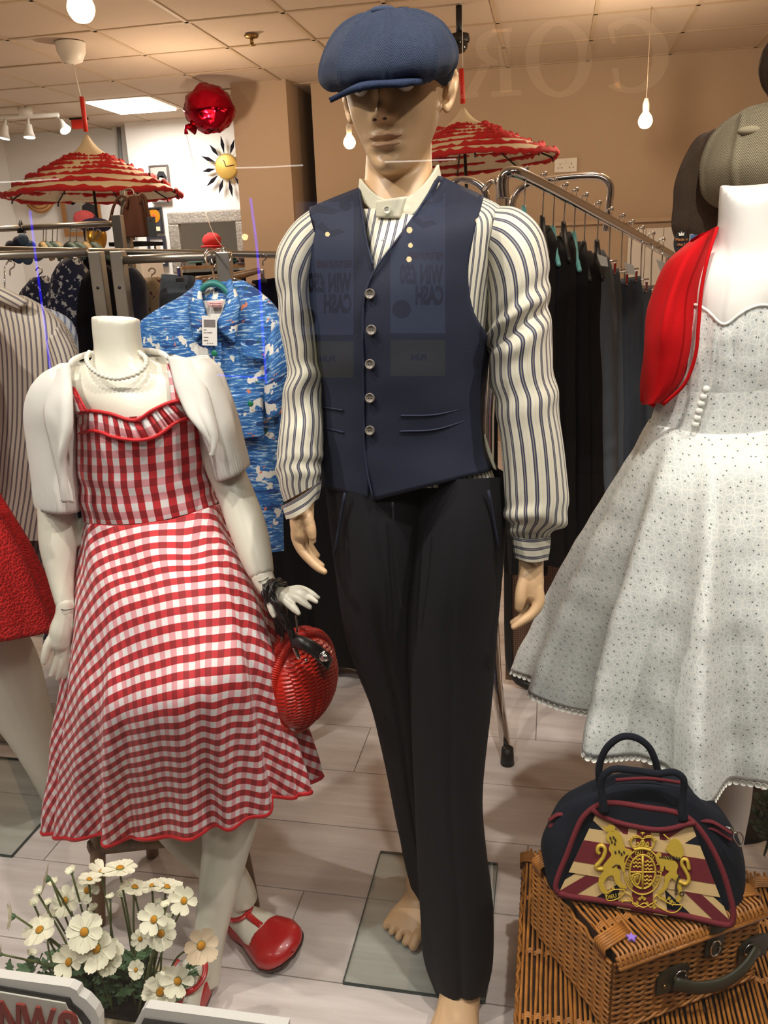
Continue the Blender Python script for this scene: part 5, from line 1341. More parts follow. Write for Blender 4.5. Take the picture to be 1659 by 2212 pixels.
for p in ((520, 330), (545, 325), (560, 345), (530, 360), (555, 375), (590, 440), (610, 460), (630, 445), (560, 445)): gl([p, (p[0]+6, p[1]+22)], 9, M_dthread, .0078, 3)
gl([(540, 580), (570, 560), (600, 566)], 7, M_dthread, .0078, 6)
gold([(985, 405), (1010, 362), (1050, 345), (1092, 372), (1112, 425), (1116, 475), (1080, 512), (1040, 492), (1010, 472), (985, 445), (972, 428)])
gold([(932, 500), (980, 488), (1040, 520), (1072, 560), (1062, 622), (1084, 664), (1052, 684), (1022, 664), (1002, 692), (988, 732), (962, 772), (912, 802), (904, 782), (948, 742), (964, 692), (964, 652), (1000, 612), (972, 592), (964, 562), (948, 612), (925, 606), (932, 572), (905, 540), (888, 490), (910, 458), (938, 468)])
gold([(1050, 662), (1098, 722), (1104, 802), (1084, 856), (1056, 852), (1080, 790), (1058, 722)])
gl([(1080, 690), (1130, 716), (1160, 690), (1152, 640), (1124, 590), (1102, 548), (1112, 514), (1144, 518), (1164, 600)], 22)
gl([(1005, 352), (980, 332), (955, 310)], 9)
for q in range(9): gl([(920+q*20, 495-8*math.sin(q*.4)), (935+q*20, 500+q*4)], 7, M_dthread, .0078, 3)
for q in range(12): gl([(1090-10*math.sin(q*.35)-q*3, 640+q*14), (1080-10*math.sin(q*.35)-q*3, 650+q*14)], 9, M_dthread, .0078, 3)
gl([(1105+16*math.cos(q), 796+16*math.sin(q)) for q in np.linspace(0, 6.3, 10)], 7, M_dthread, .0078, 16)
# garter ellipses, quarters, crown
for rx, ry, w_ in ((150, 185, 9), (106, 138, 9), (100, 130, 5)):
    gl([(785+rx*math.cos(q), 615+ry*math.sin(q)) for q in np.linspace(0, 2*PI, 33)], w_, res=70)
gl([(785, 482), (785, 750)], 14, res=4); gl([(680, 618), (890, 618)], 10, res=4)
for ox, oy in ((705, 510), (800, 530), (795, 650)):
    for k in range(3):
        gl([(ox, oy+30*k), (ox+14, oy+8+30*k), (ox+26, oy-6+30*k), (ox+40, oy+12+30*k), (ox+54, oy+30*k), (ox+66, oy+10+30*k)], 8, res=14)
gl([(700, 640), (745, 632), (768, 640), (745, 720), (705, 668), (700, 640)], 9)
for k in range(4): gl([(712+12*k, 642), (730+6*k, 705-8*k)], 5, res=3)
for sx in (-1, 1):
    gl([(785, 350), (785+sx*30, 335), (785+sx*80, 340), (785+sx*95, 380), (785+sx*70, 432)], 10)
    gl([(785, 350), (785+sx*20, 385), (785+sx*30, 425)], 8)
    for k in range(7): gl([(785+sx*(20+14*k), 318+(k-2)**2*2.2), (785+sx*(22+14*k), 326+(k-2)**2*2.2)], 12, res=3)
gl([(715, 432), (785, 425), (855, 440)], 18); gl([(712, 412), (785, 405), (858, 420)], 7); gl([(785, 350), (785, 425)], 9, res=4)
gl([(785, 290), (785, 320)], 9, res=3); gl([(768, 300), (802, 300)], 8, res=3)
for ox in (745, 785, 825): gl([(ox-10, 395), (ox, 375), (ox+10, 395), (ox, 402), (ox-10, 395)], 7, res=10)
# scrolls
gl([(485, 800), (500, 850), (590, 830), (640, 770), (560, 760), (480, 790)], 7); gl([(640, 780), (690, 810), (700, 850), (640, 850), (610, 850)], 7)
gl([(900, 800), (870, 850), (930, 910), (1040, 950), (1105, 890), (1020, 880), (930, 830), (900, 800)], 7)
gl([(670, 830), (730, 880), (790, 905), (850, 880), (900, 850)], 8); gl([(700, 870), (740, 900), (800, 870), (850, 905), (890, 870)], 7)
for ox, oy in ((780, 820), (760, 835), (800, 835), (820, 870), (740, 868), (1000, 830), (1020, 855), (620, 850), (880, 905), (520, 770), (545, 750)):
    gold([(ox-14, oy), (ox, oy-14), (ox+14, oy), (ox, oy+14)])
def stitched(txt, cx0, cy0, ang, size, m_=None):
    V, F = text_geo(txt, size, .5, 1.2); w_ = V[:, 0].max()-V[:, 0].min(); V = V-np.array([V[:, 0].min()+w_/2, 0, 0])
    ca, sa = math.cos(ang), math.sin(ang)
    P = np.array([onp(*cpx(cx0+x*ca+y*sa, cy0+x*sa-y*ca), .0068+z*.001) for x, y, z in V])
    mk('stitched_letter', P, F, m_ or M_thread, cr_e, smooth=False)
motto = 'HONI SOIT QUI MAL Y PENSE'
for k, ch in enumerate(motto):
    if ch == ' ': continue
    q = 2.25+(k+.5)/len(motto)*(2*PI-1.35)
    stitched(ch, 785+117*math.cos(q), 615+150*math.sin(q), q+PI/2, 34)
stitched('DIEU ET', 560, 825, -.2, 42); stitched('DROIT', 975, 865, .5, 50)
# --- bag body
def brow(Lx, Ly, Rx, Ry, d, db): 
    y_ = onp((Lx+Rx)/2, (Ly+Ry)/2)[1]; return (Lx, Ly, Rx, Ry, y_+d, d-.002, db, 0)
BB = [(1230, 1945, 1560, 1992, pBL[1]+.07, .06, .05, 0), brow(1186, 1922, 1602, 1978, .07, .07), brow(1168, 1870, 1614, 1925, .075, .075), brow(1172, 1800, 1606, 1850, .075, .075), brow(1210, 1740, 1572, 1775, .07, .07), brow(1285, 1706, 1512, 1722, .06, .06), brow(1330, 1692, 1480, 1704, .045, .045)]
bb = shell('bag_body', BB, M_navy, bag, m=40, n=80, e=.6, caps=(1, 1), disp=lambda TH, T, P: .006*nz(P, 16., 2.)-.005*np.exp(-((TH-PI)/.25)**2))
for A in ([(1186, 1772, 1.2), (1204, 1760, 1.19), (1236, 1757, 1.18)], [(1512, 1772, 1.19), (1540, 1776, 1.19), (1580, 1800, 1.19)]):
    y0 = onp(A[1][0], A[1][1])[1]+.022
    for dy in (0, 14): ptube('zip_tape', [(a_[0], a_[1]+dy, y0, 6) for a_ in A], M_mar, bb, n=8, res=14, flat=.5)
ptube('top_zip_tape', [(1330, 1685, pTM[1]+.03, 4), (1400, 1682, pTM[1]+.03, 4), (1480, 1692, pTM[1]+.03, 4)], M_mar, bb, n=8, res=14)
hy_ = pTM[1]-.004
ptube('handle', [(1305, 1752, hy_-.004, 11), (1303, 1735, hy_-.004, 9), (1299, 1700, hy_, 8), (1304, 1676, hy_, 7.5), (1324, 1662, hy_+.002, 7.5), (1368, 1664, hy_+.004, 7.5), (1420, 1671, hy_+.004, 7.5), (1456, 1668, hy_+.002, 7.5), (1476, 1682, hy_, 7.5), (1476, 1716, hy_, 8), (1474, 1752, hy_-.004, 10), (1476, 1768, hy_-.004, 13)], M_navy, bag, n=12, res=60)
ptube('handle', [(1300, 1706, hy_+.07, 8), (1294, 1680, hy_+.065, 7.5), (1296, 1648, hy_+.065, 7.5), (1312, 1614, hy_+.065, 7.5), (1342, 1592, hy_+.065, 7.5), (1372, 1593, hy_+.065, 7.5), (1400, 1612, hy_+.065, 7.5), (1416, 1645, hy_+.065, 7.5), (1424, 1690, hy_+.068, 8)], M_navy, bag, n=12, res=60)
yz = onp(1580, 1800)[1]+.008
zp = ptube('zip_pull', [(1568, 1786, yz, 2), (1576, 1790, yz-.002, 3.2), (1586, 1796, yz-.003, 2)], M_chrome, bag, n=8, res=10)
hrt = [(1592, 1795), (1600, 1800), (1606, 1810), (1604, 1822), (1598, 1828), (1590, 1820), (1584, 1808), (1586, 1799), (1592, 1802), (1595, 1806), (1592, 1795)]
ptube('heart_charm', [(p[0], p[1], yz-.003, 1.7) for p in hrt], M_chrome, zp, n=6, res=40)

# ================================================================ caps on the stand at the right edge
M_tg = m_herring('grey_herringbone_tweed', (74, 68, 54), (176, 164, 136), .032, .0062, .3)
M_tb = m_herring('brown_herringbone_tweed', (46, 37, 31), (104, 86, 70), .026, .005, .5)
hs = thing('cap_stand', (VY(1690, 400, 2.12)[0], 2.12, 0), 'black stand holding tweed caps at the right edge', 'stand')
xs_ = VY(1690, 400, 2.12)[0]
tube('pole', [(xs_, 2.12, .01), (xs_, 2.12, 1.85)], .012, M_black, hs, n=12)
tube('foot', [(xs_, 2.12, .0), (xs_, 2.12, .018)], [.16, .15], M_black, hs, n=28)
for z, dx in ((1.53, -.03), (1.47, -.09), (1.74, -.0)): tube('peg', [(xs_, 2.12, z), (xs_+dx, 2.0, z+.03)], .007, M_black, hs, n=8)
def tweedcap(rows, m_, label, seed, seam=True):
    def d(TH, T, P):
        k = np.abs(np.sin(4*(TH-PI/2+.3))); return -.007*np.exp(-(k/.14)**2)*np.clip(T*5, 0, 1)*np.clip((1-T)*4, 0, 1)+.008*nz(P, 12., seed)
    P = shell_pts(rows, 60, 110, disp=d); u, v = shell_uv(P, 'arc', 1, 1)
    V, F, UVs = grid(P, True, True, True, u, v)
    t = thing('tweed_cap', P.reshape(-1, 3).min(0)*[0, 0, 1]+P.reshape(-1, 3).mean(0)*[1, 1, 0], label, 'cap')
    mk('crown', V, F, m_, t, uv=UVs)
    return t
t = tweedcap([(1600, 242, 1640, 226, 1.99, .03, .03, 0), (1560, 275, 1730, 215, 2.0, .09, .08, 0), (1528, 315, 1775, 265, 2.0, .12, .10, 0), (1510, 365, 1790, 330, 2.0, .135, .11, 0), (1518, 410, 1780, 390, 2.0, .12, .10, 0), (1545, 440, 1740, 440, 2.0, .09, .08, 0), (1580, 452, 1700, 452, 2.0, .04, .05, 0)], M_tg, 'grey herringbone tweed cap behind the white mannequin\'s neck', 3.)
c = VY(1620, 282, 1.895); mk('cap_button', *sphere_geo(c, (.024, .012, .009), 16, 10)[:2], M_tg, t)
t = tweedcap([(1540, 284, 1560, 280, 2.08, .03, .03, 0), (1508, 302, 1610, 285, 2.08, .06, .06, 0), (1478, 345, 1640, 330, 2.08, .08, .07, 0), (1460, 395, 1640, 390, 2.08, .085, .07, 0), (1456, 440, 1620, 440, 2.08, .08, .07, 0), (1452, 490, 1600, 500, 2.08, .07, .06, 0), (1466, 525, 1580, 535, 2.08, .05, .05, 0)], M_tb, 'dark brown tweed cap hanging left of the grey tweed cap', 8.)
tg_ = [VY(1460+17*math.cos(q)+12, 527+28*math.sin(q), 1.985) for q in np.linspace(0, 2*PI, 24, endpoint=False)]
lb = mk('oval_label', *prism_geo(tg_, (0, .002, 0)), M_black, t, smooth=False)
for s_t, yy, sz in (('Made in', 520, .0085), ('the UK', 531, .0085)):
    V, F = text_geo(s_t, sz, .0003); V[:, 0] -= V[:, 0].mean(); c = VY(1473, yy, 1.982)
    mk('label_text', np.stack([V[:, 0]+c[0], np.full(len(V), c[1]-.001)-V[:, 2], V[:, 1]+c[2]], 1), F, mat('label_gold', (196, 120, 50), .5), lb, smooth=False)
cwn = VY(1472, 506, 1.982); poly2('label_crown', cwn, [(-.005, -.003), (-.006, .004), (-.002, .001), (0, .006), (.002, .001), (.006, .004), (.005, -.003)], M_whitep, lb, dy=0, th=.001)
sw = [VY(a_, b_, 2.02) for a_, b_ in ((1492, 476), (1512, 473), (1508, 530), (1488, 530))]
sw_ = mk('price_tag', *prism_geo(sw, (0, .0015, 0)), mat('pale_blue_card', (150, 158, 166), .6), t, smooth=False)
sw2 = [VY(a_, b_, 2.018) for a_, b_ in ((1493, 508), (1507, 507), (1505, 516), (1492, 516))]
mk('tag_band', *prism_geo(sw2, (0, .001, 0)), mat('blue_print', (70, 110, 160), .6), sw_, smooth=False)
tweedcap([(1665, 85, 1690, 80, 2.1, .03, .03, 0), (1652, 120, 1760, 105, 2.1, .08, .07, 0), (1645, 150, 1790, 140, 2.1, .09, .08, 0), (1650, 180, 1780, 180, 2.1, .08, .07, 0), (1662, 205, 1740, 210, 2.1, .04, .04, 0)], M_tb, 'dark tweed cap cut off by the right edge, topmost of three', 5.)
# leafy sprig low behind the bag
sp = thing('leafy_sprig', VZ(1648, 1850, 0), 'dark green leafy sprig low behind the flag bag', 'plant')
M_lf = mat('dark_leaf', (44, 66, 40), .6, var=.3, vs=30)
base = VZ(1650, 1850, 0)
for k in range(5):
    tip = VY(1632+random.uniform(-6, 40), 1750+random.uniform(-20, 50), 1.86)
    stp = cr([base, (base+tip)/2+(.02, 0, .02), tip], 10); tube('stem', stp, .002, M_lf, sp, n=5)
    for j in range(3, 10):
        p = stp[j]; an = random.uniform(0, 6.28); L = random.uniform(.03, .05); d = np.array([math.cos(an), math.sin(an), random.uniform(-.3, .5)])*L; s = np.cross(d, (0, 0, 1.)); s = s/np.linalg.norm(s)*L*.3
        mk('leaf', [p, p+d*.5+s, p+d, p+d*.5-s, p+d*.5-(0, 0, .004)], [(0, 1, 4), (1, 2, 4), (2, 3, 4), (3, 0, 4)], M_lf, sp, solid=.0006)
# ================================================================ rails and clothes behind the figures
def garment(name, rows, m_, label, cat, folds=9, amp=.012, seed=0., m=44, n=90, group=None, hook=None, U='arc', flare=None):
    def d(TH, T, P): return np.clip(T*1.6-.15, 0, 1)*(amp*np.sin(folds*TH+seed)+amp*.5*np.sin(folds*1.7*TH+seed*2))+.004*nz(P, 8., seed)
    P = shell_pts(rows, m, n, disp=d); u, v = shell_uv(P, 'arc', 1, 1)
    q = P.reshape(-1, 3); t = thing(name, (q[:, 0].mean(), q[:, 1].mean(), q[:, 2].min()), label, cat, group)
    V, F, UVs = grid(P, True, True, False, u, v)
    mk('cloth', V, F, m_, t, uv=UVs)
    if hook:
        px, py, Y, r = hook
        hk = [(px, py+r*2.6, Y, 1.6), (px, py+r*1.2, Y, 1.6), (px+r*.9, py+r*.5, Y, 1.6), (px+r, py-r*.4, Y, 1.6), (px, py-r, Y, 1.6), (px-r*.9, py-r*.3, Y, 1.6), (px-r*.9, py+r*.1, Y, 1.6)]
        ptube('hanger_hook', hk, M_chrome, t, n=6, res=24)
    return t
M_blk = mat('black_cloth', (12, 10, 12), .95, var=.3, vs=12, spec=.2)
M_brnblk = mat('brown_black_cloth', (19, 14, 13), .95, var=.3, vs=15, spec=.2)
M_nvy = mat('deep_navy_cloth', (26, 28, 46), .9, var=.3, vs=12, sheen=.2)
M_slate = mat('slate_blue_cloth', (78, 83, 90), .85, var=.25, vs=20)
M_slate2 = mat('blue_grey_denim', (58, 65, 76), .85, var=.25, vs=25)
M_floral = m_print('navy_white_floral', (26, 30, 56), [((206, 204, 200), .56, 38., 1.), ((40, 46, 84), .66, 70., 1.)])
M_bflor = m_print('beige_floral', (176, 150, 116), [((84, 42, 40), .57, 26., 1.), ((196, 60, 60), .68, 40., 1.)])
M_tstr = m_stripes('brown_ticking', .0135, (196, 184, 166), (86, 78, 92), (130, 120, 116))
RY = 2.15
# steel rail units
def upright(pts, label, rail_a, rail_b):
    a = VY(pts[0], pts[1], RY)
    t = thing('clothes_rail', (a[0], RY, 0), label, 'clothes rail')
    boxo('post', (a[0], RY, a[2]/2), (.036, .03, a[2]), M_steel, t, bev=.003)
    mk('bolt_hole', *xf(lathe_geo([(0, .0005), (.0045, .0005), (.0045, -.001)], 10), frame(a-np.array([0, .0155, .095]), (1, 0, 0), (0, 0, 1), (0, -1, 0))), M_black, t)
    A = VY(*rail_a, RY); B = VY(*rail_b, RY); B[2] = A[2]
    tube('rail', [A, B], .0115, M_steel, t, n=16)
    C_ = A if abs(A[0]-a[0]) > abs(B[0]-a[0]) else B
    boxo('post', (C_[0], RY, A[2]/2), (.036, .03, A[2]+.02), M_steel, t, bev=.003)
    boxo('foot', ((A[0]+B[0])/2, RY, .02), (abs(B[0]-A[0]), .05, .03), M_steel, t, bev=.004)
    return t
upright((207, 543), 'steel clothes rail behind the seated figure, the left unit', (-330, 566), (192, 560))
upright((254, 542), 'steel clothes rail holding the blue printed shirt', (268, 561), (484, 556))
# striped work shirt at the left edge
ss = garment('striped_shirt', [(-90, 632, 52, 640, 1.98, .05, .05, 0), (-140, 652, 92, 664, 1.98, .065, .06, 4), (-175, 690, 140, 706, 1.98, .075, .07, 4), (-190, 760, 166, 764, 1.98, .08, .07, 0), (-185, 880, 172, 880, 1.98, .08, .07, 0), (-180, 1020, 150, 1020, 1.98, .085, .07, 0), (-178, 1160, 112, 1165, 1.98, .085, .07, 4)], M_tstr, 'brown and cream striped shirt hanging at the left edge', 'shirt', 4, .006, 1., m=60)
sheet('collar', [(-20, 612, 1.925), (20, 628, 1.915), (62, 650, 1.92)], [(-30, 640, 1.90), (14, 660, 1.905), (40, 672, 1.915)], M_tstr, ss, n=12, m=8, bulge=.01)
sheet('sleeve', [(128, 700, 1.93), (158, 748, 1.93), (172, 800, 1.93), (178, 880, 1.93)], [(100, 740, 1.90), (112, 800, 1.90), (118, 860, 1.90), (120, 900, 1.90)], M_tstr, ss, n=20, m=10, bulge=.02)
tube('hanger_hook', [VY(10, 630, 1.98), VY(10, 590, 1.99), (VY(10, 575, 2.1))], .002, M_chrome, ss, n=6)
garment('striped_shirt', [(-60, 640, 40, 650, 2.06, .02, .03, 0), (-120, 690, 150, 690, 2.07, .03, .03, 0), (-150, 760, 172, 770, 2.07, .03, .03, 0), (-150, 1000, 176, 1000, 2.07, .03, .03, 0), (-150, 1225, 92, 1232, 2.07, .04, .03, 0)], m_stripes('blue_ticking', .016, (170, 176, 186), (90, 100, 130), (140, 146, 160)), 'blue grey striped shirt behind the brown striped shirt', 'shirt', 4, .004, 3., hook=(22, 572, 2.10, 9))
# blue seaside print shirt
t_ = NT('blue_seaside_print'); u, v = t_.uv()
k1 = t_.noise(1., 4., t_.vec(t_.m('MULTIPLY', u, 26.), t_.m('MULTIPLY', v, 190.)), .7)
c_ = t_.mix(t_.m('GREATER_THAN', k1, .5), lin((36, 92, 160)), lin((70, 130, 190))); c_ = t_.mix(t_.m('GREATER_THAN', k1, .57), c_, lin((172, 196, 216)))
k0 = t_.noise(1., 3., t_.vec(t_.m('MULTIPLY', u, 9.), t_.m('MULTIPLY', v, 40.), 4.), .6); c_ = t_.mix(t_.m('GREATER_THAN', k0, .6), c_, lin((26, 62, 120)))
k2 = t_.noise(1., 3., t_.vec(t_.m('MULTIPLY', u, 15.), t_.m('MULTIPLY', v, 15.), 9.), .6); c_ = t_.mix(t_.m('GREATER_THAN', k2, .60), c_, lin((222, 220, 212)))
k3 = t_.noise(1., 3., t_.vec(t_.m('MULTIPLY', u, 34.), t_.m('MULTIPLY', v, 34.), 19.), .6); c_ = t_.mix(t_.m('GREATER_THAN', k3, .66), c_, lin((214, 128, 96)))
k4 = t_.noise(1., 4., t_.vec(t_.m('MULTIPLY', u, 30.), t_.m('MULTIPLY', v, 30.), 29.), .7); c_ = t_.mix(t_.m('GREATER_THAN', k4, .66), c_, lin((40, 84, 66)))
t_.col(c_); M_sea = t_.fin(.7)
hsh = garment('printed_shirt', [(425, 612, 525, 606, 1.99, .03, .04, 0), (392, 640, 562, 632, 1.99, .05, .05, 2), (330, 676, 596, 666, 1.99, .06, .06, 4), (298, 704, 612, 700, 1.99, .066, .06, 4), (296, 780, 618, 760, 1.99, .07, .06, 0), (298, 880, 614, 870, 1.99, .072, .06, 0), (305, 1040, 614, 1030, 1.99, .072, .06, 0), (322, 1188, 616, 1190, 1.99, .075, .06, 4)], M_sea, 'blue short-sleeved shirt with seaside print on a teal hanger', 'shirt', 5, .006, 2., m=70, n=120)
sheet('sleeve', [(604, 690, 1.95), (620, 760, 1.94), (628, 840, 1.94), (624, 888, 1.94)], [(572, 740, 1.915), (572, 800, 1.91), (572, 860, 1.91), (578, 908, 1.915)], M_sea, hsh, n=24, m=12, bulge=.02, solid=.002)
sheet('collar', [(424, 604, 1.945), (412, 640, 1.925), (408, 664, 1.92), (412, 700, 1.915), (420, 734, 1.912)], [(436, 606, 1.94), (436, 640, 1.922), (444, 672, 1.912), (450, 700, 1.906), (424, 736, 1.91)], M_sea, hsh, n=24, m=8, bulge=.008)
sheet('collar', [(486, 612, 1.94), (490, 640, 1.925), (482, 672, 1.915), (468, 706, 1.905), (504, 738, 1.91)], [(498, 602, 1.945), (514, 640, 1.928), (520, 662, 1.92), (514, 700, 1.915), (508, 740, 1.912)], M_sea, hsh, n=24, m=8, bulge=.008)
sheet('inside_yoke', [(436, 650, 1.935), (444, 676, 1.925), (456, 700, 1.915)], [(488, 648, 1.935), (482, 674, 1.925), (470, 700, 1.915)], mat('white_lining', (206, 202, 196), .8), hsh, n=10, m=8)
lab = sheet('neck_label', [(446, 652, 1.915), (450, 664, 1.91)], [(484, 650, 1.915), (480, 664, 1.91)], mat('label_cloth', (206, 170, 168), .7), hsh, n=4, m=4, solid=.001)
for yy in (655, 660): ptube('label_stitching', [(453, yy, 1.908, .8), (465, yy+1, 1.907, .8), (478, yy, 1.908, .8)], mat('label_red', (150, 70, 80), .7), lab, n=4, res=6)
ptube('hanger_bar', [(432, 628, 1.93, 6), (446, 616, 1.932, 7), (462, 612, 1.934, 8), (478, 618, 1.932, 7), (496, 636, 1.93, 6)], mat('teal_plastic', (40, 116, 112), .4), hsh, n=10, res=20)
ptube('hanger_hook', [(462, 608, 1.95, 2.2), (460, 588, 1.98, 2.2), (446, 566, 2.02, 2.2), (446, 550, 2.06, 2.2), (458, 542, 2.12, 2.2), (470, 544, 2.165, 2.2)], M_chrome, hsh, n=8, res=24)
sheet('placket', [(478, 740, 1.908), (480, 900, 1.905), (484, 1080, 1.905), (486, 1188, 1.90)], [(460, 740, 1.909), (462, 900, 1.906), (466, 1080, 1.906), (468, 1188, 1.902)], M_sea, hsh, n=20, m=4, solid=.002)
M_gbtn = mat('green_button', (30, 120, 84), .3)
for px, py in ((463, 763), (541, 872), (466, 905)): 
    b_ = VY(px, py, 1.898); mk('shirt_button', *sphere_geo(b_, (.0075, .003, .0075), 14, 8)[:2], M_gbtn, hsh)
sheet('pocket', [(500, 852, 1.914), (502, 950, 1.912)], [(568, 848, 1.922), (570, 946, 1.92)], M_sea, hsh, n=14, m=10, bulge=.003)
sheet('pocket', [(520, 738, 1.914), (526, 772, 1.912)], [(572, 770, 1.92), (572, 775, 1.92)], M_sea, hsh, n=8, m=8, bulge=.002)
tgc = [VY(a, b, 1.893) for a, b in ((436, 682), (468, 683), (469, 747), (437, 746))]
tg = mk('swing_tag', *prism_geo(tgc, (0, .0012, 0)), mat('white_card', (226, 222, 216), .6), hsh, smooth=False)
for i, (x0, x1, y) in enumerate([(440, 465, 691+2.4*k) for k in range(7)]+[(440, 446, 712), (440, 445, 718), (447, 458, 718), (440, 450, 728), (440, 449, 735), (447, 450, 741), (452, 455, 741), (457, 460, 741)]):
    ptube('tag_print', [(x0, y, 1.8918, .5), (x1, y+.3, 1.8918, .5)], mat('tag_ink', (110, 100, 104), .7), tg, n=4, res=3)
ptube('tag_string', [(452, 684, 1.892, .5), (456, 660, 1.905, .5), (462, 628, 1.925, .5)], M_whitep, tg, n=4, res=6)
# loose chrome hangers clustered on the rail
for k, (px, r) in enumerate(((456, 20), (472, 22), (484, 24))):
    c = VY(px, 556, RY); R = .022
    pts = [c+np.array([R*math.sin(q)*(.55+.2*k), R*.6*math.sin(q+k), R*math.cos(q)]) for q in np.linspace(-2.4, 2.6, 24)]
    t = thing('wire_hanger', c-np.array([0, 0, .06]), 'loose chrome hanger above the blue printed shirt, %s of three' % ('leftmost', 'middle', 'rightmost')[k], 'hanger', 'hanger hooks at the rail end')
    tube('hook', pts+[c+np.array([.004*k, 0, -.05])], .0021, M_chrome, t, n=6)
    tube('hanger_arm', [c+np.array([.004*k-.05, .02, -.075]), c+np.array([.004*k, 0, -.05]), c+np.array([.004*k+.05, -.02+.04*k, -.075])], .003, M_chrome, t, n=6)
# clip hangers with trousers left and right of the print shirt
def clip_h(px, py, Y, t):
    c = VY(px, py, Y); boxo('clip', c, (.012, .014, .03), M_chrome, t, bev=.003); boxo('clip_jaw', c-np.array([0, .002, .02]), (.02, .016, .012), M_black, t, bev=.002)
t = garment('grey_trousers', [(348, 592, 420, 596, 2.3, .02, .02, 0), (344, 640, 424, 644, 2.3, .03, .03, 0), (340, 760, 430, 760, 2.3, .03, .03, 0), (340, 1050, 430, 1050, 2.3, .03, .03, 0)], M_slate, 'grey trousers clipped to a hanger behind the blue printed shirt', 'trousers', 3, .006, 1., hook=(392, 560, 2.28, 7))
clip_h(388, 588, 2.25, t)
M_hwood = m_wood('hanger_beech', (150, 108, 66), (104, 70, 40), (30., 3., 30.), .4)
t = garment('dark_trousers', [(545, 606, 598, 600, 2.63, .02, .02, 0), (540, 660, 605, 656, 2.63, .03, .03, 0), (535, 900, 612, 900, 2.63, .03, .03, 0), (535, 1120, 612, 1120, 2.63, .03, .03, 0)], M_blk, 'dark trousers clipped beside the male figure\'s sleeve', 'trousers', 3, .006, 4., hook=(568, 556, 2.65, 7))
clip_h(568, 592, 2.58, t)
ptube('hanger_bar', [(424, 606, 2.36, 9), (500, 598, 2.36, 9), (560, 584, 2.36, 6)], M_hwood, t, n=8, res=10)
# dark skirts and dresses filling the rail behind
DK = [(150, 560, M_floral, 'navy and white floral dress on the left rail', 2.62), (215, 575, M_blk, 'black dress beside the steel post on the left rail', 2.55), (275, 580, M_nvy, 'navy dress hanging right of the steel post', 2.60), (328, 600, M_bflor, 'beige floral dress on the left rail', 2.75)]
for k, (px, py, mm, lb, Y) in enumerate(DK):
    garment('hanging_dress', [(px-16, py, px+16, py-2, Y, .03, .03, 0), (px-40, py+34, px+40, py+30, Y, .05, .05, 0), (px-50, py+150, px+46, py+150, Y, .06, .06, 0), (px-56, py+420, px+52, py+420, Y, .07, .07, 0), (px-56, 1400, px+56, 1405, Y, .09, .09, 0)], mm, lb, 'dress', 7, .014, k*1.7, hook=(px, py-14, Y, 7))
garment('hanging_dress', [(66, 600, 100, 596, 2.7, .03, .03, 0), (40, 640, 130, 640, 2.7, .05, .05, 0), (40, 800, 140, 800, 2.7, .06, .06, 0), (40, 1230, 150, 1230, 2.7, .07, .07, 0)], M_floral, 'navy and white floral dress nearest the left edge', 'dress', 6, .014, 9., hook=(84, 585, 2.7, 7))
garment('black_skirt', [(150, 1100, 300, 1100, 2.66, .05, .05, 0), (140, 1250, 320, 1250, 2.66, .07, .07, 0), (130, 1420, 330, 1425, 2.66, .08, .08, 0)], M_blk, 'black skirt low behind the seated figure\'s left arm', 'skirt', 9, .012, 2.)
garment('black_skirt', [(470, 1000, 620, 1000, 2.7, .05, .05, 0), (470, 1200, 640, 1200, 2.7, .07, .07, 0), (470, 1440, 670, 1448, 2.7, .08, .08, 0)], M_blk, 'black skirt with a long hem behind the red handbag', 'skirt', 9, .012, 5.)
garment('black_skirt', [(600, 900, 760, 900, 2.75, .05, .05, 0), (610, 1180, 790, 1180, 2.75, .07, .07, 0), (620, 1440, 830, 1446, 2.75, .08, .08, 0)], M_blk, 'black skirt hanging just left of the male figure\'s trousers', 'skirt', 9, .012, 7.)
garment('black_skirt', [(-60, 1000, 90, 1000, 2.6, .05, .05, 0), (-60, 1150, 130, 1150, 2.6, .07, .07, 0), (-60, 1310, 130, 1315, 2.6, .08, .08, 0)], M_blk, 'black skirt behind the red lace skirt', 'skirt', 9, .012, 11.)
o = tube('wall_rail', [VY(-200, 548, 2.66)+np.array([0, 0, .02]), VY(840, 548, 2.66)+np.array([0, 0, -.01])], .011, M_steel, None, n=10)
tag(o, 'steel rail carrying the dark skirts behind the seated figure', 'clothes rail')
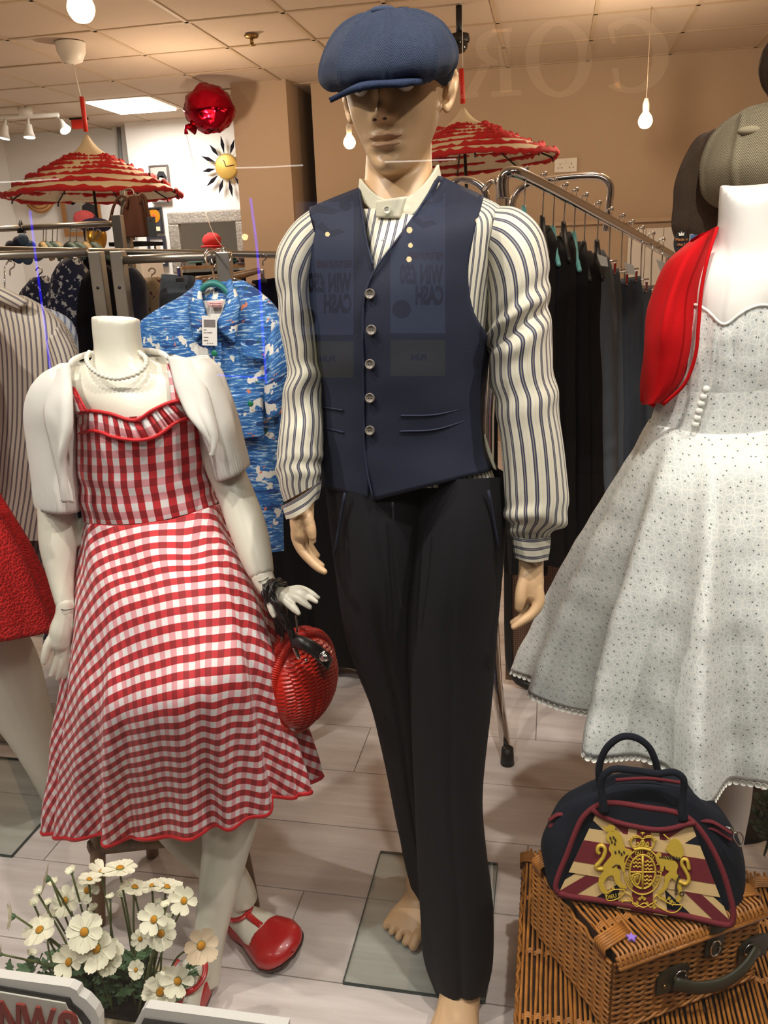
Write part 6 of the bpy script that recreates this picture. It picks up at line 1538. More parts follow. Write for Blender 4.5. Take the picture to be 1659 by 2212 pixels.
# a higher rail at the back left with green hangers
YB = 3.2
a = VY(52, 492, YB); b = VY(246, 490, YB); b[2] = a[2]
t = thing('clothes_rail', (b[0], YB, 0), 'brown topped rail with green hangers under the left parasol', 'clothes rail')
tube('rail', [a, b], .012, M_steel, t, n=12); boxo('post', (b[0]+.02, YB, (b[2]+.03)/2), (.04, .03, b[2]+.03), M_steel, t); boxo('post', (a[0]-.3, YB, a[2]/2), (.04, .03, a[2]), M_steel, t)
tube('rail', [a-np.array([.3, 0, 0]), a], .012, M_steel, t, n=12)
tube('rail_end_star', [a-np.array([.012, 0, .02]), a+np.array([-.012, 0, .03])], [.02, .004], M_black, t, n=5)
M_ghg = mat('green_grey_hanger', (84, 104, 92), .6)
for k, px in enumerate((88, 94, 108, 118, 146, 160, 180, 196)):
    c = VY(px, 494, YB)
    t = thing('coat_hanger', c-np.array([0, 0, .12]), 'grey green coat hanger on the back left rail, %s from the left' % ('first', 'second', 'third', 'fourth', 'fifth', 'sixth', 'seventh', 'eighth')[k], 'hanger', 'coat hangers on the back left rail')
    tube('hook', [c+np.array([.012*math.sin(q), 0, .012*math.cos(q)]) for q in np.linspace(-1.8, 2., 10)]+[c-np.array([0, 0, .06])], .002, M_chrome, t, n=5)
    w_ = .07+.02*(k % 3)
    tube('shoulder_bar', cr([c+np.array([-w_, .05, -.12]), c+np.array([-w_*.5, .03, -.08]), c-np.array([0, 0, .06]), c+np.array([w_*.5, -.03, -.08]), c+np.array([w_, -.05, -.12])], 14), [.006]+[.013]*12+[.006], M_ghg if k % 3 else M_tan, t, n=8)
garment('hanging_dress', [(196, 540, 226, 538, YB, .03, .03, 0), (180, 560, 240, 560, YB, .05, .05, 0), (178, 720, 244, 720, YB, .06, .06, 0), (176, 1100, 250, 1100, YB, .07, .07, 0)], M_blk, 'black dress on the back left rail by the gold head', 'dress', 6, .012, 6., hook=(211, 502, YB, 6))
# blue flower corsage
c = VY(48, 540, 3.1)
t = thing('flower_corsage', c, 'dark blue fabric flower hanging at the far left', 'ornament')
for k in range(14):
    an = k*2.4; r_ = .012*math.sqrt(k); g = sphere_geo(c+np.array([r_*math.cos(an)*1.3, -.01*k/14, r_*math.sin(an)]), (.026, .012, .024), 10, 8)
    mk('petal', g[0], g[1], mat('blue_petal', (40+3*k, 60+3*k, 110), .7) if k % 3 else M_nvy, t)
tube('cord', [c+np.array([0, 0, .03]), VY(56, 494, 3.2)], .003, M_black, t, n=5)

# ---------------------------------------------------------------- things further back on the left
c = VY(85, 418, 8.28)
t = thing('straw_hat', c-np.array([0, 0, .2]), 'round striped straw hat hung on the far wall', 'hat')
Fh = frame(c, (1, 0, 0), (0, 0, 1), (0, -1, 0))
M_str = mat('straw', (196, 152, 96), .8); M_str2 = mat('straw_band', (150, 96, 56), .8)
mk('brim', *xf(lathe_geo([(.19, .0), (.195, .01), (.16, .02), (.11, .022)], 36), Fh), M_str, t)
mk('crown', *xf(lathe_geo([(.11, .02), (.105, .08), (.08, .11), (0, .115)], 36), Fh), M_str, t)
for r_, z_ in ((.11, .025), (.15, .024), (.18, .014)): tube('woven_ring', [c+np.array([r_*math.cos(q), -z_, r_*math.sin(q)]) for q in np.linspace(0, 2*PI, 40)], .007, M_str2, t, n=6)
t, c, W, H = framed(126, 396, 224, 508, 8.28, 'large brown framed picture of two figures under the parasol', (150, 100, 52), (150, 140, 124), .045)
for dx, hh in ((-.08, .0), (.09, .03)):
    disc('print_head', c+np.array([dx, 0, .1+hh]), .045, M_ink, t, .9, 1.2); poly2('print_coat', c+np.array([dx, 0, 0]), [(-.08, -.2), (-.07, .03), (0, .07), (.07, .03), (.09, -.2)], M_ink if dx > 0 else M_pgrey, t)
c = VY(184, 476, 4.6)
t = thing('pink_hat', c-np.array([0, 0, .07]), 'pink cloth hat on the display behind the back rail', 'hat')
g = sphere_geo((0, 0, 0), 1., 24, 14); V = g[0]*np.array([.066, .055, .055])*(1+.14*nz(g[0], 2.2, 4.))[:, None]; mk('crown', V+c, g[1], mat('pink_cloth', (226, 104, 116), .85), t)
tube('brim', [c+np.array([.07*math.cos(q), .06*math.sin(q), -.035]) for q in np.linspace(0, 2*PI, 30)], .014, mat('pink_brim', (214, 92, 106), .85), t, n=6, flat=.5)
tube('prop_stem', [c-np.array([0, 0, .05]), (c[0], c[1], 0.02)], .02, M_black, t, n=8); boxo('prop_foot', (c[0], c[1], .012), (.2, .2, .02), M_black, t)
c = VY(208, 512, 4.4)
t = thing('gold_head', c-np.array([0, 0, .14]), 'gold display head wearing a navy beret', 'display head')
g = sphere_geo((0, 0, 0), 1., 24, 18); V = g[0]*np.array([.054, .066, .085]); V[:, 0] *= np.where(V[:, 2] < 0, 1+V[:, 2]*2.5, 1)
V[:, 1] -= .02*np.exp(-((V[:, 0])/.012)**2-((V[:, 2]+.005)/.03)**2)*(V[:, 1] < 0)
hd_ = mk('head', V+c, g[1], mat('gold_leaf', (200, 156, 66), .3, .9), t); tube('neck', [c-np.array([0, 0, .05]), c-np.array([0, 0, .17])], [.032, .04], bpy.data.materials['gold_leaf'], t, n=16)
mk('beret', *sphere_geo(c+np.array([.005, 0, .06]), (.085, .085, .04), 24, 12)[:2], mat('navy_felt_beret', (32, 34, 78), .9), t)
mk('beret_stalk', *sphere_geo(c+np.array([.005, 0, .102]), .006, 8, 6)[:2], bpy.data.materials['navy_felt_beret'], t)
tube('stand_stem', [c-np.array([0, 0, .16]), (c[0], c[1], .02)], .025, M_black, t, n=8); boxo('stand_foot', (c[0], c[1], .012), (.22, .22, .02), M_black, t)
# brown tote bag hung high
YT = 4.3
M_tote = mat('brown_suede', (86, 44, 24), .75, var=.3, vs=14); M_toteg = mat('grey_suede', (110, 92, 80), .8, var=.2, vs=14)
tt = thing('tote_bag', VY(282, 515, YT), 'brown suede tote bag with long handles below the left parasol', 'bag')
shell('bag_front', [(278, 424, 306, 422, YT, .05, .05, 0), (266, 450, 314, 448, YT, .07, .06, 0), (262, 490, 320, 486, YT, .08, .07, 0), (258, 513, 324, 511, YT, .08, .07, 0)], M_tote, tt, m=24, n=48, e=.7, caps=(1, 1), disp=lambda TH, T, P: .012*np.sin(4*TH+1)*T)
shell('bag_side', [(262, 428, 284, 426, YT+.02, .03, .04, 0), (260, 455, 282, 453, YT+.02, .04, .05, 0), (258, 508, 280, 510, YT+.02, .05, .05, 0)], M_toteg, tt, m=16, n=32, e=.7, caps=(1, 1))
ptube('handle', [(238, 478, YT-.06, 3.5), (246, 445, YT-.07, 3), (260, 424, YT-.06, 3), (274, 430, YT-.06, 3), (272, 450, YT-.08, 3)], M_tote, tt, n=8, res=24)
ptube('handle', [(302, 440, YT-.07, 3), (306, 420, YT-.05, 3), (314, 428, YT-.05, 3), (318, 450, YT-.06, 3), (326, 478, YT-.08, 3)], M_tote, tt, n=8, res=24)
boxo('luggage_tag', VY(328, 490, YT-.08), (.045, .006, .10), mat('slate_tag', (50, 58, 66), .5), tt)
ptube('hang_hook', [(290, 424, YT, 2), (288, 412, YT, 2), (280, 408, YT, 2), (266, 412, YT, 2)], M_steel, tt, n=6, res=10)
p_ = VY(266, 412, YT); boxo('hook_post', (p_[0], YT, p_[2]/2), (.03, .03, p_[2]), M_steel, tt)
# white display cabinet with boxes
a = VY(250, 518, 6.2); b = VY(312, 518, 6.2)
t = thing('white_cabinet', ((a[0]+b[0])/2, 6.2, 0), 'white shop cabinet below the tote bag', 'cabinet')
boxo('carcass', ((a[0]+b[0])/2, 6.3, a[2]/2-.04), (b[0]-a[0], .35, a[2]-.08), M_white, t); boxo('top', ((a[0]+b[0])/2, 6.3, a[2]-.035), (b[0]-a[0]+.03, .38, .03), M_brnblk, t)
for k in (0, 1): boxo('door', (a[0]+(b[0]-a[0])*(.26+.48*k), 6.12, a[2]/2-.06), ((b[0]-a[0])*.46, .02, a[2]-.2), M_whitep, t)
for px, cc, lb in ((262, (200, 96, 80), 'coral'), (276, (60, 54, 52), 'charcoal'), (254, (150, 196, 190), 'mint')):
    c = VY(px, 517, 6.16); t2 = boxo('gift_box', (c[0], 6.2, a[2]+.028), (.055, .06, .07), mat('card_'+lb, cc, .7), None); tag(t2, '%s card box standing on the white cabinet' % lb, 'box', 'boxes on the cabinet')
# hats and beads on a dresser under the mirror
a = VY(395, 575, 7.5); b = VY(575, 575, 7.5)
t = thing('dresser', ((a[0]+b[0])/2, 7.55, 0), 'dark dresser below the ornate mirror', 'dresser')
boxo('body', ((a[0]+b[0])/2, 7.65, a[2]/2-.03), (b[0]-a[0], .4, a[2]-.06), M_brnblk, t); boxo('top', ((a[0]+b[0])/2, 7.64, a[2]-.015), (b[0]-a[0]+.05, .46, .03), M_hwood, t)
for px, py, cc, sz, lb in ((457, 520, (190, 40, 36), (.085, .08, .07), 'red felt hat standing in for a mirror image'), (463, 548, (226, 90, 96), (.09, .08, .07), 'coral flower headpiece standing in for a mirror image'), (586, 552, (214, 168, 74), (.14, .11, .07), 'mustard yellow cloth hat'), (428, 556, (60, 96, 88), (.08, .07, .06), 'green felt hat'), (540, 560, (60, 44, 40), (.12, .1, .06), 'brown felt hat')):  # red hat and coral headpiece are solid stand-ins for images in the mirror
    c = VY(px, py, 7.5); c[2] = max(c[2], a[2]+sz[2]*.8)
    t = thing('felt_hat', (c[0], c[1], a[2]), '%s on the dresser below the mirror' % lb, 'hat')
    g = sphere_geo((0, 0, 0), 1., 20, 12); V = g[0]*np.array(sz)*(1+.16*nz(g[0], 2.4, px*.1))[:, None]; V[:, 2] = np.maximum(V[:, 2], -sz[2]*.8)
    mm = mat('felt_'+lb.split()[0], cc, .85); mk('crown', V+c, g[1], mm, t); tube('brim', [c+np.array([sz[0]*1.05*math.cos(q), sz[1]*1.05*math.sin(q), -sz[2]*.7]) for q in np.linspace(0, 2*PI, 28)], .018, mm, t, n=6, flat=.5)
    if c[2]-a[2]-sz[2]*.8 > .02: tube('hat_prop', [(c[0], c[1], a[2]), c], .03, M_black, t, n=8)

# ================================================================ chrome rack on the right
YR = 2.45
t = thing('chrome_rack', VZ(1098, 1640, 0), 'chrome clothes rack behind the male figure\'s right arm', 'clothes rail')
ptube('rail', [(1088, 430, 2.42, 13), (1086, 392, 2.42, 13), (1092, 376, 2.42, 13), (1112, 372, 2.42, 13), (1150, 388, 2.46, 12.5), (1220, 424, 2.56, 12), (1300, 468, 2.70, 11), (1380, 512, 2.86, 10), (1450, 552, 3.02, 9)], M_chrome, t, n=16, res=90)
A = VY(1088, 430, 2.42); foot_ = VZ(1096, 1640, .02)
tube('upright', [A, VY(1062, 900, 2.42), VY(1062, 1300, 2.42), VY(1072, 1470, 2.40), foot_], [.017, .018, .019, .018, .016], M_chrome, t, n=14)
tube('rubber_foot', [foot_+np.array([0, 0, .04]), foot_-np.array([0, 0, .02])], [.018, .022], M_black, t, n=14)
far = VY(1450, 552, 3.02); tube('upright', [far, (far[0], far[1], .0)], .017, M_chrome, t, n=12)
ptube('end_frame', [(1112, 500, 3.2, 8), (1106, 446, 3.2, 8), (1118, 414, 3.2, 8), (1146, 396, 3.2, 8), (1200, 386, 3.2, 8), (1268, 380, 3.2, 8), (1300, 384, 3.2, 8), (1318, 402, 3.2, 8), (1316, 440, 3.2, 8), (1308, 500, 3.2, 8)], M_chrome, t, n=14, res=70)
t2 = thing('chrome_rack', VZ(1010, 1450, 0), 'curved chrome rack end just behind the male figure\'s shoulder', 'clothes rail')
ptube('end_frame', [(968, 420, 2.9, 8), (978, 396, 2.9, 8), (1000, 388, 2.9, 8), (1030, 396, 2.9, 8), (1048, 418, 2.9, 8), (1052, 460, 2.9, 8)], M_chrome, t2, n=14, res=40)
ptube('rail', [(1046, 410, 2.9, 7), (1062, 392, 2.8, 7.5), (1072, 390, 2.7, 8), (1078, 402, 2.7, 8), (1078, 460, 2.7, 8)], M_chrome, t2, n=14, res=30)
for px, Y_ in ((968, 2.9), (1052, 2.9)):
    p = VY(px, 440, Y_); tube('upright', [p, (p[0], p[1], .0)], .012, M_chrome, t2, n=10)
M_teal = mat('pale_teal_plastic', (110, 176, 170), .4)
HK = [(1132, 372), (1172, 384), (1195, 396), (1218, 407), (1240, 418), (1262, 429), (1290, 446), (1316, 460), (1342, 474), (1362, 487), (1384, 500), (1406, 512), (1428, 525)]
names = ['first', 'second', 'third', 'fourth', 'fifth', 'sixth', 'seventh', 'eighth', 'ninth', 'tenth', 'eleventh', 'twelfth', 'last']
for k, (px, py) in enumerate(HK):
    f = (px-1112)/338.; Y = 2.44+.58*f; dark = k < 7; sy = py+95+10*(k % 3)
    mm = (M_blk, M_brnblk, M_blk, M_brnblk, M_blk, M_brnblk, M_slate, M_slate, M_slate2, M_slate2, M_slate, M_slate2, M_nvy)[k]
    end = 1240-18*k if dark else 1010+8*(k % 4)
    if dark: j1, j2 = (k*37 % 11)-5, (k*53 % 17)-8; rows = [(px-8, sy, px+14, sy-2, Y, .02, .02, 0), (px-16, sy+40, px+34+j1, sy+36, Y, .10, .06, 0), (px-26, sy+160, px+40+j2, sy+160, Y, .12, .08, 0), (px-36+j1, end-150, px+46, end-150, Y, .13, .08, 0), (px-46-j2, end, px+52+j1, end+4, Y, .14, .08, 0)]
    else: rows = [(px-20, sy+20, px+22, sy+14, Y, .02, .02, 0), (px-22, sy+60, px+26, sy+58, Y, .04, .03, 0), (px-22, sy+220, px+28, sy+220, Y, .05, .04, 0), (px-22, end, px+28, end, Y, .05, .04, 0)]
    kind = 'dark coat' if dark else 'grey blue trousers'
    g_ = garment('hanging_coat' if dark else 'hanging_trousers', rows, mm, '%s on the chrome rack, %s hanger from the left' % (kind, names[k]), 'coat' if dark else 'trousers', 5, .010, k*1.3, m=34, n=56, group='clothes on the chrome rack')
    hk = [(px-5, py+12, Y, 1.6), (px-6, py+2, Y-.005, 1.6), (px-2, py-9, Y-.01, 1.6), (px+4, py-9, Y-.02, 1.6), (px+5, py+4, Y-.04, 1.6), (px+2, py+40, Y-.05, 1.6), (px, sy-4, Y-.02, 1.6)]
    ptube('hanger_hook', hk, M_chrome, g_, n=6, res=26)
    mk('hook_ball', *sphere_geo(VY(px+5, py-8, Y-.022), .0075, 10, 8)[:2], M_chrome, g_)
    if dark:
        ptube('hanger_shoulder', [(px-1, sy-22, Y-.02, 5), (px, sy, Y-.04, 7), (px+4, sy+34, Y-.09, 7), (px+12, sy+62, Y-.125, 5)], M_teal if k in (0, 2, 4) else M_black, g_, n=10, res=16)
    else:
        for dx in (-12, 12): 
            c = VY(px+dx, sy+14, Y-.03); boxo('clip', c, (.008, .014, .034), M_chrome, g_, bev=.002)
        ptube('clip_bar', [(px-18, sy, Y-.025, 1.8), (px+18, sy-2, Y-.025, 1.8)], M_chrome, g_, n=6, res=4)
for px, py, Y in ((1300, 560, 2.62), (1358, 578, 2.78), (1428, 572, 2.9)):
    P4 = [VY(a, b, Y) for a, b in ((px-11, py-12), (px+11, py-4), (px+14, py+16), (px-2, py+14))]
    tag(mk('paper_tag', *prism_geo(P4, (0, .001, 0)), M_whitep, None, smooth=False), {1300: 'white paper tag on the grey trousers nearest the dark coats', 1358: 'white paper tag in the middle of the grey trousers', 1428: 'white paper tag beside the red bolero'}[px], 'tag')
# mesh screen low behind the right hand, with its black rounded frame
YM = 2.72
t_ = NT('black_mesh_over_brown'); o_ = t_.obj()
gx = t_.m('FRACT', t_.m('MULTIPLY', o_[0], 130.)); gz = t_.m('FRACT', t_.m('MULTIPLY', o_[2], 130.))
k_m = t_.m('MAXIMUM', t_.m('LESS_THAN', gx, .38), t_.m('LESS_THAN', gz, .38)); t_.col(t_.mix(k_m, lin((146, 110, 86)), lin((92, 66, 52)))); M_mesh = t_.fin(.8)
c0, c1 = VY(1094, 1180, YM), VY(1380, 1488, YM)
t = thing('mesh_screen', ((c0[0]+c1[0])/2, YM, 0), 'brown mesh screen in a black rounded frame behind the tan hand', 'screen')
boxo('mesh_panel', ((c0[0]+c1[0])/2, YM+.01, (c0[2]+c1[2])/2), (c1[0]-c0[0], .01, c0[2]-c1[2]), M_mesh, t)
ptube('frame', [(1096, 1000, YM, 9), (1097, 1200, YM, 9), (1099, 1400, YM, 9), (1104, 1445, YM, 9), (1122, 1472, YM, 9), (1160, 1484, YM, 9), (1240, 1488, YM, 9), (1380, 1490, YM, 9)], M_black, t, n=12, res=60)
for px in (1130, 1360):
    p = VY(px, 1488, YM); tube('leg', [p, (p[0], p[1], 0)], .012, M_black, t, n=8)
# ================================================================ daisies in a trough
M_trough = mat('pale_stone_trough', (186, 172, 142), .8, var=.1, vs=20)
a = VZ(110, 2190, .09); b = VZ(318, 2205, .09)
tr_ = thing('planter_trough', ((a[0]+b[0])/2, 1.19, 0), 'pale stone trough under the white daisies', 'planter')
cxp = (a[0]+b[0])/2; Wp = b[0]-a[0]
boxo('base', (cxp, 1.19, .01), (Wp, .15, .02), M_trough, tr_)
for dx, dy, sx, sy in ((0, -.068, Wp, .014), (0, .068, Wp, .014), (-Wp/2+.007, 0, .014, .122), (Wp/2-.007, 0, .014, .122)):
    boxo('side', (cxp+dx, 1.19+dy, .055), (sx, sy, .09), M_trough, tr_)
boxo('soil', (cxp, 1.19, .075), (Wp-.03, .12, .01), mat('dark_soil', (44, 34, 26), .95), tr_)
M_pet = mat('cream_petal', (236, 232, 206), .6, var=.06, vs=30)
M_pet2 = mat('blush_petal', (226, 204, 172), .6, var=.1, vs=40)
M_yel = mat('yolk_yellow', (226, 156, 34), .7, var=.3, vs=400, bump=.5, bs=800)
M_stm = mat('flower_stem', (108, 118, 70), .6)
M_leaf = mat('daisy_leaf', (66, 96, 66), .6, var=.35, vs=25, c2=(104, 132, 92))
def flower_mesh(name, n, cup, mm, seed, notch=True):
    rs = random.Random(seed); V = []; F = []
    for k in range(n):
        an = 2*PI*k/n+rs.uniform(-.12, .12); L = rs.uniform(.88, 1.08); W = rs.uniform(.30, .40); cu = cup+rs.uniform(-.12, .12)
        b = len(V)
        for i in range(6):
            t = i/5
            wd = W*(.28+1.1*math.sin(PI*(.12+.62*t))*t**.35) if i < 5 else W*.62
            for j in range(5):
                s = -1+j/2
                ln = L*t*(1-(.07 if (i == 5 and j in (1, 3)) else 0)-(0.06*s*s if i == 5 else 0))
                x = .10+ln; y = s*wd*.8; z = cu*ln*ln*.8+.07*s*s*math.sin(PI*t)+rs.uniform(-.012, .012)-.03*t*t
                V.append((x*math.cos(an)-y*math.sin(an), x*math.sin(an)+y*math.cos(an), z))
        for i in range(5):
            for j in range(4):
                F.append((b+i*5+j, b+(i+1)*5+j, b+(i+1)*5+j+1, b+i*5+j+1))
    return proto(name, V, F, mm)
FLM = [flower_mesh('flower', 7, .25, M_pet, 1), flower_mesh('flower', 6, .45, M_pet, 2), flower_mesh('flower', 8, .1, M_pet, 3), flower_mesh('flower', 7, .5, M_pet2, 4)]
BUDM = flower_mesh('flower_bud', 9, 1.3, M_pet, 9)
g = sphere_geo((0, 0, .05), (.24, .24, .15), 14, 8); CEN = proto('flower_centre', g[0], g[1], M_yel)
g = lathe_geo([(0, -.28), (.16, -.2), (.27, .02), (.2, .12)], 10); CAL = proto('calyx', g[0], g[1], M_leaf)
pl = thing('daisy_plant', (cxp, 1.19, .08), 'cream artificial daisies with yellow centres in a trough', 'plant')
def crop(x, y): return .3014*x, 1712+.3014*y
FL = [(470, 775, 60, 'f'), (625, 700, 55, 'f'), (605, 1000, 74, 'f'), (690, 1115, 82, 'f'), (495, 1215, 66, 'f'), (780, 1180, 66, 'f'), (285, 985, 66, 'u'), (1105, 910, 64, 'f'), (1155, 1010, 62, 'f'), (1005, 1050, 40, 'f'), (1275, 1350, 66, 'f'), (1150, 1430, 72, 'u'), (1440, 1095, 72, 'r'),
      (735, 570, 62, 'b'), (860, 545, 66, 'b'), (335, 620, 62, 'l'), (85, 890, 60, 'l'), (965, 680, 56, 'b'), (1195, 680, 60, 'b'), (1320, 775, 60, 'f'), (975, 1270, 36, 'f'), (665, 1205, 34, 'f'), (4, 1160, 36, 'l'), (1090, 670, 50, 'b'), (640, 625, 48, 'b')]
BD_ = [(515, 570, 36), (382, 655, 34), (275, 722, 34), (245, 800, 34), (345, 800, 32), (400, 885, 38), (672, 842, 36), (790, 760, 30), (868, 735, 32), (970, 745, 32), (1135, 805, 36), (1190, 815, 34), (1292, 795, 32), (1205, 905, 32), (230, 1165, 34)]
DIR = {'f': (0, -.85, .62), 'u': (.1, -.35, .9), 'r': (.75, -.55, .25), 'l': (-.8, -.4, .35), 'b': (.1, .25, .95)}
base_z = .08
def stem_to(p, k):
    bx = cxp+np.clip((p[0]-cxp)*.55, -Wp*.4, Wp*.4)+random.uniform(-.02, .02); b0 = np.array([bx, 1.19+random.uniform(-.04, .04), base_z])
    mid = (b0+p)/2+np.array([random.uniform(-.015, .015), random.uniform(-.01, .01), .02])
    pts = cr([b0, mid, p], 12); tube('stem', pts, .0021, M_stm, pl, n=5); return pts
for k, (x, y, r, f) in enumerate(FL):
    px, py = crop(x, y); Y = (1.10+random.uniform(0, .03)) if y > 850 else 1.18+random.uniform(-.05, .05); c = VY(px, py, Y); rad = r*.3014*((c-CAM)@FW)/FPX*1.75
    d = Vector(DIR[f])+Vector((random.uniform(-.25, .25), 0, random.uniform(-.2, .2))); d.normalize()
    Rm = d.to_track_quat('Z', 'Y').to_matrix()
    fo = put('flower', FLM[3 if f == 'r' else k % 3], pl, c, Rm, rad)
    fc = bpy.data.objects.new('flower_centre', CEN); COL.objects.link(fc); fc.parent = fo
    ca = bpy.data.objects.new('calyx', CAL); COL.objects.link(ca); ca.parent = fo
    stem_to(c-np.array(d[:])*rad*.25, k)
for k, (x, y, r) in enumerate(BD_):
    px, py = crop(x, y); c = VY(px, py, 1.18+random.uniform(-.05, .05)); rad = r*.3014*((c-CAM)@FW)/FPX*1.05
    d = Vector((random.uniform(-.3, .3), random.uniform(-.3, .1), 1)).normalized()
    fo = put('flower_bud', BUDM, pl, c, d.to_track_quat('Z', 'Y').to_matrix(), rad)
    ca = bpy.data.objects.new('calyx', CAL); COL.objects.link(ca); ca.parent = fo; ca.scale = (1.6,)*3
    st_ = stem_to(c-np.array([0, 0, rad*.4]), k)
def leaf_mesh(seed):
    rs = random.Random(seed); n = 9; V = []; F = []
    for i in range(n):
        t = i/(n-1); w_ = .30*math.sin(PI*min(1, t*1.05+.03))**.7*(1+.28*(1 if i % 2 else -1)); V += [(t, -w_, .10*t*t-.05), (t, 0, .14*t-.18*t*t), (t, w_, .10*t*t-.05)]
    for i in range(n-1):
        for j in (0, 1): F.append((i*3+j, (i+1)*3+j, (i+1)*3+j+1, i*3+j+1))
    return proto('leaf', V, F, M_leaf)
LM = [leaf_mesh(k) for k in range(2)]
for k in range(240):
    x = random.gauss(720, 300); x = min(1330, max(60, x)); y = random.uniform(1040, 1560)
    if y < 1060+abs(x-720)*.28: y = random.uniform(1200, 1540)
    px, py = crop(x, y); c = VY(px, py, 1.20+random.uniform(-.05, .06))
    d = Vector((random.uniform(-1, 1), random.uniform(-1, .3), random.uniform(-.2, .9))).normalized(); s = random.uniform(.026, .046)
    put('leaf', LM[k % 2], pl, c, d.to_track_quat('X', 'Z').to_matrix(), s)
# ================================================================ street style signs at the bottom edge
M_foam = mat('white_foam_board', (228, 226, 220), .7, bump=.5, bs=22)
M_pan = mat('sign_panel_white', (206, 204, 192), .6)
M_let = mat('sign_letter_red', (136, 44, 34), .6)
def sign(name, pts, Y0, Y1, label, inset, text=None):
    """board from its outline pixels; Y runs from Y0 (left) to Y1 (right)"""
    xs = [p[0] for p in pts]; x0, x1 = min(xs), max(xs)
    def q(p, off=0.): return VY(p[0], p[1], Y0+(Y1-Y0)*(p[0]-x0)/(x1-x0)-off)
    P = np.array([q(p) for p in pts]); t = thing(name, (P[:, 0].mean(), P[:, 1].mean(), 0), label, 'sign')
    mk('board', *prism_geo(P, (0, .018, 0)), M_foam, t, smooth=False)
    mk('black_border', *prism_geo([q(p, .003) for p in inset[0]], (0, .003, 0)), M_black, t, smooth=False)
    mk('panel', *prism_geo([q(p, .006) for p in inset[1]], (0, .003, 0)), M_pan, t, smooth=False)
    return t, q
t, q = sign('street_sign', [(-90, 2098), (0, 2112), (150, 2132), (166, 2140), (170, 2150), (186, 2160), (206, 2182), (214, 2200), (220, 2420), (-90, 2420)], 1.00, 1.03, 'white foam street sign with red letters NW8 at the bottom left corner',
            ([(-80, 2118), (0, 2132), (150, 2158), (156, 2170), (176, 2186), (194, 2210), (200, 2400), (-80, 2400)], [(-80, 2130), (0, 2144), (140, 2168), (146, 2182), (164, 2196), (180, 2222), (184, 2390), (-80, 2390)]))
k_ = ((q((60, 2180))-CAM)@FW)/FPX
for ch, px, wd in (('N', -2, 48), ('W', 44, 78), ('8', 124, 46)):
    V, F = text_geo(ch, .1, .0022, .0022); V[:, 0] -= V[:, 0].min(); V /= np.array([V[:, 0].max(), V[:, 1].max(), 1]); V *= np.array([wd*k_, 96*k_, 1])
    o = q((px, 2162+(px)*.155), .008); o2 = q((px+10, 2162+(px+10)*.155), .008); xd = (o2-o)/np.linalg.norm(o2-o); zd = np.cross(xd, (0, 1., 0)); zd /= np.linalg.norm(zd)
    dn = q((px, 2262), .008)-o; dn /= np.linalg.norm(dn)
    O = o+dn*96*k_
    P = np.array([O+xd*v[0]-dn*v[1]+np.array([0, -1., 0])*v[2] for v in V]); mk('letter', P, F, M_let, t, smooth=False)
sign('street_sign', [(284, 2225), (298, 2198), (304, 2186), (314, 2177), (480, 2199), (620, 2218), (620, 2420), (284, 2420)], 1.04, 1.07, 'second white foam sign, only its top edge above the frame bottom',
     ([(300, 2222), (310, 2202), (480, 2226), (606, 2244), (606, 2400), (300, 2400)], [(312, 2232), (480, 2240), (600, 2256), (600, 2390), (312, 2390)]))
# ================================================================ the shop window and what it mirrors from across the arcade
GY = .72
t_ = NT('window_glass'); t_.t.nodes.remove(t_.b)
tr = t_.n('ShaderNodeBsdfTransparent'); tr.inputs[0].default_value = (.985, .99, .985, 1)
gl_ = t_.n('ShaderNodeBsdfGlossy'); gl_.inputs['Roughness'].default_value = 0.
fr = t_.n('ShaderNodeFresnel'); fr.inputs[0].default_value = 1.5
geo_ = t_.n('ShaderNodeNewGeometry')
refl = t_.m('MULTIPLY', t_.m('MULTIPLY', fr.outputs[0], 1.8), t_.m('SUBTRACT', 1., geo_.outputs['Backfacing']))   # both faces of the pane mirror; counted on the near one
mx = t_.n('ShaderNodeMixShader'); t_.t.links.new(refl, mx.inputs[0]); t_.t.links.new(tr.outputs[0], mx.inputs[1]); t_.t.links.new(gl_.outputs[0], mx.inputs[2])
t_.t.links.new(mx.outputs[0], t_.t.nodes['Material Output'].inputs[0])
struct('window_1', *box_geo((-1.5, GY, 1.45), (8.0, .008, 2.9)), t_.mat)
def rf(px, py, Yv):                       # real place of what shows at this spot of the glass
    p = VY(px, py, Yv); p[1] = 2*GY-p[1]; return p
YV = 6.0
yf = 2*GY-YV
M_fac = mat('dark_shopfront', (70, 62, 58), .8)
struct('wall_opposite', *box_geo((-1.5, yf-.1, 1.6), (14, .1, 3.6)), M_fac)
M_fl2 = mat('arcade_floor', (120, 112, 104), .6)
struct('floor_arcade', *box_geo((-1.5, (yf+GY)/2-.05, -.08), (14, abs(yf)+GY+.2, .06)), M_fl2)
M_sgn = mat('lit_sign_letter', (255, 226, 180), .5, emit=.55)
def relt(name, polys, t, m_, dep=.03):
    for pts in polys:
        P = [rf(x, y, YV-.02) for x, y in pts]
        mk(name, *prism_geo(P, (0, dep, 0)), m_, t, smooth=False)
sgn = thing('fascia_letters', (rf(1220, 130, YV)[0], yf, 1.9), 'faint cream serif letters COR mirrored in the window glass', 'sign')
def ringq(cx, cy, ro, rh, ri, rih, a0, a1, n=28):
    out = []
    aa = np.linspace(a0, a1, n)
    for i in range(n-1):
        a, b = aa[i], aa[i+1]
        out.append([(cx+ro*math.cos(a), cy+rh*math.sin(a)), (cx+ro*math.cos(b), cy+rh*math.sin(b)), (cx+ri*math.cos(b), cy+rih*math.sin(b)), (cx+ri*math.cos(a), cy+rih*math.sin(a))])
    return out
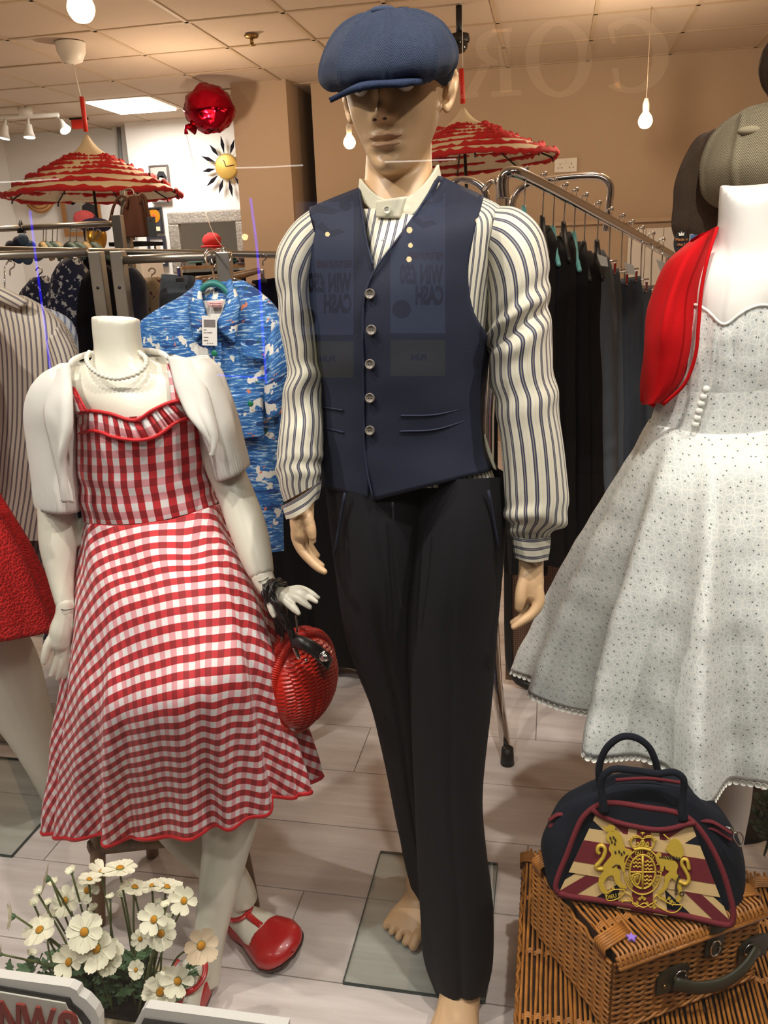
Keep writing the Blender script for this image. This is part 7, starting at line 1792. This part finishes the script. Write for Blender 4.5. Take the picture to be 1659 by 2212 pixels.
def one(name, polys):
    gs = [prism_geo([rf(x, y, YV-.02) for x, y in pts], (0, .03, 0)) for pts in polys]
    V, F = merge(gs); mk(name, V, F, M_sgn, sgn, smooth=False)
one('letter', ringq(1207, 128, 72, 83, 43, 72, 0, 2*PI))
one('letter', ringq(1362, 122, 82, 80, 48, 70, -2.2, 2.2)+[[(1312, 62), (1322, 52), (1330, 95), (1322, 95)], [(1322, 150), (1334, 150), (1340, 196), (1328, 190)]])
one('letter', [[(1076, 68), (1100, 66), (1106, 200), (1082, 202)], [(1064, 66), (1106, 62), (1106, 70), (1064, 74)], [(1062, 200), (1126, 196), (1126, 206), (1062, 210)], [(1040, 140), (1060, 140), (1030, 200), (1006, 206)], [(996, 206), (1034, 202), (1034, 210), (996, 214)]]+ringq(1076, 104, 48, 38, 24, 28, PI/2, 3*PI/2))
# two cash-prize posters in the window opposite
M_pwh = mat('poster_pale_blue', (120, 140, 176), .5, emit=.95); M_pnv = mat('poster_navy', (16, 20, 76), .5, emit=.15); M_pye = mat('poster_olive_yellow', (150, 140, 30), .5, emit=.5); M_prd = mat('poster_red', (140, 40, 60), .5, emit=.25)  # emission added so the posters look lit with no lamp on them
def poster(x0, x1, y0, y1, label):
    t = thing('wall_poster', rf((x0+x1)/2, y1, YV), label, 'poster')
    s = 6.0
    def rect(a, b, c, d, m_, nm, z=.0):
        P = [rf(x, y, YV-.03-z) for x, y in ((a, b), (c, b), (c, d), (a, d))]; mk(nm, *prism_geo(P, (0, .006, 0)), m_, t, smooth=False)
    rect(x0, y0, x1, y1, M_pwh, 'poster_sheet'); rect(x0, y1-92, x1, y1-78, M_pnv, 'poster_stripe', .02); rect(x0, y1-78, x1, y1, M_pye, 'poster_footer', .02)
    def txt(s_, xr, yb, h, m_, wmax):
        V, F = text_geo(s_, .1, .001, .0055); V[:, 0] -= V[:, 0].min(); w0 = V[:, 0].max(); h0 = V[:, 1].max()
        P = np.array([rf(xr-v[0]/w0*wmax, yb-v[1]/h0*h, YV-.06-v[2]) for v in V]); mk('poster_text', P, F, m_, t, smooth=False)
    xr = x1-4
    txt('FREE TO PLAY GAMES', xr, y0+142, 16, M_prd, 76); txt('WIN £50', xr, y0+193, 40, M_pnv, 94); txt('CASH', xr, y0+238, 40, M_pnv, 60)
    txt('FUN', x1-40, y1-34, 13, M_pnv, 34)
    # leaping player and ball
    def blobp(pts, m_, nm='player_print'):
        P = [rf(x0+x*(x1-x0), y0+y*100, YV-.055) for x, y in pts]; mk(nm, *prism_geo(P, (0, .004, 0)), m_, t, smooth=False)
    blobp([(.30, .05), (.6, .12), (.8, .2), (.62, .28), (.36, .24), (.2, .34)], M_pnv); blobp([(.45, .42), (.6, .62), (.78, .58), (.86, .66), (.6, .76), (.36, .56)], M_pnv); blobp([(.0, .5), (.2, .36), (.36, .42), (.3, .8), (.1, 1.1), (.02, 1.2)], M_prd)
    P = [rf(x0+.86*(x1-x0)+13*math.cos(q), y0+8+13*math.sin(q), YV-.055) for q in np.linspace(0, 2*PI, 20, endpoint=False)]; mk('ball_print', *prism_geo(P, (0, .004, 0)), M_pnv, t, smooth=False)
    P = [rf(x0+24+20*math.cos(q), y0+250+20*math.sin(q), YV-.055) for q in np.linspace(0, 2*PI, 20, endpoint=False)]; mk('badge_print', *prism_geo(P, (0, .004, 0)), M_pnv, t, smooth=False)
poster(844, 962, 418, 812, 'faint WIN £50 CASH poster mirrored over the waistcoat, right one')
poster(640, 764, 436, 815, 'faint WIN £50 CASH poster mirrored over the waistcoat, left one')
# blue light strips and white tubes
M_led = mat('blue_light_strip', (40, 30, 255), .5, emit=9.)
M_tubew = mat('white_light_tube', (255, 250, 240), .5, emit=7.)
def strip(pts, r, m_, nm, label, cat):
    t = tag(tube(nm, cr([rf(x, y, YV-.1) for x, y in pts], 20), r, m_, None, n=6), label, cat); return t
strip([(66, 455), (84, 600), (100, 720), (112, 815)], .010, M_led, 'blue_light_strip', 'blue light strip mirrored over the striped shirt at the left', 'light strip')
strip([(542, 428), (556, 540), (566, 680), (576, 828)], .010, M_led, 'blue_light_strip', 'blue light strip mirrored over the blue printed shirt', 'light strip')
strip([(470, 810), (520, 813), (574, 816)], .006, M_led, 'blue_light_strip', 'short level blue light strip mirrored over the blue printed shirt', 'light strip')
strip([(510, 363), (580, 361), (655, 357)], .005, M_tubew, 'fluorescent_tube', 'thin white tube mirrored across the pillar', 'light')
strip([(832, 350), (900, 348), (985, 344)], .005, M_tubew, 'fluorescent_tube', 'thin white tube mirrored across the male figure\'s chin', 'light')
strip([(-40, 396), (40, 392), (128, 387)], .005, M_tubew, 'fluorescent_tube', 'thin white tube mirrored across the left parasol', 'light')
for k, (px, py, r) in enumerate(((885, 497, .02), (887, 530, .016), (884, 560, .018), (708, 506, .016), (530, 512, .022), (1032, 476, .014))):
    c = rf(px, py, YV-.3); tag(mk('ceiling_lamp', *sphere_geo(c, r, 12, 8)[:2], M_glow, None), ('top one of three tiny lamps mirrored beside the waistcoat neckline', 'middle one of three tiny lamps mirrored beside the waistcoat neckline', 'lowest of three tiny lamps mirrored beside the waistcoat neckline', 'tiny warm lamp mirrored on the left side of the waistcoat', 'tiny warm lamp mirrored on the pillar beside the ornate mirror', 'tiny warm lamp mirrored on the striped shoulder at the right')[k], 'light', 'mirrored lamps')
